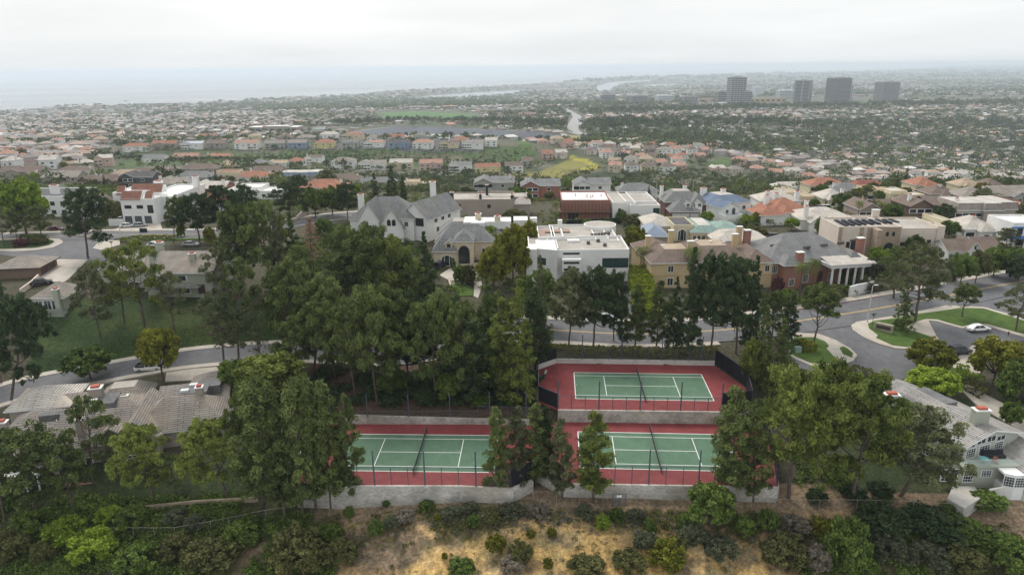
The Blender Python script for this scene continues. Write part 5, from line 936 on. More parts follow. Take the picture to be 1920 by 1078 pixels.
def proto(kind, var):
    key = (kind, var)
    if key in PROTO: return PROTO[key]
    rng = np.random.default_rng(abs(hash(kind)) % 1000 if False else sum(map(ord, kind))*13+var*101); b = MB(); C, Rr = [], []
    if kind in ('aleppo', 'loose', 'umbrella'):
        h, w = 16., 13.; nl = {'aleppo': 15, 'loose': 15, 'umbrella': 12}[kind]; z0 = {'aleppo': .30, 'loose': .30, 'umbrella': .5}[kind]
        fork = np.array([rng.normal()*.3, rng.normal()*.3, h*.30]); limb(b, (0, 0, -1), fork, .32, .24, rng, 5, .05); lead = np.array([rng.normal()*.9, rng.normal()*.9, h*.80]); P = limb(b, fork, lead, .24, .07, rng, 5, .06)
        for i in range(nl):
            t = (i+.5)/nl; ang = i*2.4+rng.uniform(-.4, .4); zz = h*(z0+(0.93-z0)*t**.9); prof = math.sin(math.pi*min(1, (.22+.78*t)**1.15))**.65 if kind != 'umbrella' else (1-.45*t)
            rr = w*.5*prof*rng.uniform(.5, .86); c_ = np.array([math.cos(ang)*rr, math.sin(ang)*rr, zz-(.04*rr)]); lr = rng.uniform(1.5, 2.5)*(.72 if kind == 'loose' else 1); st = fork+(lead-fork)*min(.95, max(0, (t*.9-.1))); limb(b, st, c_-np.array([0, 0, .5]), .13, .035, rng)
            nc = {'aleppo': 15, 'loose': 10, 'umbrella': 17}[kind]
            for j in range(nc):
                d = rng.normal(size=3); d[2] = abs(d[2])*.7-.25; d /= np.linalg.norm(d); C.append(c_+d*lr*rng.uniform(.55, 1.0)*np.array([1.15, 1.15, .75])); Rr.append(rng.uniform(.45, 1.0))
        if kind != 'loose':
            for j in range(26): C.append(np.array([rng.normal()*w*.16, rng.normal()*w*.16, h*rng.uniform(.55, .93)])); Rr.append(rng.uniform(.6, 1.1))
        V, F, sh = cards(np.array(C), np.array(Rr), 74 if kind != 'loose' else 60, .27, .36, .8, .35, rng)
        if kind == 'loose':
            for j in range(16):
                a = rng.uniform(0, 6.28); z = h*rng.uniform(.25, .7); l = rng.uniform(1.5, 4); b.tube([(0, 0, z), (math.cos(a)*l*.6, math.sin(a)*l*.6, z+.3), (math.cos(a)*l, math.sin(a)*l, z+rng.uniform(-.4, .8))], [.05, .03, .015], 4)
    elif kind == 'canary':
        h, w = 14., 4.6; limb(b, (0, 0, -1), (rng.normal()*.2, rng.normal()*.2, h*.97), .19, .03, rng, 8, .012); nw = 19
        for i in range(nw):
            t = i/(nw-1); z = h*(.13+.83*t); rr0 = w*.5*(1-t**2.2*.82)*(.62+.38*min(1, t*4+.2))
            for k in range(6 if t < .85 else 4):
                if rng.random() < .13 and t < .8: continue
                a = rng.uniform(0, 6.28); rr = rr0*rng.uniform(.35, 1.05); e = np.array([math.cos(a)*rr, math.sin(a)*rr, z+rr*.22+rng.uniform(-.3, .4)]); b.tube([(0, 0, z-.2), tuple(e*np.array([.6, .6, 0])+np.array([0, 0, z])), tuple(e)], [.04, .025, .012], 4)
                C.append(e); Rr.append(rng.uniform(.38, .62))
                if rr > .9: C.append(e*np.array([.6, .6, 0])+np.array([0, 0, z+rr*.14])); Rr.append(rng.uniform(.3, .5))
        V, F, sh = cards(np.array(C), np.array(Rr), 66, .20, .32, .9, .5, rng)
    elif kind == 'conifer':
        h, w = 18., 8.; limb(b, (0, 0, -1), (0, 0, h*.98), .28, .03, rng, 6, .01); nw = 24
        for i in range(nw):
            t = i/(nw-1); z = h*(.10+.88*t); rr0 = w*.5*((1-t)**.72)*(.8+.2*math.sin(i*1.7))+.12
            for k in range(max(3, int(11*(1-t)+2))):
                a = rng.uniform(0, 6.28); rr = rr0*rng.uniform(.35, 1.08); C.append(np.array([math.cos(a)*rr, math.sin(a)*rr, z-rr*.10+rng.uniform(-.35, .35)])); Rr.append(rng.uniform(.4, .85)*(1-.35*t))
        V, F, sh = cards(np.array(C), np.array(Rr), 70, .23, .36, .8, .3, rng)
    elif kind in ('round', 'bush', 'dense'):
        h, w = (8., 8.) if kind != 'bush' else (2.4, 3.2); z0 = .22 if kind == 'round' else (.06 if kind == 'dense' else .0); nl = 22; fork = np.array([0, 0, h*.25]); k_ = w/8
        limb(b, (0, 0, -.6), fork, .22*k_, .17*k_, rng, 3, .03)
        for i in range(nl):
            t = (i+.5)/nl; ph = math.acos(1-1.55*t); a = i*2.4+rng.uniform(-.4, .4); q = rng.uniform(.66, .86); c_ = np.array([math.sin(ph)*math.cos(a)*w*.5*q, math.sin(ph)*math.sin(a)*w*.5*q, h*(z0+(1-z0)*.44)+math.cos(ph)*h*(1-z0)*.5*q]); limb(b, fork, c_, .09*k_, .02*k_, rng, 3)
            for j in range(9):
                d = rng.normal(size=3); d /= np.linalg.norm(d); C.append(c_+d*w*.115*rng.uniform(.5, 1.1)); Rr.append(rng.uniform(.055, .10)*w)
        for j in range(16): C.append(np.array([rng.normal()*w*.17, rng.normal()*w*.17, h*rng.uniform(z0+.25, .8)])); Rr.append(w*.1)
        V, F, sh = cards(np.array(C), np.array(Rr), 58 if kind != 'bush' else 30, .024*w+.03, .62, .8, .3, rng)
    elif kind == 'cypress':
        h, w = 7., 1.7
        for i in range(60): t = rng.random(); a = rng.uniform(0, 6.28); rr = w*.36*math.sin(math.pi*min(1, .15+.85*t)**.8)*rng.uniform(.3, 1); C.append(np.array([math.cos(a)*rr, math.sin(a)*rr, h*(.04+.93*t)])); Rr.append(.26)
        limb(b, (0, 0, -.5), (0, 0, h*.8), .08, .03, rng, 3, 0); V, F, sh = cards(np.array(C), np.array(Rr), 36, .10, .5, 1.5, .3, rng)
    elif kind == 'twiggy':
        h, w = 14., 6.; limb(b, (0, 0, -1), (.2, .1, h*.95), .2, .03, rng, 6, .03)
        for i in range(46):
            t = rng.random(); z = h*(.18+.78*t); a = rng.uniform(0, 6.28); rr = w*.5*(1-t*.75)*rng.uniform(.5, 1.1); e = np.array([math.cos(a)*rr, math.sin(a)*rr, z+rr*.5]); b.tube([(0, 0, z), tuple((e+np.array([0, 0, z]))*.5), tuple(e)], [.05, .03, .012], 4); C.append(e); Rr.append(rng.uniform(.35, .7)); C.append(e*np.array([.55, .55, 1])); Rr.append(.4)
        V, F, sh = cards(np.array(C), np.array(Rr), 34, .19, .22, .9, .3, rng)
    elif kind == 'palm':
        h, w = 9., 4.6; limb(b, (0, 0, -.6), (.1, 0, h-1), .17, .11, rng, 6, .01); v, f = [], []
        for i in range(34):
            a = i*2.4; e = rng.uniform(-.5, 1.15); L_ = 2.5*rng.uniform(.85, 1.1); pts = []
            for k in range(7):
                s = k/6; el = e-s*s*1.5; r_ = L_*s; pts.append((math.cos(a)*r_*math.cos(el*.55), math.sin(a)*r_*math.cos(el*.55), h-1+r_*math.sin(e)*.8-1.35*s*s*L_*.55))
            t = np.array([-math.sin(a), math.cos(a), 0])
            for k in range(6):
                p, q = np.array(pts[k]), np.array(pts[k+1])
                for s_ in (-1, 1):
                    for m_ in range(3):
                        o = p+(q-p)*m_/3; o2 = p+(q-p)*(m_+.55)/3; tip = o2+t*s_*.62*(1-abs(k/6-.4)*.9)+np.array([0, 0, -.3])+(q-p)*.5; n = len(v); v += [o, o2, tip, tip*.5+o*.5]; f.append((n, n+1, n+2, n+3))
        V, F = np.array(v), np.array(f); sh = rng.uniform(0, .8, len(F))
    cm = npmesh('crown', V, F, [LM['pine']], shade=sh); tm = b.mesh('trunk', [BARK], True)
    PROTO[key] = (cm, tm, h, w); return PROTO[key]
_cm = {}
def crown_for(kind, var, leaf):
    k = (kind, var, leaf)
    if k not in _cm:
        cm, tm, h, w = proto(kind, var); c2 = cm.copy(); c2.materials[0] = LM[leaf]; _cm[k] = c2
    return _cm[k]
NV = {'aleppo': 4, 'loose': 3, 'umbrella': 2, 'canary': 4, 'conifer': 3, 'round': 3, 'bush': 4, 'dense': 3, 'cypress': 1, 'twiggy': 1, 'palm': 2}
_trng = np.random.default_rng(99)
KNAME = {'aleppo': 'pine_tree', 'loose': 'pine_tree', 'umbrella': 'pine_tree', 'canary': 'pine_tree', 'conifer': 'conifer_tree', 'round': 'broadleaf_tree', 'dense': 'broadleaf_tree', 'bush': 'shrub', 'cypress': 'cypress_tree', 'twiggy': 'dead_tree', 'palm': 'palm_tree'}
def place_tree(kind, leaf, P, h, w, label, cat='tree', group=None, lean=0, parts=True, name=None):
    var = int(_trng.integers(NV[kind])); cm, tm, h0, w0 = proto(kind, var); cm = crown_for(kind, var, leaf); w = w*(1.28 if kind == 'canary' else 1); s = (w/w0, w/w0, h/h0)
    t = thing(name or KNAME[kind], label, cat, tuple(P), 0, group, s); t.rotation_euler = (0, lean, _trng.uniform(0, 6.28) if not lean else 0)
    if lean: t.rotation_mode = 'XYZ'
    link('crown', cm, t)
    if parts: link('trunk', tm, t)
    return t
def tree(kind, leaf, bx, by, ty, wpx, label, group=None, cat='tree', tx=None, name=None, dz=0):
    P = g1(bx, by)+np.array([0, 0, dz]); d = proj(P)[2]; lo, hi = .5, 45.
    for _ in range(24):
        m = (lo+hi)/2
        if proj(P+np.array([0, 0, m]))[1] < ty: hi = m
        else: lo = m
    w = wpx*d/F_PX; X = proj(P+np.array([0, 0, lo]))[0]; lean = 0
    if tx is not None: lean = math.atan2((tx-X)*d/F_PX, lo)
    return place_tree(kind, leaf, P, lo, w, label, cat, group, lean, name=name)
G_FRONT = 'slender pines standing along the foot of the court walls'
G_ROW = 'tall pines crowding the bank between the courts and the road'
for a in (
 ('canary', 'pine', 930, 934, 765, 46, 'slender pine at the left end of the group between the lower courts', G_FRONT, 'tree', 932),
 ('canary', 'olivepine', 970, 922, 762, 44, 'slim pine second from the left in the group between the lower courts', G_FRONT),
 ('canary', 'pine', 1005, 914, 757, 46, 'tall dark pine in the angle where the lower court walls meet', G_FRONT),
 ('canary', 'dark', 1023, 906, 762, 36, 'thin dark pine just right of the wall angle between the courts', G_FRONT),
 ('canary', 'olivepine', 1054, 932, 786, 42, 'sparse olive pine at the right end of the group between the lower courts', G_FRONT, 'tree', 1052),
 ('canary', 'lightpine', 1112, 941, 772, 58, 'single bright green pine in front of the lower right court', G_FRONT, 'tree', 1116),
 ('canary', 'pine', 1370, 934, 725, 68, 'tall ragged pine before the right end of the lower right court', G_FRONT, 'tree', 1382),
 ('canary', 'pine', 1412, 940, 748, 52, 'ragged pine between the lower right court and the big round pines', G_FRONT, 'tree', 1424),
 ('aleppo', 'lightpine', 1478, 936, 686, 158, 'huge round pine just right of the courts, the left one of two', None),
 ('aleppo', 'lightpine', 1597, 938, 694, 168, 'huge round pine beside the grey shingled townhouse, the right one of two', None),
 ('aleppo', 'lightpine', 1540, 900, 672, 120, 'tall round pine crown rising behind the two huge round pines'),
 ('aleppo', 'olivepine', 1688, 928, 764, 168, 'broad olive grey pine in front of the grey townhouse terrace', None, 'tree', 1744),
 ('dense', 'green', 1330, 985, 905, 86, 'bushy round tree below the right end of the lower right court'),
 ('canary', 'pine', 494, 948, 706, 78, 'tall pine with a bare lower trunk left of the lower courts', G_FRONT, 'tree', 474),
 ('canary', 'pine', 532, 960, 716, 58, 'dense pine in the clump left of the court end wall', G_FRONT),
 ('canary', 'pine', 568, 966, 708, 64, 'tallest pine before the left end of the court retaining wall', G_FRONT, 'tree', 548),
 ('canary', 'pine', 592, 956, 712, 52, 'narrow pine leaning over the left end of the court wall', G_FRONT, 'tree', 578),
 ('canary', 'pine', 621, 952, 716, 60, 'dark pine second from the right in the clump at the left court', G_FRONT, 'tree', 604),
 ('canary', 'pine', 655, 949, 740, 46, 'pine overhanging the left end of the green lower left court', G_FRONT, 'tree', 645),
 ('aleppo', 'pine', 468, 900, 730, 64, 'dusky pine behind the clump left of the lower courts'),
 ('round', 'lightpine', 512, 765, 662, 128, 'large yellow green round tree beside the left townhouse roofs'),
 ('round', 'green', 443, 745, 672, 60, 'bright green bushy tree at the right end of the lower street pavement'),
 ('loose', 'pine', 176, 905, 738, 100, 'dark pine poking up in front of the left townhouse roofs', None, 'tree', 157),
 ('aleppo', 'pine', 70, 968, 802, 158, 'broad dark pine in front of the lower left townhouses'),
 ('loose', 'pine', 8, 975, 818, 96, 'dark pine at the lower left edge below the townhouses'),
 ('loose', 'pine', 136, 955, 830, 94, 'low dark pine beside the townhouse patio'),
 ('aleppo', 'lightpine', 290, 940, 797, 112, 'leaning fresh green pine below the townhouse chimney with the dormer', None, 'tree', 238),
 ('aleppo', 'lightpine', 426, 934, 786, 124, 'spreading green pine with a leaning trunk below the townhouse corner', None, 'tree', 368),
 ('loose', 'pine', 330, 925, 850, 80, 'small dark pine between the two green pines on the ivy bank'),
 ('aleppo', 'dark', 20, 752, 548, 116, 'tall dark pine at the left edge beside the lower street', None, 'tree', 36),
 ('twiggy', 'olivepine', 4, 720, 560, 66, 'sparse grey pine at the left edge before the dark pine'),
 ('conifer', 'dark', 2, 600, 467, 66, 'dark conifer at the left edge below the garage roof'),
 ('round', 'green', 170, 712, 652, 84, 'round glossy green street tree by the lower street', None),
 ('round', 'yellow', 306, 712, 611, 76, 'yellow green street tree beside the white pickup'),
 ('loose', 'olivepine', 191, 640, 497, 74, 'sparse leaning pine on the green bank nearest the small balcony house', None, 'tree', 157),
 ('loose', 'lightpine', 273, 618, 446, 108, 'tall sparse pine rising in front of the upper townhouse roof', None, 'tree', 248),
 ('loose', 'lightpine', 232, 606, 462, 84, 'sparse pine just left of the tallest pine before the upper townhouse'),
 ('loose', 'olivepine', 328, 622, 507, 68, 'thin grey green pine below the upper townhouse bay window', None, 'tree', 312),
 ('loose', 'olivepine', 421, 692, 540, 100, 'sprawling pine with low boughs beside the lower street', None, 'tree', 404),
 ('loose', 'pine', 448, 676, 478, 92, 'tall pine at the right end of the upper townhouse', None, 'tree', 444),
 ('twiggy', 'olivepine', 492, 700, 560, 50, 'half bare grey pine by the bend of the lower street'),
 ('aleppo', 'pine', 528, 672, 482, 106, 'tall pine right of the bare grey pine on the wooded bank', G_ROW, 'tree', 548),
 ('aleppo', 'pine', 590, 690, 514, 104, 'round topped pine at the left end of the wooded bank', G_ROW, 'tree', 606),
 ('aleppo', 'pine', 560, 715, 590, 84, 'low dark pine at the foot of the wooded bank', G_ROW),
 ('aleppo', 'pine', 628, 712, 560, 90, 'pine behind the leaning pale trunk on the wooded bank', G_ROW),
 ('loose', 'pine', 667, 748, 556, 98, 'leaning pale trunked pine left of the court fence poles', G_ROW, 'tree', 645),
 ('aleppo', 'pine', 707, 755, 534, 120, 'broad high pine with a pale trunk above the lower left court', G_ROW, 'tree', 684),
 ('aleppo', 'pine', 740, 733, 530, 108, 'highest crowned pine above the middle of the lower left court', G_ROW),
 ('aleppo', 'dark', 767, 720, 544, 100, 'dark pine with a thick trunk above the lower left court', G_ROW),
 ('aleppo', 'pine', 822, 748, 548, 112, 'flat topped pine above the lower left court net', G_ROW),
 ('loose', 'pine', 868, 745, 560, 104, 'tangled pine with bare white limbs above the left court', G_ROW),
 ('aleppo', 'dark', 850, 690, 556, 92, 'dark pine set back among the tall pines above the left court', G_ROW),
 ('conifer', 'pine', 918, 728, 523, 78, 'tall pointed pine left of the largest pointed pine by the court stairs', G_ROW),
 ('conifer', 'lightpine', 969, 752, 526, 92, 'largest pointed pine beside the court stairs', G_ROW, 'tree', 974),
 ('canary', 'lightpine', 944, 748, 560, 60, 'slim pointed pine squeezed between the two large pointed pines', G_ROW),
 ('canary', 'dark', 1003, 690, 540, 52, 'narrow dark pine beside the far left corner of the upper court', G_ROW),
 ('canary', 'dark', 892, 755, 600, 60, 'low dark pine on the bank left of the court stairs', G_ROW),
 ('aleppo', 'green', 1010, 615, 505, 84, 'pale olive tree behind the pointed pines near the stone house drive'),
 ('conifer', 'olivepine', 1012, 655, 480, 50, 'pale pointed conifer in front of the white modern house'),
 ('aleppo', 'olivepine', 1066, 650, 502, 78, 'brownish round pine before the white modern house, left of a darker one', None, 'tree', 1074),
 ('aleppo', 'dark', 1113, 650, 500, 92, 'dark broad pine before the large window of the white modern house', None, 'tree', 1124),
 ('aleppo', 'dark', 1150, 640, 506, 60, 'dark pine at the right end before the white modern house'),
 ('canary', 'pine', 1191, 652, 535, 36, 'slender pine by the road before the lime hedge', G_ROW, 'tree', 1199),
 ('canary', 'dark', 1166, 650, 562, 26, 'thinnest dark pine behind the upper court', G_ROW),
 ('canary', 'pine', 1231, 652, 527, 36, 'slender pine by the road before the tan house', G_ROW, 'tree', 1240),
 ('conifer', 'dark', 1290, 658, 466, 66, 'dark spire conifer left of the big dark pines behind the upper court', None, 'tree', 1304),
 ('aleppo', 'dark', 1332, 662, 474, 96, 'big dark pine behind the middle right of the upper court', None, 'tree', 1345),
 ('aleppo', 'dark', 1380, 664, 478, 96, 'big dark pine hiding the right wing of the tan house', None, 'tree', 1388),
 ('conifer', 'dark', 1404, 662, 482, 52, 'pointed dark conifer at the right of the big dark pines'),
 ('conifer', 'dark', 1262, 655, 520, 46, 'lower dark conifer by the road left of the big dark pines'),
 ('aleppo', 'pine', 1446, 640, 545, 64, 'pine behind the two pointed pines at the corner of the upper court'),
 ('conifer', 'pine', 1424, 735, 574, 60, 'left of two pointed pines beside the right end of the upper court', None, 'tree', 1440),
 ('conifer', 'pine', 1462, 728, 600, 70, 'right of two pointed pines beside the right end of the upper court', None, 'tree', 1472),
 ('conifer', 'dark', 1478, 645, 552, 50, 'dark pointed pine by the road at the court corner'),
 ('round', 'lightpine', 1405, 735, 630, 44, 'light green bushy tree behind the right court windscreen'),
 ('umbrella', 'pine', 1524, 644, 535, 84, 'leaning pine on the small kerbed lawn island', None, 'tree', 1548),
 ('conifer', 'pine', 1692, 622, 530, 44, 'small upright pine on the lawn with the stone sign', None, 'tree', 1701),
 ('loose', 'olivepine', 1714, 606, 450, 120, 'large airy pine by the road beyond the stone sign lawn', None, 'tree', 1736),
 ('loose', 'pine', 1676, 560, 458, 86, 'airy dark pine before the brick house garden'),
 ('umbrella', 'pine', 1804, 596, 532, 56, 'small round headed pine on the lawn behind the white car'),
 ('loose', 'olivepine', 1905, 622, 530, 84, 'pale grey green pine at the right edge of the lawn'),
 ('round', 'yellow', 1741, 706, 637, 84, 'rounded yellow green tree left of the black parked car'),
 ('round', 'bright', 1744, 748, 690, 96, 'low light green tree over the townhouse roof edge'),
 ('round', 'yellow', 1862, 722, 634, 96, 'rounded yellow green tree right of the black parked car'),
 ('round', 'green', 1905, 785, 668, 84, 'dark green tree at the right edge beside the curving path'),
 ('round', 'green', 1892, 806, 752, 40, 'small clipped tree beside the curving concrete path'),
 ('aleppo', 'dark', 166, 484, 349, 90, 'very large dark round pine on the street corner', None, 'tree', 160),
 ('round', 'bright', 50, 440, 335, 92, 'big lime green tree behind the roadside pines'),
 ('aleppo', 'pine', 80, 452, 383, 48, 'small pine on the planted island, rightmost of three'),
 ('aleppo', 'pine', 33, 453, 388, 34, 'small pine on the planted island, middle of three'),
 ('loose', 'olivepine', 8, 462, 382, 44, 'grey green pine on the planted island, leftmost of three'),
 ('aleppo', 'pine', 326, 455, 366, 44, 'slim tree at the corner of the white copper roofed house', None, 'tree', 331),
 ('aleppo', 'dark', 375, 457, 362, 72, 'spreading dark tree with a forked trunk by the upper street'),
 ('aleppo', 'dark', 425, 448, 346, 76, 'dense dark tree beside the forked one by the upper street'),
 ('aleppo', 'dark', 466, 430, 344, 62, 'dense dark tree before the white flat roofed house'),
 ('aleppo', 'pine', 456, 540, 378, 84, 'large green pine mass above the upper townhouse, left part'),
 ('aleppo', 'pine', 508, 545, 376, 96, 'large green pine mass above the upper townhouse, tallest part'),
 ('conifer', 'olivepine', 530, 560, 396, 70, 'grey green conifer with pale limbs in the middle pine mass'),
 ('conifer', 'dark', 557, 545, 402, 50, 'dark conifer at the right of the middle pine mass'),
 ('loose', 'olivepine', 414, 560, 462, 60, 'pale sparse pine over the right end of the upper townhouse roof'),
 ('aleppo', 'pine', 569, 590, 460, 70, 'green pine below the rusty dead pine'),
 ('twiggy', 'rust', 588, 515, 408, 50, 'rusty dead pine with bare limbs'),
 ('round', 'green', 610, 455, 408, 36, 'small dark green tree by the upper road bend'),
 ('aleppo', 'pine', 655, 560, 424, 96, 'wide green pine before the slate manor, left part'),
 ('aleppo', 'pine', 700, 585, 418, 112, 'wide green pine before the slate manor, highest part'),
 ('aleppo', 'lightpine', 738, 590, 440, 86, 'yellowish pine before the gable of the slate manor'),
 ('aleppo', 'pine', 652, 590, 470, 100, 'lower green pine left of the stone house'),
 ('aleppo', 'pine', 765, 585, 478, 84, 'round green pine just left of the stone house'),
 ('conifer', 'dark', 803, 565, 436, 58, 'dark pointed conifer at the corner of the stone house', None, 'tree', 794),
 ('aleppo', 'dark', 544, 412, 340, 62, 'dark round pine beside the wedge shaped garden wall'),
 ('round', 'green', 592, 408, 352, 50, 'dark green tree in the tall hedge row by the road bend, left one'),
 ('round', 'green', 624, 405, 350, 50, 'dark green tree in the tall hedge row by the road bend, right one'),
 ('aleppo', 'dark', 652, 414, 342, 52, 'dark pine left of the slate manor chimney'),
 ('conifer', 'dark', 706, 402, 326, 34, 'leftmost of three dark spires behind the slate manor'),
 ('conifer', 'dark', 737, 400, 312, 38, 'tallest of three dark spires behind the slate manor'),
 ('conifer', 'dark', 758, 404, 330, 34, 'rightmost of three dark spires behind the slate manor'),
 ('round', 'bright', 917, 476, 424, 44, 'vivid green tree beside the stone house roof'),
 ('dense', 'yellow', 926, 538, 454, 62, 'golden green tree right of the stone arch entrance'),
 ('dense', 'yellow', 962, 528, 415, 66, 'tall golden green tree between the stone and white houses'),
 ('dense', 'yellow', 990, 482, 410, 42, 'golden green tree behind the left corner of the white house'),
 ('round', 'olive', 966, 425, 392, 50, 'brownish round tree behind the golden green trees'),
 ('round', 'yellow', 1192, 478, 424, 40, 'golden green tree at the right corner of the white house'),
 ('round', 'green', 1183, 450, 420, 26, 'small tree behind the curved bay of the white house'),
 ('palm', 'palm', 1200, 520, 458, 30, 'palm tree over the lime hedge'),
 ('palm', 'palm', 1033, 426, 402, 18, 'palm with drooping fronds beside the brick house under construction'),
 ('palm', 'palm', 1042, 418, 374, 22, 'taller palm beside the brick house under construction'),
 ('palm', 'palm', 1498, 560, 488, 34, 'tall palm before the brick house, left one'),
 ('palm', 'palm', 1519, 566, 478, 30, 'tall palm before the brick house, right one'),
 ('palm', 'palm', 1293, 540, 458, 44, 'feathery palm rising over the tan house roof'),
 ('round', 'green', 1544, 450, 405, 36, 'dark glossy tree beside the beige hall'),
 ('round', 'bright', 1484, 432, 408, 28, 'lime green tree in the red roofed house garden'),
 ('palm', 'palm', 1444, 430, 410, 16, 'little palm in front of the red tiled house'),
 ('round', 'bright', 1400, 424, 402, 26, 'lime tree beside the blue roofed white house'),
 ('round', 'yellow', 1418, 422, 398, 22, 'golden green tree beside the blue roofed white house'),
 ('dense', 'green', 1346, 412, 384, 18, 'clipped green tree left of the blue roofed white house'),
 ('round', 'bright', 1325, 420, 396, 26, 'lime green tree by the triple garage'),
 ('round', 'green', 1712, 485, 440, 34, 'green tree against the side wall of the beige hall'),
 ('round', 'bright', 1640, 505, 462, 30, 'lime tree at the chimney end of the brick house'),
 ('round', 'bright', 1664, 500, 466, 26, 'pale lime tree below the beige hall entrance'),
 ('round', 'yellow', 1722, 510, 460, 52, 'yellow green tree behind the large airy pine'),
 ('round', 'grey', 1636, 535, 482, 38, 'grey green bushy tree beside the white portico'),
 ('round', 'green', 1800, 535, 474, 48, 'green tree below the small half timbered house'),
 ('round', 'olive', 1828, 533, 470, 44, 'olive tree below the brown roof of the half timbered house'),
 ('round', 'green', 1862, 520, 462, 50, 'tall green tree right of the half timbered house'),
 ('round', 'green', 1893, 518, 462, 44, 'tall green tree below the white and blue house'),
 ('dense', 'dark', 1908, 530, 475, 50, 'dark tree at the right edge above the road'),
 ('round', 'yellow', 1896, 430, 408, 0.1+14, 'small yellow green tree beside the blue trimmed house'),
 ('palm', 'palm', 1608, 412, 374, 22, 'palm with golden fronds behind the beige hall'),
 ('palm', 'palm', 1650, 408, 376, 22, 'palm beside the brown roofed house behind the beige hall'),
 ('round', 'green', 1577, 395, 362, 38, 'dark spreading tree left of the golden palm'),
 ('round', 'olive', 1636, 405, 374, 30, 'olive tree between two palms behind the beige hall'),
 ('round', 'bright', 1067, 362, 331, 24, 'bright green tree beside the red brick manor'),
 ('round', 'bright', 1149, 362, 340, 18, 'bright green tree right of the dark garage doors'),
 ('round', 'green', 976, 398, 350, 40, 'dark round tree before the red brick manor'),
 ('round', 'twig', 1092, 364, 338, 26, 'bare greyish tree left of the white gabled garage'),
 ('round', 'twig', 1110, 362, 342, 24, 'bare greyish tree beside the white gabled garage'),
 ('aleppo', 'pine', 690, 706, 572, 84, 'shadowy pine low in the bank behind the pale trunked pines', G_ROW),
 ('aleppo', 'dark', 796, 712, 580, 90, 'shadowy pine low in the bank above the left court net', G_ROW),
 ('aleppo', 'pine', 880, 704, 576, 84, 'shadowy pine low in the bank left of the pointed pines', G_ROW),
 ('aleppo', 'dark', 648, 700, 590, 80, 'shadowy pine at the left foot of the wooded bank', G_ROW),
 ('aleppo', 'pine', 930, 668, 548, 80, 'pine by the road junction behind the pointed pines', G_ROW),
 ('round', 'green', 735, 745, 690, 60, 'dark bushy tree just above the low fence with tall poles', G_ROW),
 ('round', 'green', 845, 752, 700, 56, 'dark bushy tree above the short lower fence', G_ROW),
): tree(*a)
def slabhedge(label, px, wid, hgt, leaf, n=60, size=.16, hp=0):
    """clipped hedge following a line of photo pixels"""
    P = G(*zip(*px)); L_ = smooth_line(P, 5); rng = np.random.default_rng(len(label)); o = np.array(L_[0]); V = []
    seg = np.array([np.linalg.norm(L_[i+1][:2]-L_[i][:2]) for i in range(len(L_)-1)]); cum = np.r_[0, np.cumsum(seg)]; tot = cum[-1]; n_ = int(tot*wid*n)
    s = rng.uniform(0, tot, n_); i = np.clip(np.searchsorted(cum, s)-1, 0, len(seg)-1); t = ((s-cum[i])/seg[i])[:, None]; A, B = np.array(L_)[i], np.array(L_)[i+1]; p = A+(B-A)*t; d = (B-A)[:, :2]; d /= np.linalg.norm(d, axis=1)[:, None]
    lat = rng.uniform(-1, 1, n_); top = rng.random(n_) < .5; lat = np.where(top, lat, np.sign(lat)*rng.uniform(.85, 1.05, n_)); zz = np.where(top, hgt*rng.uniform(.9, 1.06, n_), rng.uniform(0, hgt, n_))*(1+.08*np.sin(s*1.7))
    c_ = np.stack([p[:, 0]+d[:, 1]*lat*wid/2, p[:, 1]-d[:, 0]*lat*wid/2, p[:, 2]+zz], 1)-o
    V, F, sh = cards(c_, np.full(n_, size*1.2), 4, size, .6, .8, .3, rng); ob = link('hedge', npmesh('hedge', V, F, [LM[leaf]], shade=sh), None, tuple(o)); tag(ob, label, 'hedge'); b = MB()
    return ob
slabhedge('broad lime green clipped hedge between the white and tan houses', [(1212, 612), (1206, 560), (1196, 520)], 5.2, 3.2, 'hedge', 22, .26)
slabhedge('low green hedge along the upper street lawn', [(228, 455), (260, 450), (300, 449), (332, 449)], 2.2, 1.1, 'hedge', 14, .2)
slabhedge('rounded hedge on the small kerbed lawn island', [(1499, 657), (1510, 656), (1520, 654)], 3.0, 1.7, 'yellow', 30, .2)
slabhedge('dark hedge on the planted island under three small pines', [(38, 452), (60, 450), (86, 451)], 2.5, 1.4, 'green', 16, .2)
slabhedge('clipped bright hedge beside the driveway at right', [(1803, 695), (1806, 707), (1816, 716), (1838, 714)], 1.8, 1.3, 'bright', 24, .18)
slabhedge('brown green hedge along the curving concrete path', [(1806, 722), (1826, 735), (1848, 747)], 2.6, 1.4, 'olive', 24, .18)
slabhedge('long low hedge along the kerb behind the upper court fence', [(1012, 655), (1080, 660), (1160, 662), (1250, 664), (1345, 662)], 2.4, 1.0, 'yellow', 12, .2)
slabhedge('dark shrub border at the end of the junction by the townhouse', [(1592, 697), (1612, 702), (1634, 706)], 2.0, 1.2, 'olive', 24, .18)
slabhedge('garden hedge in front of the brick house', [(1548, 555), (1575, 545), (1600, 556)], 2.2, 1.4, 'green', 22, .18)
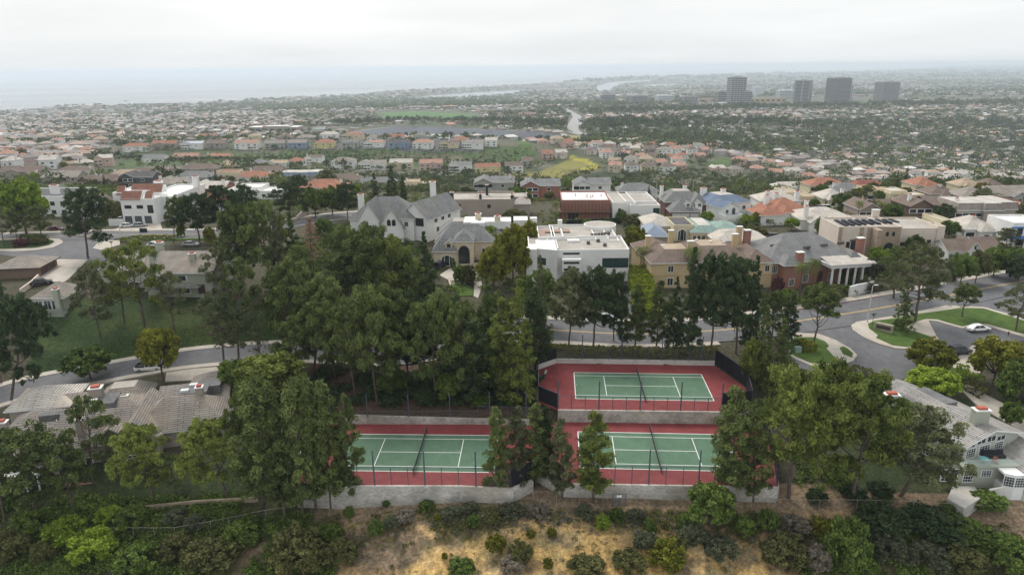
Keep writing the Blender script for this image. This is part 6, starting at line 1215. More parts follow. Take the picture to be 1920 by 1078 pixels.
# ---------------- middle distance houses, row by row ----------------
CN = {'grey': 'grey', 'brown': 'brown', 'slate': 'slate', 'terra': 'orange tiled', 'pink': 'pinkish', 'red': 'dark red', 'tan': 'tan', 'blue': 'blue', 'green': 'pale green', 'dark': 'charcoal', 'white': 'white flat', 'pale': 'pale grey', 'gravel': 'flat gravel', 'bluegrey': 'blue grey', 'copper': 'copper'}
MIDS = []
_mr = random.Random(31)
def midhouse(row, k, px0, px1, pyb, wall, roof, st, style, rot=0, n=0, extra=''):
    W = 1; d = proj(g1(px0, pyb))[2]; kk = 1.16 if d > 450 else 1.0; h = {1: 3.3, 2: 6.0}[st]*kk; s = style; D = 10+_mr.random()*3
    if s == 'gx': wg = [(0, 0, 1, D, 0, h, 'gx', 3.0)]+([(.08+.5*_mr.random(), -1.5, .34, 6, 0, h-.1, 'gy', 1.7)] if _mr.random() < .75 else [])
    elif s == 'hip': wg = [(0, 0, 1, D, 0, h, 'hip', 3.0), (.05+.55*_mr.random(), -2, .36, 7, 0, h-.2, 'hip', 1.8)]
    elif s == 'flat': wg = [(0, 0, .62, D, 0, h, 'flat'), (.4, -1.5, .6, D, .05, h*.88, 'flat'), (.1, 2, .5, D, .1, h+.6, 'flat')]
    elif s == 'mans': wg = [(0, 0, .45, D, 0, h, 'mansard', 2.2), (.42, -1, .3, D, .05, h, 'mansard', 2.2), (.7, .5, .3, D, .1, h, 'mansard', 2.2)]
    else: wg = [(0, 0, .46, D, 0, h, 'gy', 2.2), (.42, 1, .58, D, 0, h-.1, 'gx', 2.2)]
    d = proj(g1(px0, pyb))[2]; Wm = (px1-px0)*d/F_PX; wn = []
    for f in range(st):
        c_ = max(2, min(4, int(Wm/4.5)))
        for i in range(c_): wn.append((0, 'f', (i+.5)/c_ if len(wg) < 2 or s in 'gx' else (i+.35)/c_, .8+f*2.8, min(2.6, Wm/c_*.5), 1.5, _mr.choice('wwdw')))
    if len(wg) > 1: wn.append((1, 'f', .5, .7+(2.8 if st == 2 else 0), 1.7, 1.4, 'w'))
    ch = [(Wm*_mr.choice((.12, .5, .9)), D*.4, 2, h+2.9, 1.1, .9)] if _mr.random() < .7 else []
    lab = f"{wall if wall != 'darkbrick' else 'dark brick'} house, {CN[roof]} roof, {ORD[k]} from left {row}"
    t = bld(lab, px0, px1, pyb, wall, roof, wg, wn, rot=rot, simple=True, chims=ch, group='houses '+row, topc='pale' if roof != 'terra' else 'tan')
    MIDS.append((t, f"{ORD[k]} house {row}", Wm, D, d)); return t
def row(phrase, lst):
    lst = sorted(lst, key=lambda q: q[0])
    for k, q in enumerate(lst): midhouse(phrase, k, *q)
row('along the top of the green slope', [(232, 278, 286, 'white', 'terra', 2, 'hip'), (286, 331, 281, 'taupe', 'terra', 2, 'gx'), (338, 380, 281, 'white', 'bluegrey', 2, 'gy'), (387, 421, 280, 'taupe', 'brown', 2, 'gx'), (440, 484, 280, 'white', 'pink', 2, 'gx'), (497, 534, 280, 'grey', 'grey', 2, 'gx'), (541, 575, 279.5, 'blue', 'grey', 2, 'gx'), (590, 626, 279, 'yellow', 'terra', 2, 'hip'), (642, 672, 279, 'grey', 'slate', 2, 'gx'), (682, 720, 279, 'white', 'pink', 2, 'L'), (729, 767, 279, 'blue', 'dark', 2, 'gx'), (774, 812, 279, 'white', 'pink', 2, 'hip'), (823, 860, 280, 'cream', 'brown', 2, 'L'), (867, 906, 280, 'white', 'grey', 2, 'L'), (910, 932, 275, 'white', 'pale', 2, 'gx')])
row('behind the green slope houses', [(284, 315, 264, 'white', 'grey', 2, 'gx'), (319, 342, 265, 'brown', 'brown', 2, 'gx'), (344, 360, 264, 'taupe', 'brown', 2, 'gx'), (373, 406, 263, 'white', 'terra', 2, 'gx'), (416, 451, 264, 'taupe', 'grey', 2, 'gx'), (466, 486, 266, 'cream', 'tan', 2, 'hip'), (518, 547, 263, 'taupe', 'brown', 1, 'hip'), (556, 590, 264, 'taupe', 'grey', 1, 'hip'), (600, 633, 263, 'white', 'pale', 2, 'hip'), (640, 680, 264, 'cream', 'terra', 2, 'L'), (688, 722, 264, 'white', 'grey', 1, 'hip'), (731, 757, 263, 'white', 'terra', 1, 'gx'), (775, 808, 266, 'grey', 'grey', 2, 'flat'), (850, 877, 268, 'cream', 'terra', 1, 'hip')])
row('at the foot of the green slope', [(267, 307, 305, 'white', 'slate', 1, 'gx'), (325, 371, 301, 'pink', 'pink', 1, 'gx'), (382, 430, 300, 'cream', 'terra', 1, 'L'), (469, 495, 314, 'grey', 'slate', 1, 'hip'), (497, 537, 314, 'white', 'tan', 1, 'gy'), (538, 568, 310, 'white', 'terra', 1, 'hip'), (571, 604, 309, 'white', 'brown', 2, 'L'), (622, 665, 316, 'white', 'grey', 2, 'hip'), (672, 722, 320, 'white', 'grey', 2, 'L'), (731, 773, 319, 'cream', 'pale', 2, 'gx'), (787, 829, 320, 'pink', 'pink', 2, 'gx'), (842, 884, 323, 'white', 'slate', 2, 'L'), (891, 938, 328, 'yellow', 'terra', 2, 'gx'), (947, 981, 324, 'white', 'brown', 2, 'gx'), (978, 1000, 314, 'grey', 'brown', 2, 'gx')])
row('in the dark roofed lane at left', [(0, 78, 332, 'taupe', 'brown', 1, 'gx'), (40, 84, 340, 'brown', 'brown', 1, 'L'), (79, 146, 342, 'taupe', 'grey', 1, 'gx'), (103, 170, 332, 'white', 'brown', 1, 'hip'), (148, 190, 350, 'brown', 'brown', 1, 'gy'), (187, 222, 350, 'brown', 'brown', 1, 'gx'), (205, 262, 340, 'taupe', 'tan', 1, 'hip'), (225, 286, 354, 'dark', 'dark', 2, 'L'), (253, 318, 337, 'taupe', 'brown', 1, 'gx'), (288, 345, 357, 'white', 'grey', 1, 'L'), (330, 398, 343, 'grey', 'slate', 1, 'hip')])
row('on the terrace below the palms', [(339, 405, 326, 'taupe', 'brown', 1, 'hip'), (399, 476, 335, 'cream', 'red', 1, 'flat'), (407, 434, 318, 'tan', 'tan', 1, 'hip'), (446, 510, 342, 'white', 'terra', 1, 'hip'), (474, 528, 330, 'taupe', 'brown', 1, 'gx'), (526, 602, 350, 'grey', 'bluegrey', 2, 'mans'), (562, 645, 366, 'pink', 'terra', 1, 'hip'), (607, 676, 346, 'cream', 'brown', 1, 'hip'), (673, 742, 352, 'taupe', 'slate', 1, 'hip'), (756, 804, 354, 'cream', 'tan', 1, 'flat')])
row('above the upper street pines', [(352, 420, 368, 'brick', 'pale', 1, 'L'), (364, 418, 396, 'white', 'terra', 1, 'hip'), (427, 528, 373, 'white', 'white', 1, 'flat')])
row('behind the stone house garden', [(890, 964, 366, 'grey', 'slate', 2, 'L'), (978, 1050, 374, 'brick', 'slate', 2, 'L'), (1077, 1145, 370, 'white', 'slate', 2, 'gy'), (1160, 1232, 372, 'white', 'slate', 1, 'hip')])
row('across the red roofed terrace at right', [(1454, 1514, 360, 'white', 'pale', 1, 'hip'), (1468, 1524, 383, 'cream', 'tan', 1, 'flat'), (1518, 1588, 361, 'cream', 'terra', 1, 'hip'), (1562, 1622, 373, 'taupe', 'slate', 1, 'hip'), (1543, 1590, 388, 'cream', 'pale', 1, 'hip'), (1597, 1668, 367, 'cream', 'red', 1, 'hip'), (1625, 1684, 377, 'cream', 'pink', 1, 'flat'), (1667, 1728, 380, 'cream', 'pale', 1, 'flat'), (1717, 1760, 361, 'cream', 'terra', 1, 'hip'), (1744, 1796, 379, 'taupe', 'brown', 1, 'hip'), (1798, 1842, 362, 'cream', 'tan', 1, 'hip'), (1803, 1860, 384, 'grey', 'grey', 1, 'hip'), (1846, 1884, 364, 'taupe', 'brown', 1, 'hip'), (1868, 1930, 400, 'darkbrick', 'pink', 1, 'flat'), (1866, 1936, 382, 'grey', 'grey', 1, 'gx')])
row('behind the beige hall', [(1612, 1694, 410, 'taupe', 'brown', 1, 'L'), (1703, 1796, 420, 'brown', 'brown', 2, 'L'), (1789, 1900, 428, 'taupe', 'grey', 2, 'mans'), (1806, 1868, 450, 'white', 'pale', 1, 'hip'), (1766, 1806, 442, 'cream', 'gravel', 1, 'flat')])
def autorow(phrase, line, step, pal, walls, seed, styles=('gx', 'hip', 'L', 'hip'), st2=.4, jit=2.0):
    r = random.Random(seed); (x0, y0), (x1, y1) = line[0], line[-1]; x = x0; L_ = []
    xs, ys = [p[0] for p in line], [p[1] for p in line]
    while x < x1-step*.6:
        w = step*r.uniform(.72, .95); y = float(np.interp(x, xs, ys))+r.uniform(-jit, jit)*.5; L_.append((x, x+w, y, r.choice(walls), r.choice(pal), 2 if r.random() < st2 else 1, r.choice(styles), r.uniform(-.5, .5))); x += step*r.uniform(.98, 1.12)
    row(phrase, L_)
P1 = ['grey', 'brown', 'pale', 'tan', 'pink', 'brown', 'grey', 'terra']; P2 = ['pink', 'tan', 'terra', 'brown', 'pale', 'grey', 'pink']; WL = ['white', 'cream', 'taupe', 'beige', 'white', 'pink']
autorow('below the near left hillside', [(4, 318), (120, 316), (230, 312)], 34, ['tan', 'grey', 'pale', 'brown', 'red'], WL, 1)
autorow('across the near left hillside', [(-5, 303), (100, 302), (180, 299)], 31, ['pink', 'grey', 'tan', 'brown'], WL, 2)
autorow('across the middle left hillside', [(-5, 289), (100, 287), (200, 284)], 28, P1, WL, 3)
autorow('across the upper left hillside', [(-8, 275), (120, 274), (225, 271)], 25, P1, WL, 4)
autorow('on the left plain, nearest street', [(-8, 262), (120, 262), (280, 259)], 23, P1, WL, 5)
autorow('on the left plain, second street', [(-8, 253), (140, 253), (300, 250)], 21, P1, WL, 6)
autorow('right of the palm pair, nearest street', [(1016, 300), (1040, 299), (1066, 296)], 26, ['terra', 'pale', 'pink'], WL, 7, st2=.9)
autorow('below the mustard hill estate', [(1140, 322), (1220, 325), (1288, 323)], 30, ['brown', 'pink', 'tan', 'brown'], WL, 8, st2=.8)
autorow('in the mustard hill estate, nearest street', [(1140, 309), (1230, 311), (1300, 309)], 28, P2, WL, 9, st2=.7)
autorow('in the mustard hill estate, second street', [(1130, 298), (1230, 299), (1330, 299)], 27, P2, WL, 10, st2=.6)
autorow('in the mustard hill estate, third street', [(1096, 288), (1200, 290), (1340, 292)], 26, P2, WL, 11, st2=.5)
autorow('in the mustard hill estate, fourth street', [(1060, 279), (1200, 281), (1350, 284)], 25, P2, WL, 12, st2=.4)
autorow('in the mustard hill estate, fifth street', [(1010, 270), (1150, 272), (1360, 276)], 24, P2, WL, 13, st2=.4)
autorow('below the road wall at right', [(1340, 322), (1440, 330), (1540, 340)], 32, P2, WL, 14)
autorow('above the road wall at right', [(1370, 310), (1450, 316), (1560, 324)], 28, P2, WL, 15)
autorow('in the long right hand valley street', [(1580, 318), (1700, 330), (1800, 338), (1920, 346)], 30, ['pale', 'grey', 'tan', 'slate'], WL, 16, st2=.7)
print('mid houses', len(MIDS))
# trees set beside those houses
_tl = {'aleppo': ('pine', 'olivepine', 'dark'), 'round': ('green', 'yellow', 'olive', 'bright', 'green'), 'dense': ('green', 'olive'), 'conifer': ('dark', 'pine'), 'palm': ('palm',)}
_tw = {'pine': 'green', 'olivepine': 'grey green', 'dark': 'dark', 'green': 'green', 'yellow': 'yellow green', 'olive': 'olive', 'bright': 'bright green', 'palm': 'green'}
_tk = {'aleppo': 'spreading tree', 'round': 'round tree', 'dense': 'bushy tree', 'conifer': 'pointed tree', 'palm': 'palm'}
NTREE = 0
_used = set()
for t, short, Wm, D, d in sorted(MIDS, key=lambda q: q[4]):
    for rel, fx, fy in (('left of', -.12, .3), ('in front of', .7, -.9), ('close behind', .4, 2.4), ('right of', 1.12, .5)):
        if NTREE >= 158: break
        if _mr.random() < .45: continue
        kind = _mr.choice(['round', 'round', 'dense', 'aleppo', 'round', 'conifer', 'dense', 'palm' if 'palms' in short or 'slope' in short else 'round']); leaf = _mr.choice(_tl[kind])
        h = {'round': 5.5, 'dense': 4.5, 'aleppo': 9, 'conifer': 9, 'palm': 8}[kind]*_mr.uniform(.7, 1.25); w = h*{'round': 1.0, 'dense': 1.2, 'aleppo': .95, 'conifer': .42, 'palm': .5}[kind]
        if rel == 'in front of': h *= .7; w *= .8
        q = t.matrix_basis if False else Matrix.Translation(t.location) @ Matrix.Rotation(t.rotation_euler.z, 4, 'Z'); gap = w*.4
        p = q @ Vector((Wm*fx+(-gap if fx < 0 else gap if fx > 1 else 0), D*fy*.5+(-gap-1 if fy < 0 else gap if fy > 1 else 0), 0)); z = float(H(np.array([p.x]), np.array([p.y]))[0])
        place_tree(kind, leaf, (p.x, p.y, z), h, w, f"{_tw[leaf]} {_tk[kind]} {rel} {short}", group='garden trees among the houses'); NTREE += 1
# ---------------- far field: everything past the named houses and trees ----------------
rg = np.random.default_rng(17)
wp = lambda *q: [tuple(p[:2]) for p in G0(*zip(*q), H0)]
NOH = [RIM, wp((600, 282), (1000, 276), (960, 262), (985, 285), (1010, 318), (900, 320), (600, 312), (380, 305), (250, 316), (180, 312), (260, 292), (380, 288)), wp((1012, 322), (1060, 298), (1078, 294), (1100, 302), (1128, 312), (1118, 320), (1080, 330), (1040, 340), (1000, 338), (940, 326)),
       wp((700, 209), (790, 207), (900, 213), (900, 226), (830, 228), (715, 226)), wp((1135, 320), (1160, 325), (1175, 340), (1110, 345), (1080, 335)), wp((1050, 254), (1100, 256), (1105, 263), (1070, 268), (1030, 266)), wp((985, 262), (1000, 280), (1006, 292), (978, 302), (950, 300), (970, 272)),
       wp((1250, 303), (1265, 288), (1290, 296), (1290, 303)), wp((1325, 305), (1360, 293), (1380, 303), (1360, 316), (1330, 314)), wp((1340, 196), (1420, 200), (1700, 196), (1700, 184), (1340, 184))]
ROADF = {'avenue': [(1040, 203), (1056, 205), (1066, 210), (1081, 218), (1079, 226), (1075, 236), (1074, 244), (1080, 250), (1110, 257), (1150, 262)], 'avenue.001': [(1084, 222), (1092, 230), (1090, 236)]}
rp = {k: [tuple(p) for p in smooth_line(G0(*zip(*v), H0), 6)] for k, v in ROADF.items()}
def ok(x, y, pad=0, roads=True):
    m = ~inpoly(x, y, COAST_POLY)
    for b in BAY: m &= ~inpoly(x, y, b)
    for q in NOH: m &= ~inpoly(x, y, q)
    if roads:
        for v in rp.values(): m &= pdist(x, y, v)[0] > 16
    return m
for k, v in rp.items():
    pts = [(p[0], p[1], float(H0(np.array([p[0]]), np.array([p[1]]))[0])+1.2) for p in v]; strip('avenue', pts, -11, 11, 0, mat('worn_road', (.30, .295, .29), .9), 2)
_named = np.array([(t.location.x, t.location.y) for t, *_ in MIDS])
def houses(n_, X, Y, rot, W, D, Hh, rh, roofc, wallc, name, label):
    N = len(X); Z = H0(X, Y)-1.0; c_, s_ = np.cos(rot), np.sin(rot); T = np.array([(-.5, -.5, 0), (.5, -.5, 0), (.5, .5, 0), (-.5, .5, 0), (-.5, -.5, 1), (.5, -.5, 1), (.5, .5, 1), (-.5, .5, 1), (-.56, -.58, .98), (.56, -.58, .98), (.56, .58, .98), (-.56, .58, .98)])
    lx = T[None, :, 0]*W[:, None]; ly = T[None, :, 1]*D[:, None]; lz = T[None, :, 2]*(Hh+1)[:, None]; rx = (W*.5-np.minimum(W, D)*.45*(rh > 0)); r1 = np.stack([-rx, 0*rx, Hh+1+rh], 1); r2 = np.stack([rx, 0*rx, Hh+1+rh], 1)
    L3 = np.concatenate([np.stack([lx, ly, lz], 2), r1[:, None], r2[:, None]], 1); V = np.stack([L3[..., 0]*c_[:, None]-L3[..., 1]*s_[:, None]+X[:, None], L3[..., 0]*s_[:, None]+L3[..., 1]*c_[:, None]+Y[:, None], L3[..., 2]+Z[:, None]], 2)
    F = np.array([(0, 1, 5), (0, 5, 4), (1, 2, 6), (1, 6, 5), (2, 3, 7), (2, 7, 6), (3, 0, 4), (3, 4, 7), (8, 9, 13), (8, 13, 12), (9, 10, 13), (10, 11, 12), (10, 12, 13), (11, 8, 12)]); nf = len(F)
    FF = (F[None]+(np.arange(N)*14)[:, None, None]).reshape(-1, 3); C = np.repeat(np.where((np.arange(nf) < 8)[None, :, None], wallc[:, None], roofc[:, None]).reshape(-1, 3)[None], 1, 0)[0]
    me = npmesh(name, V.reshape(-1, 3), FF, mat('far_paint', (.5, .5, .5), .9, 'attr', .25, .6), col=C); return tag(link(name, me), label, None, None, 'stuff')
PALR = .84*np.array([(.33, .30, .28), (.26, .22, .20), (.40, .33, .28), (.44, .24, .17), (.48, .44, .40), (.30, .30, .31), (.62, .60, .57), (.36, .26, .22), (.20, .18, .17)]); PALW = .8*np.array([(.62, .60, .55), (.55, .47, .38), (.40, .37, .33), (.68, .66, .63), (.45, .38, .33)])
def lattice(y0, y1, sx, sy, warp, umax=.86):
    nx, ny = int(2*umax*y1/sx)+2, int((y1-y0+600)/sy); I, J = np.meshgrid(np.arange(nx), np.arange(ny)); a = (I-nx/2)*sx+rg.uniform(-3, 3, I.shape); b = y0-300+J*sy+(J % 2)*-sy*.18+rg.uniform(-1.5, 1.5, I.shape); a, b = a.ravel(), b.ravel()
    th = (fbm(a, b, 900, 1, 2)-.5)*3.0; X = a+warp*(fbm(a, b, 420, 2, 2)-.5); Y = b+warp*(fbm(a, b, 380, 3, 2)-.5); e = 4.; rot = np.arctan2(warp*(fbm(a+e, b, 380, 3, 2)-fbm(a, b, 380, 3, 2)), e)
    m = (Y > y0) & (Y < y1) & (np.abs(X) < umax*Y); return X[m], Y[m], rot[m]
X, Y, ro = lattice(430, 2600, 20, 27, 260); U = X/Y; m = ok(X, Y)
m &= np.where(Y < 640, (U < -.33) & (Y > 600), True); m &= ~((Y < 830) & (U > -.6) & (U < .12)); m &= ~((Y < 760) & (U >= .12)); m &= ~((U > -.58) & (U < .03) & (Y < 900))
dn = np.min((X[:, None]-_named[None, :, 0])**2+(Y[:, None]-_named[None, :, 1])**2, 1) if len(X) < 20000 else 1e9; m &= dn > 17**2
dens = np.clip(0.98-.36*np.clip((U-.05)*3, 0, 1)*np.clip((Y-1250)/300, 0, 1), 0, 1)*np.clip(.35+1.6*(fbm(X, Y, 260, 0)-.25), 0, 1); dens = np.where((U > -.3) & (U < .1) & (Y > 1350), dens*.28, dens); m &= rg.random(len(X)) < dens
X, Y, ro = X[m], Y[m], ro[m]; N = len(X); pr = np.where((X/Y < -.2)[:, None], np.array([.22, .19, .12, .05, .11, .13, .05, .05, .08]), np.array([.14, .12, .15, .10, .18, .12, .08, .06, .05])); pi = (rg.random((N, 1)) > np.cumsum(pr, 1)).sum(1).clip(0, 8)
print('distant houses', N)
houses(N, X, Y, ro+rg.uniform(-.15, .15, N)+(rg.random(N) < .3)*1.57, rg.uniform(11, 18, N), rg.uniform(9, 13, N), rg.choice([3.2, 3.6, 5.6], N), np.where(rg.random(N) < .12, 0., rg.uniform(1.6, 2.8, N)), PALR[pi]*rg.uniform(.8, 1.15, (N, 1)), PALW[rg.integers(0, 5, N)]*rg.uniform(.85, 1.1, (N, 1)), 'distant_houses', 'mass of small houses filling the plain beyond the reservoir')
X, Y, ro = lattice(2600, 9500, 46, 60, 500); m = ok(X, Y); U = X/Y; m &= rg.random(len(X)) < np.clip(.25+1.3*(fbm(X, Y, 700, 0)-.2), 0, .9)*np.where(U > .15, .6, 1); X, Y, ro = X[m], Y[m], ro[m]; N = len(X); big = rg.random(N) < .05
print('city', N)
houses(N, X, Y, ro+(rg.random(N) < .4)*1.57, np.where(big, rg.uniform(40, 90, N), rg.uniform(14, 34, N)), np.where(big, rg.uniform(25, 50, N), rg.uniform(12, 20, N)), np.where(big, rg.uniform(5, 12, N), rg.uniform(4, 7.5, N)), np.where(big, 0., rg.uniform(0, 3, N)), PALR[rg.integers(0, 9, N)]*rg.uniform(.85, 1.3, (N, 1)), PALW[rg.integers(0, 5, N)], 'coastal_town', 'hazy mass of houses around the harbour and along the coast')
X, Y, ro = lattice(9500, 30000, 190, 230, 900, .8); m = ok(X, Y, roads=False); X, Y, ro = X[m], Y[m], ro[m]; m = rg.random(len(X)) < .6; X, Y, ro = X[m], Y[m], ro[m]; N = len(X)
houses(N, X, Y, ro, rg.uniform(60, 180, N), rg.uniform(40, 90, N), rg.uniform(6, 16, N), np.zeros(N), np.clip(PALR[rg.integers(0, 9, N)]*rg.uniform(.9, 1.6, (N, 1)), 0, .75), PALW[rg.integers(0, 5, N)], 'far_city', 'pale flat blocks of the far city below the horizon')
# trees and scrub as masses
def canopy(X, Y, h, w, nc, size, shade0, name, label, leaf='green', lift=.25, z=None):
    N = len(X); Z = H(X, Y) if z is None else z; C = np.stack([X, Y, Z+h*(lift+.4)], 1); n = nc; d = rg.normal(size=(N*n, 3)); d /= np.linalg.norm(d, axis=1)[:, None]; d[:, 2] = np.abs(d[:, 2])*.9-.3
    k = np.repeat(np.arange(N), n); p = C[k]+d*np.stack([w[k]*.5, w[k]*.5, h[k]*.55], 1)*rg.uniform(.45, 1.1, (N*n, 1)); nn = d+rg.normal(size=d.shape)*.5; nn /= np.linalg.norm(nn, axis=1)[:, None]; a = np.cross(nn, rg.normal(size=d.shape)); a /= np.linalg.norm(a, axis=1)[:, None]+1e-9; b = np.cross(nn, a); s = (size*w[k]*rg.uniform(.7, 1.3, N*n))[:, None]
    V = np.stack([p-a*s, p-b*s*.7, p+a*s, p+b*s*.7], 1).reshape(-1, 3); F = np.arange(len(V)).reshape(-1, 4); sh = shade0[k]+rg.uniform(-.08, .22, N*n)
    return tag(link(name, npmesh(name, V, F, [LM[leaf]], shade=sh)), label, None, None, 'stuff')
LM['farleaf'] = leafmat('far_leaves', (.026, .046, .020), (.150, .180, .060))
def scatter(y0, y1, n, umax=.86, pw=1.0):
    y = np.sqrt(rg.uniform(y0**2, y1**2, n)) if pw == 1 else y0*(y1/y0)**rg.random(n); x = rg.uniform(-umax, umax, n)*y; return x, y
x, y = scatter(330, 900, 8500); m = ok(x, y); u = x/y; cl = fbm(x, y, 45, 3); m &= (rg.random(len(x)) < np.clip((cl-.34)*3.2, .05, 1)); dn = np.min((x[:, None]-_named[None, :, 0])**2+(y[:, None]-_named[None, :, 1]-4)**2, 1); m &= dn > 11**2; x, y = x[m], y[m]; n = len(x)
h = rg.uniform(1.6, 6.0, n)*np.where(rg.random(n) < .12, 1.9, 1); print('mid trees', n); canopy(x, y, h, h*rg.uniform(.9, 1.5, n), 64, .075, rg.uniform(0, .85, n), 'valley_trees', 'mass of shrubs and small trees over the valley and gardens', 'farleaf')
x, y = scatter(900, 2700, 22000, pw=2); m = ok(x, y); u = x/y; cl = fbm(x, y, 150, 1); pref = np.clip((cl-.30)*3, .12, 1)*np.where((u > -.3) & (y > 1300), 1, .8); m &= rg.random(len(x)) < pref; x, y = x[m], y[m]; n = len(x); h = rg.uniform(4, 12, n)*np.where(x/y > .1, 1.2, .9); print('far trees', n)
canopy(x, y, h, h*rg.uniform(.8, 1.4, n), 26, .115, rg.uniform(0, .8, n), 'plain_trees', 'mass of trees over the plain around the reservoir', 'farleaf')
x, y = scatter(2700, 9500, 19000, pw=2); m = ok(x, y, roads=False) & (rg.random(len(x)) < np.clip((fbm(x, y, 600, 2)-.3)*3, .1, 1)); x, y = x[m], y[m]; n = len(x); h = rg.uniform(8, 17, n); canopy(x, y, h, h*rg.uniform(1.2, 3.0, n), 10, .17, rg.uniform(0, .6, n), 'coastal_trees', 'mass of trees among the coastal town', 'farleaf')
x, y = scatter(9500, 30000, 6000); m = ok(x, y, roads=False); x, y = x[m], y[m]; n = len(x); h = rg.uniform(12, 26, n); canopy(x, y, h, h*rg.uniform(3, 9, n), 6, .2, rg.uniform(0, .5, n), 'far_woods', 'dark woods of the far hills', 'farleaf')
# tree belts: reservoir rim, foot of the towers, parkway
def belt(pts, n, spread, hr, name, label, free=False):
    P = np.array([p[:2] for p in smooth_line([tuple(q) for q in G0(*zip(*pts), H0)], 6)]); i = rg.integers(0, len(P)-1, n); t = rg.random((n, 1)); q = P[i]+(P[i+1]-P[i])*t+rg.normal(size=(n, 2))*spread*np.array([1, 1.0]); m = ok(q[:, 0], q[:, 1]) | free; dm = np.min((q[:, 0][:, None]-_named[None, :, 0])**2+(q[:, 1][:, None]-_named[None, :, 1]-4)**2, 1) > 9**2; q = q[m & dm]; n = len(q); h = rg.uniform(*hr, n); canopy(q[:, 0], q[:, 1], h, h*rg.uniform(.6, 1.1, n), 46, .095, rg.uniform(0, .5, n), name, label, 'farleaf')
belt([(640, 236), (760, 231), (900, 232), (1010, 236), (1060, 240)], 330, 14, (9, 18), 'reservoir_trees', 'belt of trees along the far bank of the reservoir')
belt([(930, 222), (1000, 216), (1060, 206), (1150, 200), (1250, 198)], 300, 30, (9, 17), 'avenue_trees', 'trees massed round the pale curving avenue')
belt([(1100, 214), (1250, 212), (1400, 206), (1560, 204), (1750, 200), (1920, 196)], 800, 45, (12, 24), 'parkway_trees', 'tall dark tree belt below the office towers')
belt([(1090, 236), (1200, 240), (1350, 232), (1500, 240), (1700, 238), (1920, 236)], 800, 60, (10, 20), 'estate_trees', 'dark tree belt across the right hand estates')
belt([(1100, 262), (1250, 268), (1400, 272), (1600, 268), (1800, 276), (1920, 284)], 420, 45, (9, 17), 'valley_belt_trees', 'belt of trees above the mustard hill estate')
belt([(240, 300), (330, 303), (440, 302), (560, 300), (700, 302), (900, 312), (960, 316)], 700, 12, (2, 6), 'slope_scrub', 'scrub along the foot of the green slope', True)
belt([(330, 300), (520, 292), (700, 288), (860, 292)], 700, 12, (1.2, 3.6), 'slope_bushes', 'scattered low bushes on the green slope', True)
belt([(640, 300), (760, 302), (880, 305), (960, 300), (1000, 296)], 420, 14, (1.5, 4), 'slope_thicket', 'dark thickets on the lower part of the green slope', True)
belt([(1040, 330), (1075, 322), (1110, 318), (1135, 316)], 60, 9, (1.2, 3), 'mustard_bushes', 'a few bushes on the mustard hill', True)
belt([(560, 350), (760, 340), (900, 342), (1100, 344), (1250, 346), (1430, 352), (1600, 356), (1930, 366)], 2600, 34, (2.2, 6), 'valley_scrub', 'dense scrub filling the valley below the near ridge')
belt([(1080, 335), (1120, 332), (1160, 332), (1180, 338)], 420, 14, (2, 6), 'knoll_scrub', 'dark scrub on the knoll beside the mustard flowers')
# office towers
GLT2 = mat('tower_glass', (.018, .028, .042), .25, 'plain', .3, .05); CN1 = mat('tower_concrete', (.29, .285, .28), .8); CN2 = mat('tower_pale', (.55, .57, .58), .8)
def tower(label, px0, px1, pyt, pyb, fl, bays, rot=0, deep=.8, m=None, name='office_tower', cat='office tower', band=.42, glass=None):
    P = g1((px0+px1)/2, pyb); d = proj(P)[2]; W = (px1-px0)*d/F_PX/(math.cos(rot)+deep*abs(math.sin(rot))); D = W*deep; lo, hi = 1., 200.
    for _ in range(20):
        k = (lo+hi)/2; lo, hi = (lo, k) if proj(P+np.array([0, 0, k]))[1] < pyt else (k, hi)
    Hh = lo; t = thing(name, label, cat, tuple(P), rot, 'office towers and blocks'); b = MB(); b.box(-W/2, -D/2, -8, W/2, D/2, Hh-1); b.obj('glass_body', glass or GLT2, t); b = MB(); fh = Hh/fl
    for i in range(fl): b.box(-W/2-.5, -D/2-.5, i*fh+fh*(1-band), W/2+.5, D/2+.5, (i+1)*fh)
    b.obj('floor_slabs', m or CN1, t); b = MB()
    for i in range(bays+1):
        x = -W/2+W*i/bays; b.box(x-W/bays*.11, -D/2-.9, -6, x+W/bays*.11, -D/2-.51, Hh+.4); b.box(x-W/bays*.11, D/2+.51, -6, x+W/bays*.11, D/2+.9, Hh+.4)
    nb = max(2, round(bays*deep))
    for i in range(nb+1):
        y = -D/2+D*i/nb; b.box(-W/2-.9, y-W/bays*.11, -6, -W/2-.51, y+W/bays*.11, Hh+.4); b.box(W/2+.51, y-W/bays*.11, -6, W/2+.9, y+W/bays*.11, Hh+.4)
    b.obj('columns', m or CN1, t); b = MB(); b.box(-W/2+3, -D/2+3, Hh, W/2-3, D/2-3, Hh+2.2); b.box(-W/6, -D/6, Hh+2.2, W/5, D/5, Hh+4.2); b.obj('plant_room', m or CN1, t)
tower('tall dark gridded office tower, leftmost of the high towers', 1364, 1393, 145.5, 194, 13, 5, .08)
tower('short dark block on the left flank of the tallest gridded tower', 1343, 1359, 172, 193, 6, 4, .08); tower('short dark block on the right flank of the tallest gridded tower', 1391, 1407, 172, 194, 6, 4, .08)
tower('banded office tower between the gridded tower and the fluted one', 1486, 1520, 151.5, 193, 16, 2, -.5, .9)
tower('wide fluted office tower, third of the four high towers', 1549, 1588, 147, 194, 20, 18, .25, .8, band=.25); tower('pale slim tower just behind the fluted tower', 1586, 1595, 160, 190, 10, 2, .1, 1.2, CN2)
tower('banded grey office tower, rightmost of the four high towers', 1642, 1677, 154.5, 191, 18, 11, .12, .8)
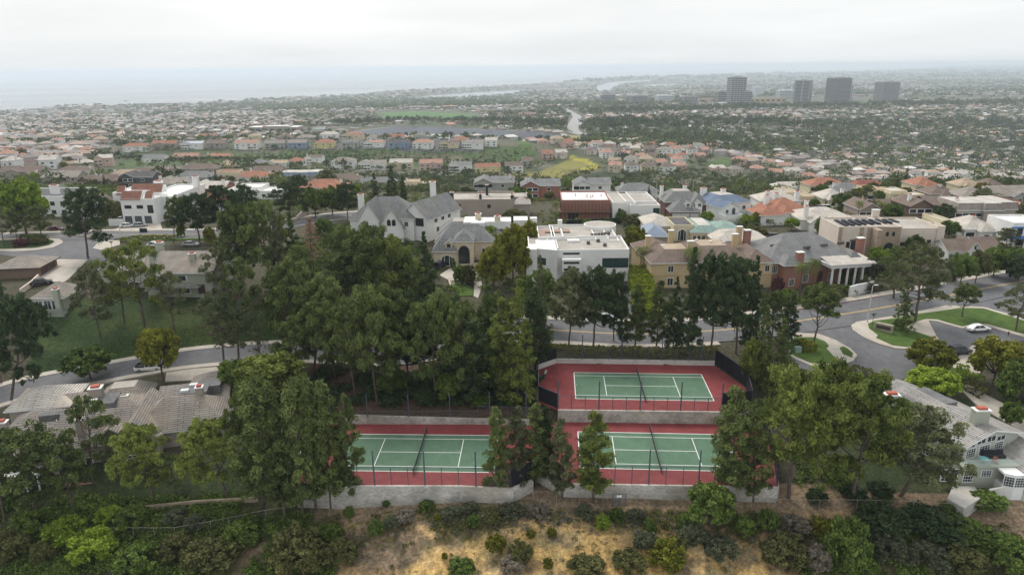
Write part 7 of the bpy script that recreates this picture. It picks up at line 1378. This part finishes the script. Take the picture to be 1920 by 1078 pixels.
tower('small white office block with a dark end right of the gridded tower', 1410, 1430, 163, 180, 5, 6, .2, .7, CN2, band=.85); tower('low pale office block left of the banded tower', 1457, 1487, 170, 184, 5, 9, .05, .5, CN2)
tower('low dark slab office block above the curving avenue', 1126, 1152, 178.5, 195, 6, 12, .04, .5, band=.3); tower('low white topped office block right of the dark slab', 1180, 1212, 180, 197, 5, 12, .15, .7, band=.4)
tower('bright white low office block', 1230, 1261, 179.5, 194, 5, 8, .1, .6, CN2, band=.6); tower('low dark banded office block left of the tower group', 1279, 1306, 181.5, 195, 5, 6, .1, .6, band=.5)
# long white roofed hall near the left end of the reservoir and low public buildings
def block(label, px0, px1, pyt, pyb, wall, roof='white', cat='hall', deep=25, rot=0, name='hall'):
    P = g1(px0, pyb); d = proj(P)[2]; W = (px1-px0)*d/F_PX; h = max(3, (pyb-pyt)*d/F_PX*.62); return bld(label, px0, px1, pyb, wall, roof, [(0, 0, 1, deep, 0, h, 'flat'), (.3, 2, .5, deep*.7, .05, h+1.6, 'flat')], [(0, 'f', (i+.5)/7, h*.3, W/12, h*.4, 'd') for i in range(7)], rot=rot, simple=True, cat=cat, name=name)
block('long hall with a white swept roof left of the reservoir', 464, 560, 234, 249, 'taupe', deep=40, rot=-.05); block('pink roofed domed hall beyond the sports field', 968, 1005, 209, 220, 'pink', 'pink')
block('low white pump building on the far bank of the reservoir', 930, 955, 236, 243, 'white'); block('tan shopping block at the foot of the towers', 1405, 1475, 181, 193, 'tan', 'tan', rot=.03); block('pink shopping block left of the towers', 1310, 1342, 182, 192, 'pink', 'pink')
block('low beige terrace row below the right hand tower', 1700, 1770, 203, 210, 'cream', 'pale', deep=15); block('low bright blue roofed building beside the swept white hall', 583, 612, 240, 246, 'white', 'blue', cat='shed', name='shed')
# boats in the harbour
bh, bmst = MB(), MB(); bh.prism([(-4, -1.6), (3, -1.6), (6.5, 0), (3, 1.6), (-4, 1.6)], -.5, 1.5); bh.box(-2.5, -1, 1.5, 1.5, 1, 2.6); bmst.tube([(0.6, 0, 1.5), (.6, 0, 15)], .22, 4); bmst.tube([(.6, 0, 2.8), (-4, 0, 3)], .25, 4); hm, mm = bh.mesh('hull', [mat('boat_white', (.42, .45, .48), .5)]), bmst.mesh('mast', [mat('boat_mast', (.2, .2, .2), .5)])
nb = 0
while nb < 70:
    px = rg.uniform(775, 1110); py = rg.uniform(164, 189); p = PZ([px], [py], -153.0)[0]
    if any(inpoly(p[0], p[1], q) for q in BAY):
        t = thing('boat', 'small moored boat among many in the pale harbour channel', 'boat', tuple(p), rg.uniform(0, 6.3), 'boats moored in the harbour'); link('hull', hm, t); link('mast', mm, t); nb += 1
p = PZ([236], [190], SEA_Z)[0]; t = thing('motorboat', 'dark motorboat off the coast at the head of a thin white wake', 'boat', (p[0], p[1], SEA_Z), 2.9); o = link('hull', hm.copy(), t, scale=(3, 3, 2)); o.data.materials[0] = DKM
b = MB(); b.face([(6, -3, .2), (640, -14, .2), (900, 0, .2), (640, 10, .2), (6, 3, .2)]); tag(b.obj('wake', mat('foam', (.6, .62, .63), .8), loc=(p[0]+12, p[1]+4, SEA_Z), rot=(0, 0, .22)), kind='structure')
jp = [tuple(q) for q in PZ(*zip((258, 196), (330, 195), (400, 197.5), (430, 197)), -164.0)]; wall('stone_jetty', 'long dark stone jetty running out from the left shore', jp, -167, -159.5, 16, mat('jetty_stone', (.10, .10, .10), .95), 'jetty')
for (px, py, w, lab) in ((1306, 126, 260, 'faint tanker ship on the horizon, left of the high towers'), (1395, 124, 220, 'faint cargo ship on the horizon above the high towers')):
    p = PZ([px], [py+4], SEA_Z)[0]; b = MB(); b.prism([(-.5, -.06), (.4, -.06), (.5, 0), (.4, .06), (-.5, .06)], 0, .06); b.box(-.45, -.05, .06, -.32, .05, .16); o = b.obj('ship', mat('ship_grey', (.12, .13, .15), .8), loc=tuple(p)); o.scale = (w*2.2, w*1.2, w*1.2); tag(o, lab, 'ship')
# ---------------- cars, lamps, signs, near scrub ----------------
TYRE = mat('tyre_rubber', (.018, .018, .018), .9); RIMM = mat('alloy', (.35, .36, .37), .35, metal=.8); CG = glassy('car_glass', (.012, .015, .018), .08); HLM = mat('lamp_lens', (.7, .7, .68), .2); TLM = mat('tail_lens', (.30, .015, .012), .3)
def car(label, px, py, rz, col, kind='sedan', L_=4.6, cat='car', z=None, rough=.25):
    P = g1(px, py); t = thing({'sedan': 'parked_car', 'suv': 'parked_car', 'pickup': 'pickup_truck'}[kind], label, cat, (P[0], P[1], P[2]+.14), rz, 'cars parked by the houses'); hw = .9; cm = mat('car_paint_%02x%02x%02x' % tuple(int(v*255) for v in col), col, rough, 'plain', .03, spec=.5)
    if kind == 'suv': low, top, cab = .95, 1.72, (-2.15, -1.95, .55, 1.15)
    elif kind == 'pickup': low, top, cab = 1.0, 1.8, (-.6, -.35, .75, 1.3)
    else: low, top, cab = .82, 1.40, (-1.85, -1.05, .45, 1.25)
    b = MB(); n = 12; xs = np.linspace(-L_/2, L_/2, n); sec = []
    for x in xs:
        u = abs(x)/(L_/2); w = hw*(1-.16*u**5); zt = low-(.16 if x > 0 else .05)*max(0, u-.35)**1.2-.06*u**8; zb = .30+.06*u**6; sec.append([(x, -w*.94, zb), (x, -w, zb+.18), (x, -w, zt-.18), (x, -w*.9, zt), (x, w*.9, zt), (x, w, zt-.18), (x, w, zb+.18), (x, w*.94, zb)])
    for i in range(n-1):
        for k in range(8): j = (k+1) % 8; b.face([sec[i][k], sec[i+1][k], sec[i+1][j], sec[i][j]][::-1])
    b.face(sec[0]); b.face(sec[-1][::-1])
    b.obj('body', cm, t); x0, x1, x2, x3 = cab; w0, w1 = hw*.88, hw*.70; b = MB(); z0 = low-.05
    rb_, rt = [(x0, z0), (x3, z0)], [(x1, top), (x2, top)]
    P8 = [(x0, -w0, z0), (x3, -w0, z0), (x3, w0, z0), (x0, w0, z0), (x1, -w1, top-.05), (x2, -w1, top-.05), (x2, w1, top-.05), (x1, w1, top-.05)]
    for q in ((0, 1, 5, 4), (1, 2, 6, 5), (2, 3, 7, 6), (3, 0, 4, 7)): b.face([P8[i] for i in q])
    b.obj('window', CG, t); b = MB(); b.prism([(x1-.02, -w1-.02), (x2+.02, -w1-.02), (x2+.02, w1+.02), (x1-.02, w1+.02)], top-.05, top+.01, bot=True)
    for xa, xb in ((x0, x1), (x3, x2), ((x0+x3)/2, (x1+x2)/2)):
        for s in (-1, 1): b.tube([(xa, s*(w0+.01), z0), (xb, s*(w1+.02), top-.02)], .045, 4)
    b.obj('cabin_frame', cm, t)
    for x in (-L_*.31, L_*.31):
        for s in (-1, 1): w = link('wheel', None, t, (x, s*.80, .33)); bb = MB(); bb.tube([(0, -.11, 0), (0, .11, 0)], .33, 16); bb.obj('tyre', TYRE, w); bb = MB(); bb.tube([(0, s*.112-.006, 0), (0, s*.112+.006, 0)], .19, 10); bb.obj('rim', RIMM, w)
    for s in (-1, 1): bb = MB(); bb.box(L_/2-.10, s*.62-.17, .56, L_/2+.01, s*.62+.17, .68); bb.obj('headlight', HLM, t); bb = MB(); bb.box(-L_/2-.01, s*.62-.17, .62, -L_/2+.10, s*.62+.17, .76); bb.obj('tail_light', TLM, t)
    if kind == 'pickup': bb = MB(); bb.box(-2.3, -.78, low+.0, -.7, .78, low+.03); bb.box(-2.35, -.9, low, -2.27, .9, low+.35); [bb.box(-2.27, s*.9-.05, low, -.62, s*.9+.05, low+.35) for s in (-1, 1)]; bb.obj('cargo_bed', DKM, t)
    return t
WHTC, SIL, BLKC = (.72, .72, .72), (.35, .36, .37), (.015, .016, .02)
car('white saloon car parked across the grey parking court', 1833, 621, .12, WHTC, L_=4.8); car('black sport utility vehicle parked beside the driveway at right', 1798, 664, .18, BLKC, 'suv', 4.8)
car('white saloon on the apron before the dark garage doors, left of a silver one', 240, 427, .25, WHTC); car('silver saloon on the apron before the dark garage doors', 262, 426, .25, SIL)
car('black covered car at the top of the pale driveway at left', 77, 534, .55, BLKC, L_=4.9, rough=.7); car('dark red car at the kerb behind the very large round pine', 105, 433, .1, (.10, .012, .02)); car('white pickup truck on the lower street beside the yellow green tree', 281, 695, .12, WHTC, 'pickup', 5.4, 'truck')
car('silver saloon behind the grey shingle roof beside the forked tree', 358, 462, .05, SIL); car('white saloon half hidden behind the upper townhouse chimney', 292, 463, .05, WHTC)
car('dark sport utility vehicle in the red roofed house driveway', 1452, 448, -.1, (.03, .035, .045), 'suv'); car('black car by the white gate right of the dark driveway vehicle', 1494, 454, .1, BLKC); car('pale car half hidden behind the brick house roof', 1449, 458, -.2, SIL)
car('dark car in the court behind the red roofed house', 1541, 394, -.2, (.03, .035, .06), 'suv'); car('white sport utility vehicle in the court behind the red roofed house', 1551, 393, -.2, WHTC, 'suv'); car('dark blue car beside the stone house arched window', 826, 502, 1.2, (.02, .03, .06), 'suv')
car('white car glimpsed by the road behind the dark pines before the white house', 1085, 606, .1, WHTC); car('silver car on the verge between the white house drive and the road', 1136, 600, .2, SIL)
car('white car behind the construction fence of the brick shell', 1120, 425, .1, WHTC)
def lamp(label, px, py, h=8.0, arm=1.6, rz=0, group='street lamps'):
    P = g1(px, py); t = thing('street_lamp', label, 'street lamp', tuple(P), rz, group); b = MB(); b.tube([(0, 0, -.3), (0, 0, h*.7), (0, 0, h)], [.13, .10, .07], 8); b.obj('pole', CWW, t); b = MB(); b.tube([(0, 0, h-.05), (arm*.6, 0, h+.25), (arm, 0, h+.2)], .05, 6); b.obj('arm', CWW, t); b = MB(); b.prism([(arm-.2, -.16), (arm+.6, -.12), (arm+.6, .12), (arm-.2, .16)], h+.12, h+.27, bot=True); b.obj('lamp_head', TRIM, t)
lamp('tall pale street lamp on the pavement beside the stone sign lawn', 1626, 606, 8.4, .5); lamp('pale street lamp by the upper street before the copper roofed house', 228, 449, 6.5, .6)
lamp('street lamp behind the stone house roof beside the green roofed turret', 983, 408, 8.5, .8); lamp('street lamp on the crest road behind the white cubic house', 1230, 380, 8.5, -1.6); lamp('street lamp in front of the pale house with long grey roof', 1298, 374, 8.5, -1.6)
def sign(label, px, py, h=2.6, c_=(.02, .12, .06)):
    P = g1(px, py); t = thing('street_sign', label, 'sign', tuple(P), .2); b = MB(); b.tube([(0, 0, -.2), (0, 0, h)], .045, 6); b.obj('pole', DKM, t); b = MB(); b.box(-.5, -.03, h-.25, .5, .03, h); b.box(-.03, -.5, h-.52, .03, .5, h-.28); b.obj('name_plate', mat('sign_green', c_, .5), t)
sign('green street name sign on a dark post beside the stone sign lawn', 1634, 618, 3.6); sign('small post sign on the cul-de-sac corner', 211, 470, 2.6)
P = g1(1656, 622); t = thing('monument_sign', 'low stone entrance sign in a planted bed on the lawn island', 'sign', (P[0], P[1], P[2]+.2), -.75); b = MB(); b.box(-1.7, -.35, -.2, 1.7, .35, 1.5); b.obj('stone_slab', mat('wall_stone2', (.42, .37, .30), .9, 'stone', .1), t); b = MB(); b.box(-1.4, -.38, .45, 1.4, -.352, 1.2); b.obj('name_panel', mat('bronze', (.07, .055, .045), .5), t); b = MB(); b.box(-1.75, -.39, 1.5, 1.75, .39, 1.58); b.obj('coping', _M['wall_stone2'], t)
P = g1(1495, 662); t = thing('utility_cabinet', 'pale green utility cabinet on the small kerbed lawn island', 'cabinet', (P[0], P[1], P[2]+.2), .1); b = MB(); b.box(-.6, -.4, 0, .6, .4, 1.1); b.obj('case', mat('cabinet_green', (.24, .33, .30), .6), t); b = MB(); b.box(-.64, -.44, 1.1, .64, .44, 1.16); b.obj('lid', mat('cabinet_green', (0, 0, 0)), t)
for i, (px, w) in enumerate(((265, 'left'), (269.5, 'middle'), (274, 'right'))):
    P = g1(px, 436); t = thing('wheeled_bin', f'dark wheeled bin on the apron by the upper street, {w} one of three', 'bin', tuple(P+np.array([0, 0, .17])), 0, 'wheeled bins'); b = MB(); b.prism([(-.3, -.3), (.3, -.3), (.3, .3), (-.3, .3)], 0, 1.05); b.obj('body', mat('bin_dark', (.02, .03, .035), .6), t); b = MB(); b.box(-.33, -.35, 1.05, .33, .33, 1.12); b.obj('lid', DKM, t)
P = g1(1890, 630); t = thing('fire_hydrant', 'small dark hydrant at the corner of the parking court', 'hydrant', (P[0], P[1], P[2]+.25)); b = MB(); b.tube([(0, 0, 0), (0, 0, .55), (0, 0, .62), (0, 0, .8)], [.14, .13, .18, .06], 8); b.obj('barrel', mat('hydrant_brown', (.16, .07, .05), .6), t); b = MB(); b.tube([(-.25, 0, .45), (.25, 0, .45)], .07, 6); b.obj('outlet', mat('hydrant_brown', (0, 0, 0)), t)
fence('green screened site fence round the brick shell under construction', [tuple(p) for p in G(*zip((1062, 424), (1100, 422), (1166, 419)))], 2.0, 3, cover=(0, 1), link_m=None) ; _M['windscreen_fabric']
wall('garden_wall', 'white curved wall and gate piers before the brick mansion garden', [tuple(p) for p in G(*zip((1590, 556), (1604, 553), (1622, 548), (1634, 545)))], [1.2]*4, [4.2, 4.4, 4.3, 4.4], .4, wallm('white'), 'garden wall')
gw = G(*zip((38, 552), (60, 536), (72, 524))); wall('garden_wall', 'low cream wall beside the pale driveway and covered black car', [tuple(p) for p in gw], [p[2]-1 for p in gw], [p[2]+1.3 for p in gw], .35, wallm('beige'), 'garden wall')
gw = G(*zip((552, 414), (562, 409), (576, 402))); wall('garden_wall', 'pale wedge shaped garden wall at the upper road bend', [tuple(p) for p in gw], [p[2]-1 for p in gw], [p[2]+.6, p_[2]+1.4, p_[2]+2.8] if False else [gw[0][2]+.8, gw[1][2]+1.6, gw[2][2]+3.0], .4, wallm('beige'), 'garden wall')
gw = G(*zip((1786, 955), (1800, 944), (1924, 922))); wall('garden_wall', 'low white wall at the right edge before the bay window', [tuple(p) for p in G(*zip((1850, 935), (1890, 928), (1930, 921)))], [-7]*3, [-4.2, -4.1, -4.0], .3, CWW, 'garden wall')
# stone house garden steps
P = g1(858, 531); t = thing('garden_steps', 'pale curved garden steps below the stone house forecourt', 'steps', tuple(P), .25); b = MB(); [b.box(-1.6-.1*k, -.45*k, -1.5, 1.6+.1*k, -.45*k+.45, .35-.17*k) for k in range(8)]; b.obj('step', CONC, t); b = MB(); b.tube([(-2.0, .4, .8), (-2.1, -2, .3), (-2.9, -3.8, -.4)], .22, 6); b.obj('side_wall', wallm('stone'), t)
# --- near scrub: individual bushes, then low ground cover ---
def bushes(lst, phrase, group):
    for k, (px, py, w, h, leaf, kind) in enumerate(lst):
        P = g1(px, py); d = proj(P)[2]; W = w*d/F_PX; place_tree(kind, leaf, P+np.array([0, 0, -.15]), h*d/F_PX*1.05, W, f"{_tw2[leaf]} {phrase[k]}", 'shrub', group, name='shrub')
_tw2 = {'green': 'dark green', 'yellow': 'yellow green', 'grey': 'grey green', 'olive': 'olive', 'bright': 'bright green', 'twig': 'bare grey', 'dark': 'very dark', 'rust': 'rusty brown', 'purple': 'dark purple'}
_tw2['pine'] = 'green'
BL = [(84, 1046, 60, 40, 'olive', 'rustling bush at the lower left corner above the brighter one'), (128, 1010, 92, 46, 'bright', 'sprawling bush at lower left, highest of the bright mass'), (178, 1040, 110, 52, 'bright', 'sprawling bush at lower left, widest of the bright mass'), (206, 975, 60, 30, 'bright', 'sprawling bush beside the tan garden wall'),
 (60, 990, 90, 40, 'green', 'scrub bush below the lower left pines'), (20, 1040, 90, 50, 'olive', 'bush in the very corner at lower left'), (250, 985, 80, 44, 'green', 'bush just right of the bright lower left mass'), (262, 1060, 100, 50, 'green', 'bush at the bottom edge below the boundary fence end'),
 (330, 975, 60, 26, 'grey', 'sage bush between the tan wall and the fence'), (368, 990, 50, 30, 'grey', 'sage bush beside the bare earth on the left bank'), (400, 1062, 120, 62, 'olive', 'broad bush at the bottom edge, left of the bigger one'), (330, 1040, 80, 44, 'olive', 'bush under the boundary fence at left'), (452, 1020, 90, 50, 'green', 'bush under the fence left of the golden bush'),
 (560, 1066, 130, 92, 'olive', 'large rounded bush at bottom left centre'), (470, 980, 46, 26, 'green', 'small bush on the bare bank under the pines'), (620, 1010, 60, 34, 'green', 'bush left of the ochre rock, upper one'), (640, 1050, 80, 46, 'olive', 'bush left of the ochre rock, lower one'), (655, 968, 26, 24, 'green', 'round bush under the left end of the court wall'), (725, 948, 22, 16, 'green', 'little round bush below the left lower court'), (706, 1000, 40, 30, 'green', 'tall bush at the left edge of the ochre rock'),
 (735, 985, 40, 22, 'grey', 'sage clump at the top of the ochre rock, first'), (760, 975, 50, 24, 'twig', 'dry clump beside the first sage clump'), (800, 955, 40, 20, 'green', 'clump just under the fence below the left court'), (820, 975, 20, 15, 'yellow', 'small gorse like bush at the top of the rock'), (846, 970, 50, 24, 'grey', 'sage clump in the middle of the slope top'), (888, 985, 34, 24, 'green', 'roundest bush at the top of the ochre rock'), (880, 960, 44, 22, 'grey', 'sage clump behind the roundest bush'),
 (925, 980, 40, 22, 'olive', 'clump right of the roundest bush'), (995, 1006, 22, 18, 'yellow', 'rounded bush standing alone on the ochre rock'), (1035, 1004, 24, 18, 'yellow', 'bush on the rock just right of the lone rounded one'), (960, 965, 60, 24, 'grey', 'low sage clump under the wall angle'), (1010, 962, 50, 22, 'twig', 'dry clump under the wall angle'), (1095, 970, 46, 30, 'grey', 'tall sage clump before the single bright pine'), (1130, 988, 40, 28, 'bright', 'bush below the single bright pine'),
 (1155, 975, 36, 30, 'green', 'bush just right of the one below the single bright pine'), (1192, 975, 40, 26, 'grey', 'sage clump below the small gate'), (1218, 996, 32, 28, 'green', 'roundest dark bush below the small gate'), (1246, 990, 20, 18, 'olive', 'small bush right of the roundest dark one'), (1284, 990, 40, 36, 'green', 'upright bush left of the bushy round tree'), (1300, 1010, 70, 36, 'grey', 'sage mass below the bushy round tree'),
 (1028, 1064, 26, 24, 'yellow', 'round bush low on the right of the rock'), (834, 1046, 16, 14, 'yellow', 'tiny bush in the middle of the bare rock'), (975, 1048, 60, 40, 'olive', 'gorse clump low in the middle of the slope'), (930, 1030, 46, 34, 'yellow', 'gorse clump left of centre on the slope'), (960, 1070, 60, 34, 'twig', 'dry clump at the bottom edge in the middle'), (865, 1072, 70, 26, 'green', 'bush at the bottom edge left of the middle'), (1100, 1074, 90, 34, 'olive', 'bush at the bottom edge right of the middle'), (1180, 1066, 80, 40, 'olive', 'gorse mass right of the ochre rock'),
 (1250, 1060, 90, 56, 'yellow', 'largest gorse mass at lower right centre'), (1210, 1024, 60, 34, 'grey', 'sage mass above the gorse at right'), (1272, 1030, 50, 30, 'olive', 'clump above the largest gorse mass'), (1350, 1040, 80, 40, 'grey', 'sage bush on the right hand slope, nearest the gorse'), (1395, 1000, 50, 40, 'green', 'bush below the right end of the court wall'), (1440, 990, 60, 40, 'green', 'bush under the fence right of the courts'), (1488, 995, 70, 34, 'twig', 'dry mass under the huge round pines'),
 (1470, 1050, 110, 56, 'olive', 'bush at the bottom edge under the huge round pines'), (1540, 1000, 50, 34, 'yellow', 'bush left of the dark round one under the fence'), (1585, 1062, 104, 108, 'green', 'largest rounded bush on the right hand slope'), (1530, 1070, 60, 60, 'twig', 'dry bush left of the largest rounded one'), (1650, 985, 130, 42, 'dark', 'ivy mound under the fence, first'), (1740, 995, 150, 44, 'dark', 'ivy mound under the fence, second and widest'), (1810, 1010, 110, 44, 'green', 'ivy mound sloping down to the right'),
 (1660, 1040, 90, 50, 'grey', 'sage bush right of the largest rounded one'), (1735, 1060, 100, 50, 'grey', 'sage bush under the ivy mounds'), (1800, 1064, 110, 50, 'olive', 'bush at the lower right before the corner'), (1880, 1060, 110, 70, 'green', 'bush in the lower right corner'), (1870, 1008, 40, 20, 'twig', 'small dry bush on the bare path at right'), (1850, 950, 86, 34, 'green', 'wide bush against the white garden wall at right'), (1776, 958, 40, 20, 'green', 'low bush beside the pale patio slab'),
 (1600, 932, 60, 26, 'dark', 'undergrowth below the huge round pines, right part'), (1650, 925, 60, 26, 'dark', 'undergrowth below the olive grey pine'), (1530, 938, 50, 24, 'dark', 'undergrowth below the huge round pines, left part'), (700, 742, 50, 22, 'dark', 'undergrowth behind the low fence, left part'), (800, 752, 60, 22, 'dark', 'undergrowth behind the low fence, middle part'), (900, 758, 60, 26, 'green', 'undergrowth behind the low fence, right part'), (960, 760, 40, 26, 'green', 'shrub at the foot of the court stairs')]
for (px, py, w, h, leaf, lab) in BL:
    P = g1(px, py); d = proj(P)[2]; place_tree('bush', leaf if leaf in LM else 'green', P+np.array([0, 0, -.1]), h*d/F_PX*.95, w*d/F_PX*.80, f"{_tw2[leaf]} {lab}", 'shrub', 'shrubs on the near slope', name='shrub')
for (px, py, w, h, leaf, lab) in ((560, 930, 70, 30, 'green', 'ivy shrub at the left end of the court wall'), (865, 528, 34, 30, 'green', 'clipped shrub beside the garden steps'), (878, 533, 30, 34, 'olive', 'round shrub on the stone house lawn'), (858, 494, 14, 28, 'purple', 'leafed maple against the stone house wall'), (850, 505, 10, 20, 'green', 'little cypress like shrub by the stone house'), (1385, 555, 20, 24, 'green', 'shrub beside the tan house right wing'), (1457, 555, 24, 34, 'purple', 'shrub between the tan house and the brick mansion'), (1477, 570, 36, 26, 'green', 'shrub below the tall palms'), (1530, 565, 40, 30, 'green', 'shrub mass before the white portico, left'), (1560, 560, 40, 26, 'olive', 'shrub mass before the white portico, right'), (1590, 530, 30, 24, 'green', 'shrub beside the portico steps'), (1624, 545, 34, 20, 'grey', 'flowering shrub inside the white garden wall'), (1790, 520, 20, 18, 'purple', 'shrub at the edge of the brick driveway'), (1770, 525, 40, 16, 'grey', 'shrub by the pavement beyond the airy pine'), (1740, 535, 40, 20, 'green', 'shrub behind the airy pine'), (1100, 424, 20, 14, 'green', 'shrub before the site fence'), (1165, 418, 24, 22, 'green', 'shrub at the corner of the white cubic house'), (1190, 424, 50, 20, 'olive', 'shrub row before the white cubic house'), (1235, 426, 50, 22, 'green', 'shrub mass right of the white cubic house'), (1360, 440, 46, 20, 'olive', 'rounded hedge shrub below the blue roofed house'), (1410, 448, 50, 22, 'olive', 'rounded hedge shrub left of the red roofed house'), (40, 462, 30, 14, 'purple', 'flowering shrub on the planted island'), (76, 458, 30, 16, 'olive', 'shrub at the right of the planted island'), (215, 415, 40, 36, 'olive', 'shrub over the white garden court wall'), (340, 445, 16, 22, 'bright', 'shrub at the corner of the copper roofed house'), (395, 458, 24, 30, 'yellow', 'palm like shrub behind the upper townhouse'), (1255, 600, 16, 40, 'green', 'shrub at the end of the lime hedge'), (1005, 720, 20, 22, 'green', 'shrub beside the court stairs')):
    P = g1(px, py); d = proj(P)[2]; place_tree('bush', leaf, P+np.array([0, 0, -.1]), h*d/F_PX*1.15, w*d/F_PX, f"{_tw2[leaf]} {lab}", 'shrub', 'garden shrubs', name='shrub')
def cover(name, label, polypx, n, hr, wr, nc, size, leaf, nz=None, thr=.5):
    P = [tuple(p) for p in G(*zip(*polypx))]; xs, ys = [p[0] for p in P], [p[1] for p in P]; x, y = rg.uniform(min(xs), max(xs), n*3), rg.uniform(min(ys), max(ys), n*3); m = inpoly(x, y, P)
    for q in (UCP, LLP, LRP): m &= ~(inpoly(x, y, q) | (pdist(x, y, q, True)[0] < .9))
    for pts, hw in _carve: m &= pdist(x, y, pts)[0] > hw+1.2
    if nz: m &= fbm(x, y, nz, 1, 3) > thr
    if 'front slope' in label: m &= rg.random(len(x)) > .96*np.clip(1.9-((x-6)/30)**2-((y-76)/6.2)**2, 0, 1)
    x, y = x[m][:n], y[m][:n]; k = len(x); h = rg.uniform(*hr, k); canopy(x, y, h, rg.uniform(*wr, k), nc, size, rg.uniform(0, .8, k), name, label, leaf, 0.0)
LP_ = [(-60, 1100), (-60, 900), (60, 920), (230, 935), (480, 925), (560, 940), (600, 985), (640, 1100)]
cover('ivy_cover', 'deep green ivy and weeds over the lower left bank', LP_, 2600, (.3, 1.0), (.8, 2.0), 30, .10, 'green', 6, .42)
cover('scrub_cover', 'mixed sage and dry scrub over the front slope', [(560, 1100), (600, 975), (760, 958), (1100, 955), (1500, 968), (1980, 990), (1980, 1100)], 3000, (.2, .7), (.4, 1.4), 30, .10, 'olive', 4, .50)
cover('sage_cover', 'grey sage tufts on the front slope', [(640, 1100), (680, 985), (900, 962), (1280, 962), (1500, 975), (1980, 1000), (1980, 1100)], 1700, (.2, .55), (.35, 1.0), 26, .11, 'grey', 3, .50)
cover('dry_cover', 'dry bare twigs and dead brush over the front slope', [(620, 1100), (660, 975), (900, 958), (1280, 958), (1600, 985), (1980, 1010), (1980, 1100)], 1300, (.2, .6), (.4, 1.3), 24, .10, 'twig', 3.5, .50)
cover('weed_cover', 'small green weeds on the front slope', [(600, 1100), (640, 965), (900, 952), (1280, 952), (1600, 975), (1980, 1000), (1980, 1100)], 1500, (.12, .35), (.25, .7), 18, .12, 'yellow', 2.5, .52)
cover('right_bank_cover', 'dense green undergrowth on the lower right bank', [(1500, 1100), (1540, 985), (1700, 972), (1850, 1005), (1960, 1050), (1960, 1100)], 1500, (.4, 1.2), (.9, 2.2), 34, .10, 'green', 6, .4)
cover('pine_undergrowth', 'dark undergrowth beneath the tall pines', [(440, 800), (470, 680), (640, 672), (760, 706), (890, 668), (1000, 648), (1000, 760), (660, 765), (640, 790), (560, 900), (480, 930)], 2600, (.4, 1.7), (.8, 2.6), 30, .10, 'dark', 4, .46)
cover('ridge_planting', 'shrubs and garden planting between the near houses', [(440, 560), (600, 480), (660, 440), (990, 430), (990, 560), (1200, 560), (1500, 560), (1580, 545), (1600, 470), (1920, 470), (1920, 505), (1700, 545), (1480, 590), (1000, 600), (820, 590)], 1300, (.5, 2.0), (1.0, 3.0), 40, .085, 'green', 12, .46)
cover('garden_planting', 'garden shrubs filling the blocks behind the near houses', [(0, 400), (0, 340), (700, 372), (1000, 374), (1500, 385), (1925, 400), (1925, 470), (1600, 440), (1250, 432), (1000, 425), (640, 410), (440, 420)], 2600, (.8, 3.2), (1.5, 4.5), 44, .08, 'green', 14, .42)
cover('flowering_garden_planting', 'yellow green garden shrubs between the near houses', [(0, 400), (0, 340), (700, 372), (1000, 374), (1500, 385), (1925, 400), (1925, 500), (1600, 460), (1250, 432), (1000, 425), (640, 410), (440, 420)], 900, (.8, 2.6), (1.3, 3.4), 44, .08, 'yellow', 9, .5)
cover('olive_garden_planting', 'olive and brown garden shrubs between the near houses', [(0, 410), (0, 330), (700, 365), (1000, 368), (1500, 375), (1925, 390), (1925, 500), (1600, 460), (1250, 440), (1000, 430), (640, 415), (440, 420)], 1100, (.8, 3.4), (1.5, 4.0), 44, .08, 'olive', 17, .48)
cover('hilltop_scrub', 'olive scrub along the crest behind the near houses', [(560, 395), (620, 368), (900, 362), (1200, 366), (1450, 368), (1500, 376), (1200, 385), (1000, 384), (700, 392)], 900, (.8, 3.0), (1.5, 4.5), 44, .08, 'olive', 20, .4)
cover('bank_planting', 'shrubs filling the wooded bank by the upper road bend', [(520, 600), (540, 470), (600, 425), (680, 425), (800, 470), (820, 520), (800, 585), (640, 570), (600, 600)], 900, (.6, 2.4), (1.0, 3.0), 36, .09, 'green', 8, .36)
cover('right_lawn_planting', 'undergrowth beside the grey townhouse terrace', [(1500, 935), (1480, 800), (1440, 720), (1500, 700), (1600, 715), (1640, 760), (1600, 900), (1700, 940)], 600, (.3, 1.2), (.8, 2.2), 34, .1, 'green', 5, .42)
# ---------------- air ----------------
hz = MB(); hz.box(-95000, -3000, -250, 95000, 100000, 72); ho = hz.obj('haze', [bpy.data.materials.new('haze_air')]); tag(ho, 'pale sea haze filling the air', None, None, 'stuff')
hm_ = ho.data.materials[0]; hm_.use_nodes = True; nt = hm_.node_tree; nt.nodes.clear(); o_ = nt.nodes.new('ShaderNodeOutputMaterial'); v_ = nt.nodes.new('ShaderNodeVolumePrincipled')
v_.inputs['Color'].default_value = (.79, .882, .977, 1); v_.inputs['Density'].default_value = .00009; v_.inputs['Anisotropy'].default_value = .3; nt.links.new(v_.outputs[0], o_.inputs['Volume']); ho.visible_shadow = True
bpy.context.view_layer.update()
dup_ = {k: v for k, v in _labels.items() if len(v) > 1 and 'moored' not in k}
print('duplicate labels', len(dup_), list(dup_)[:12])
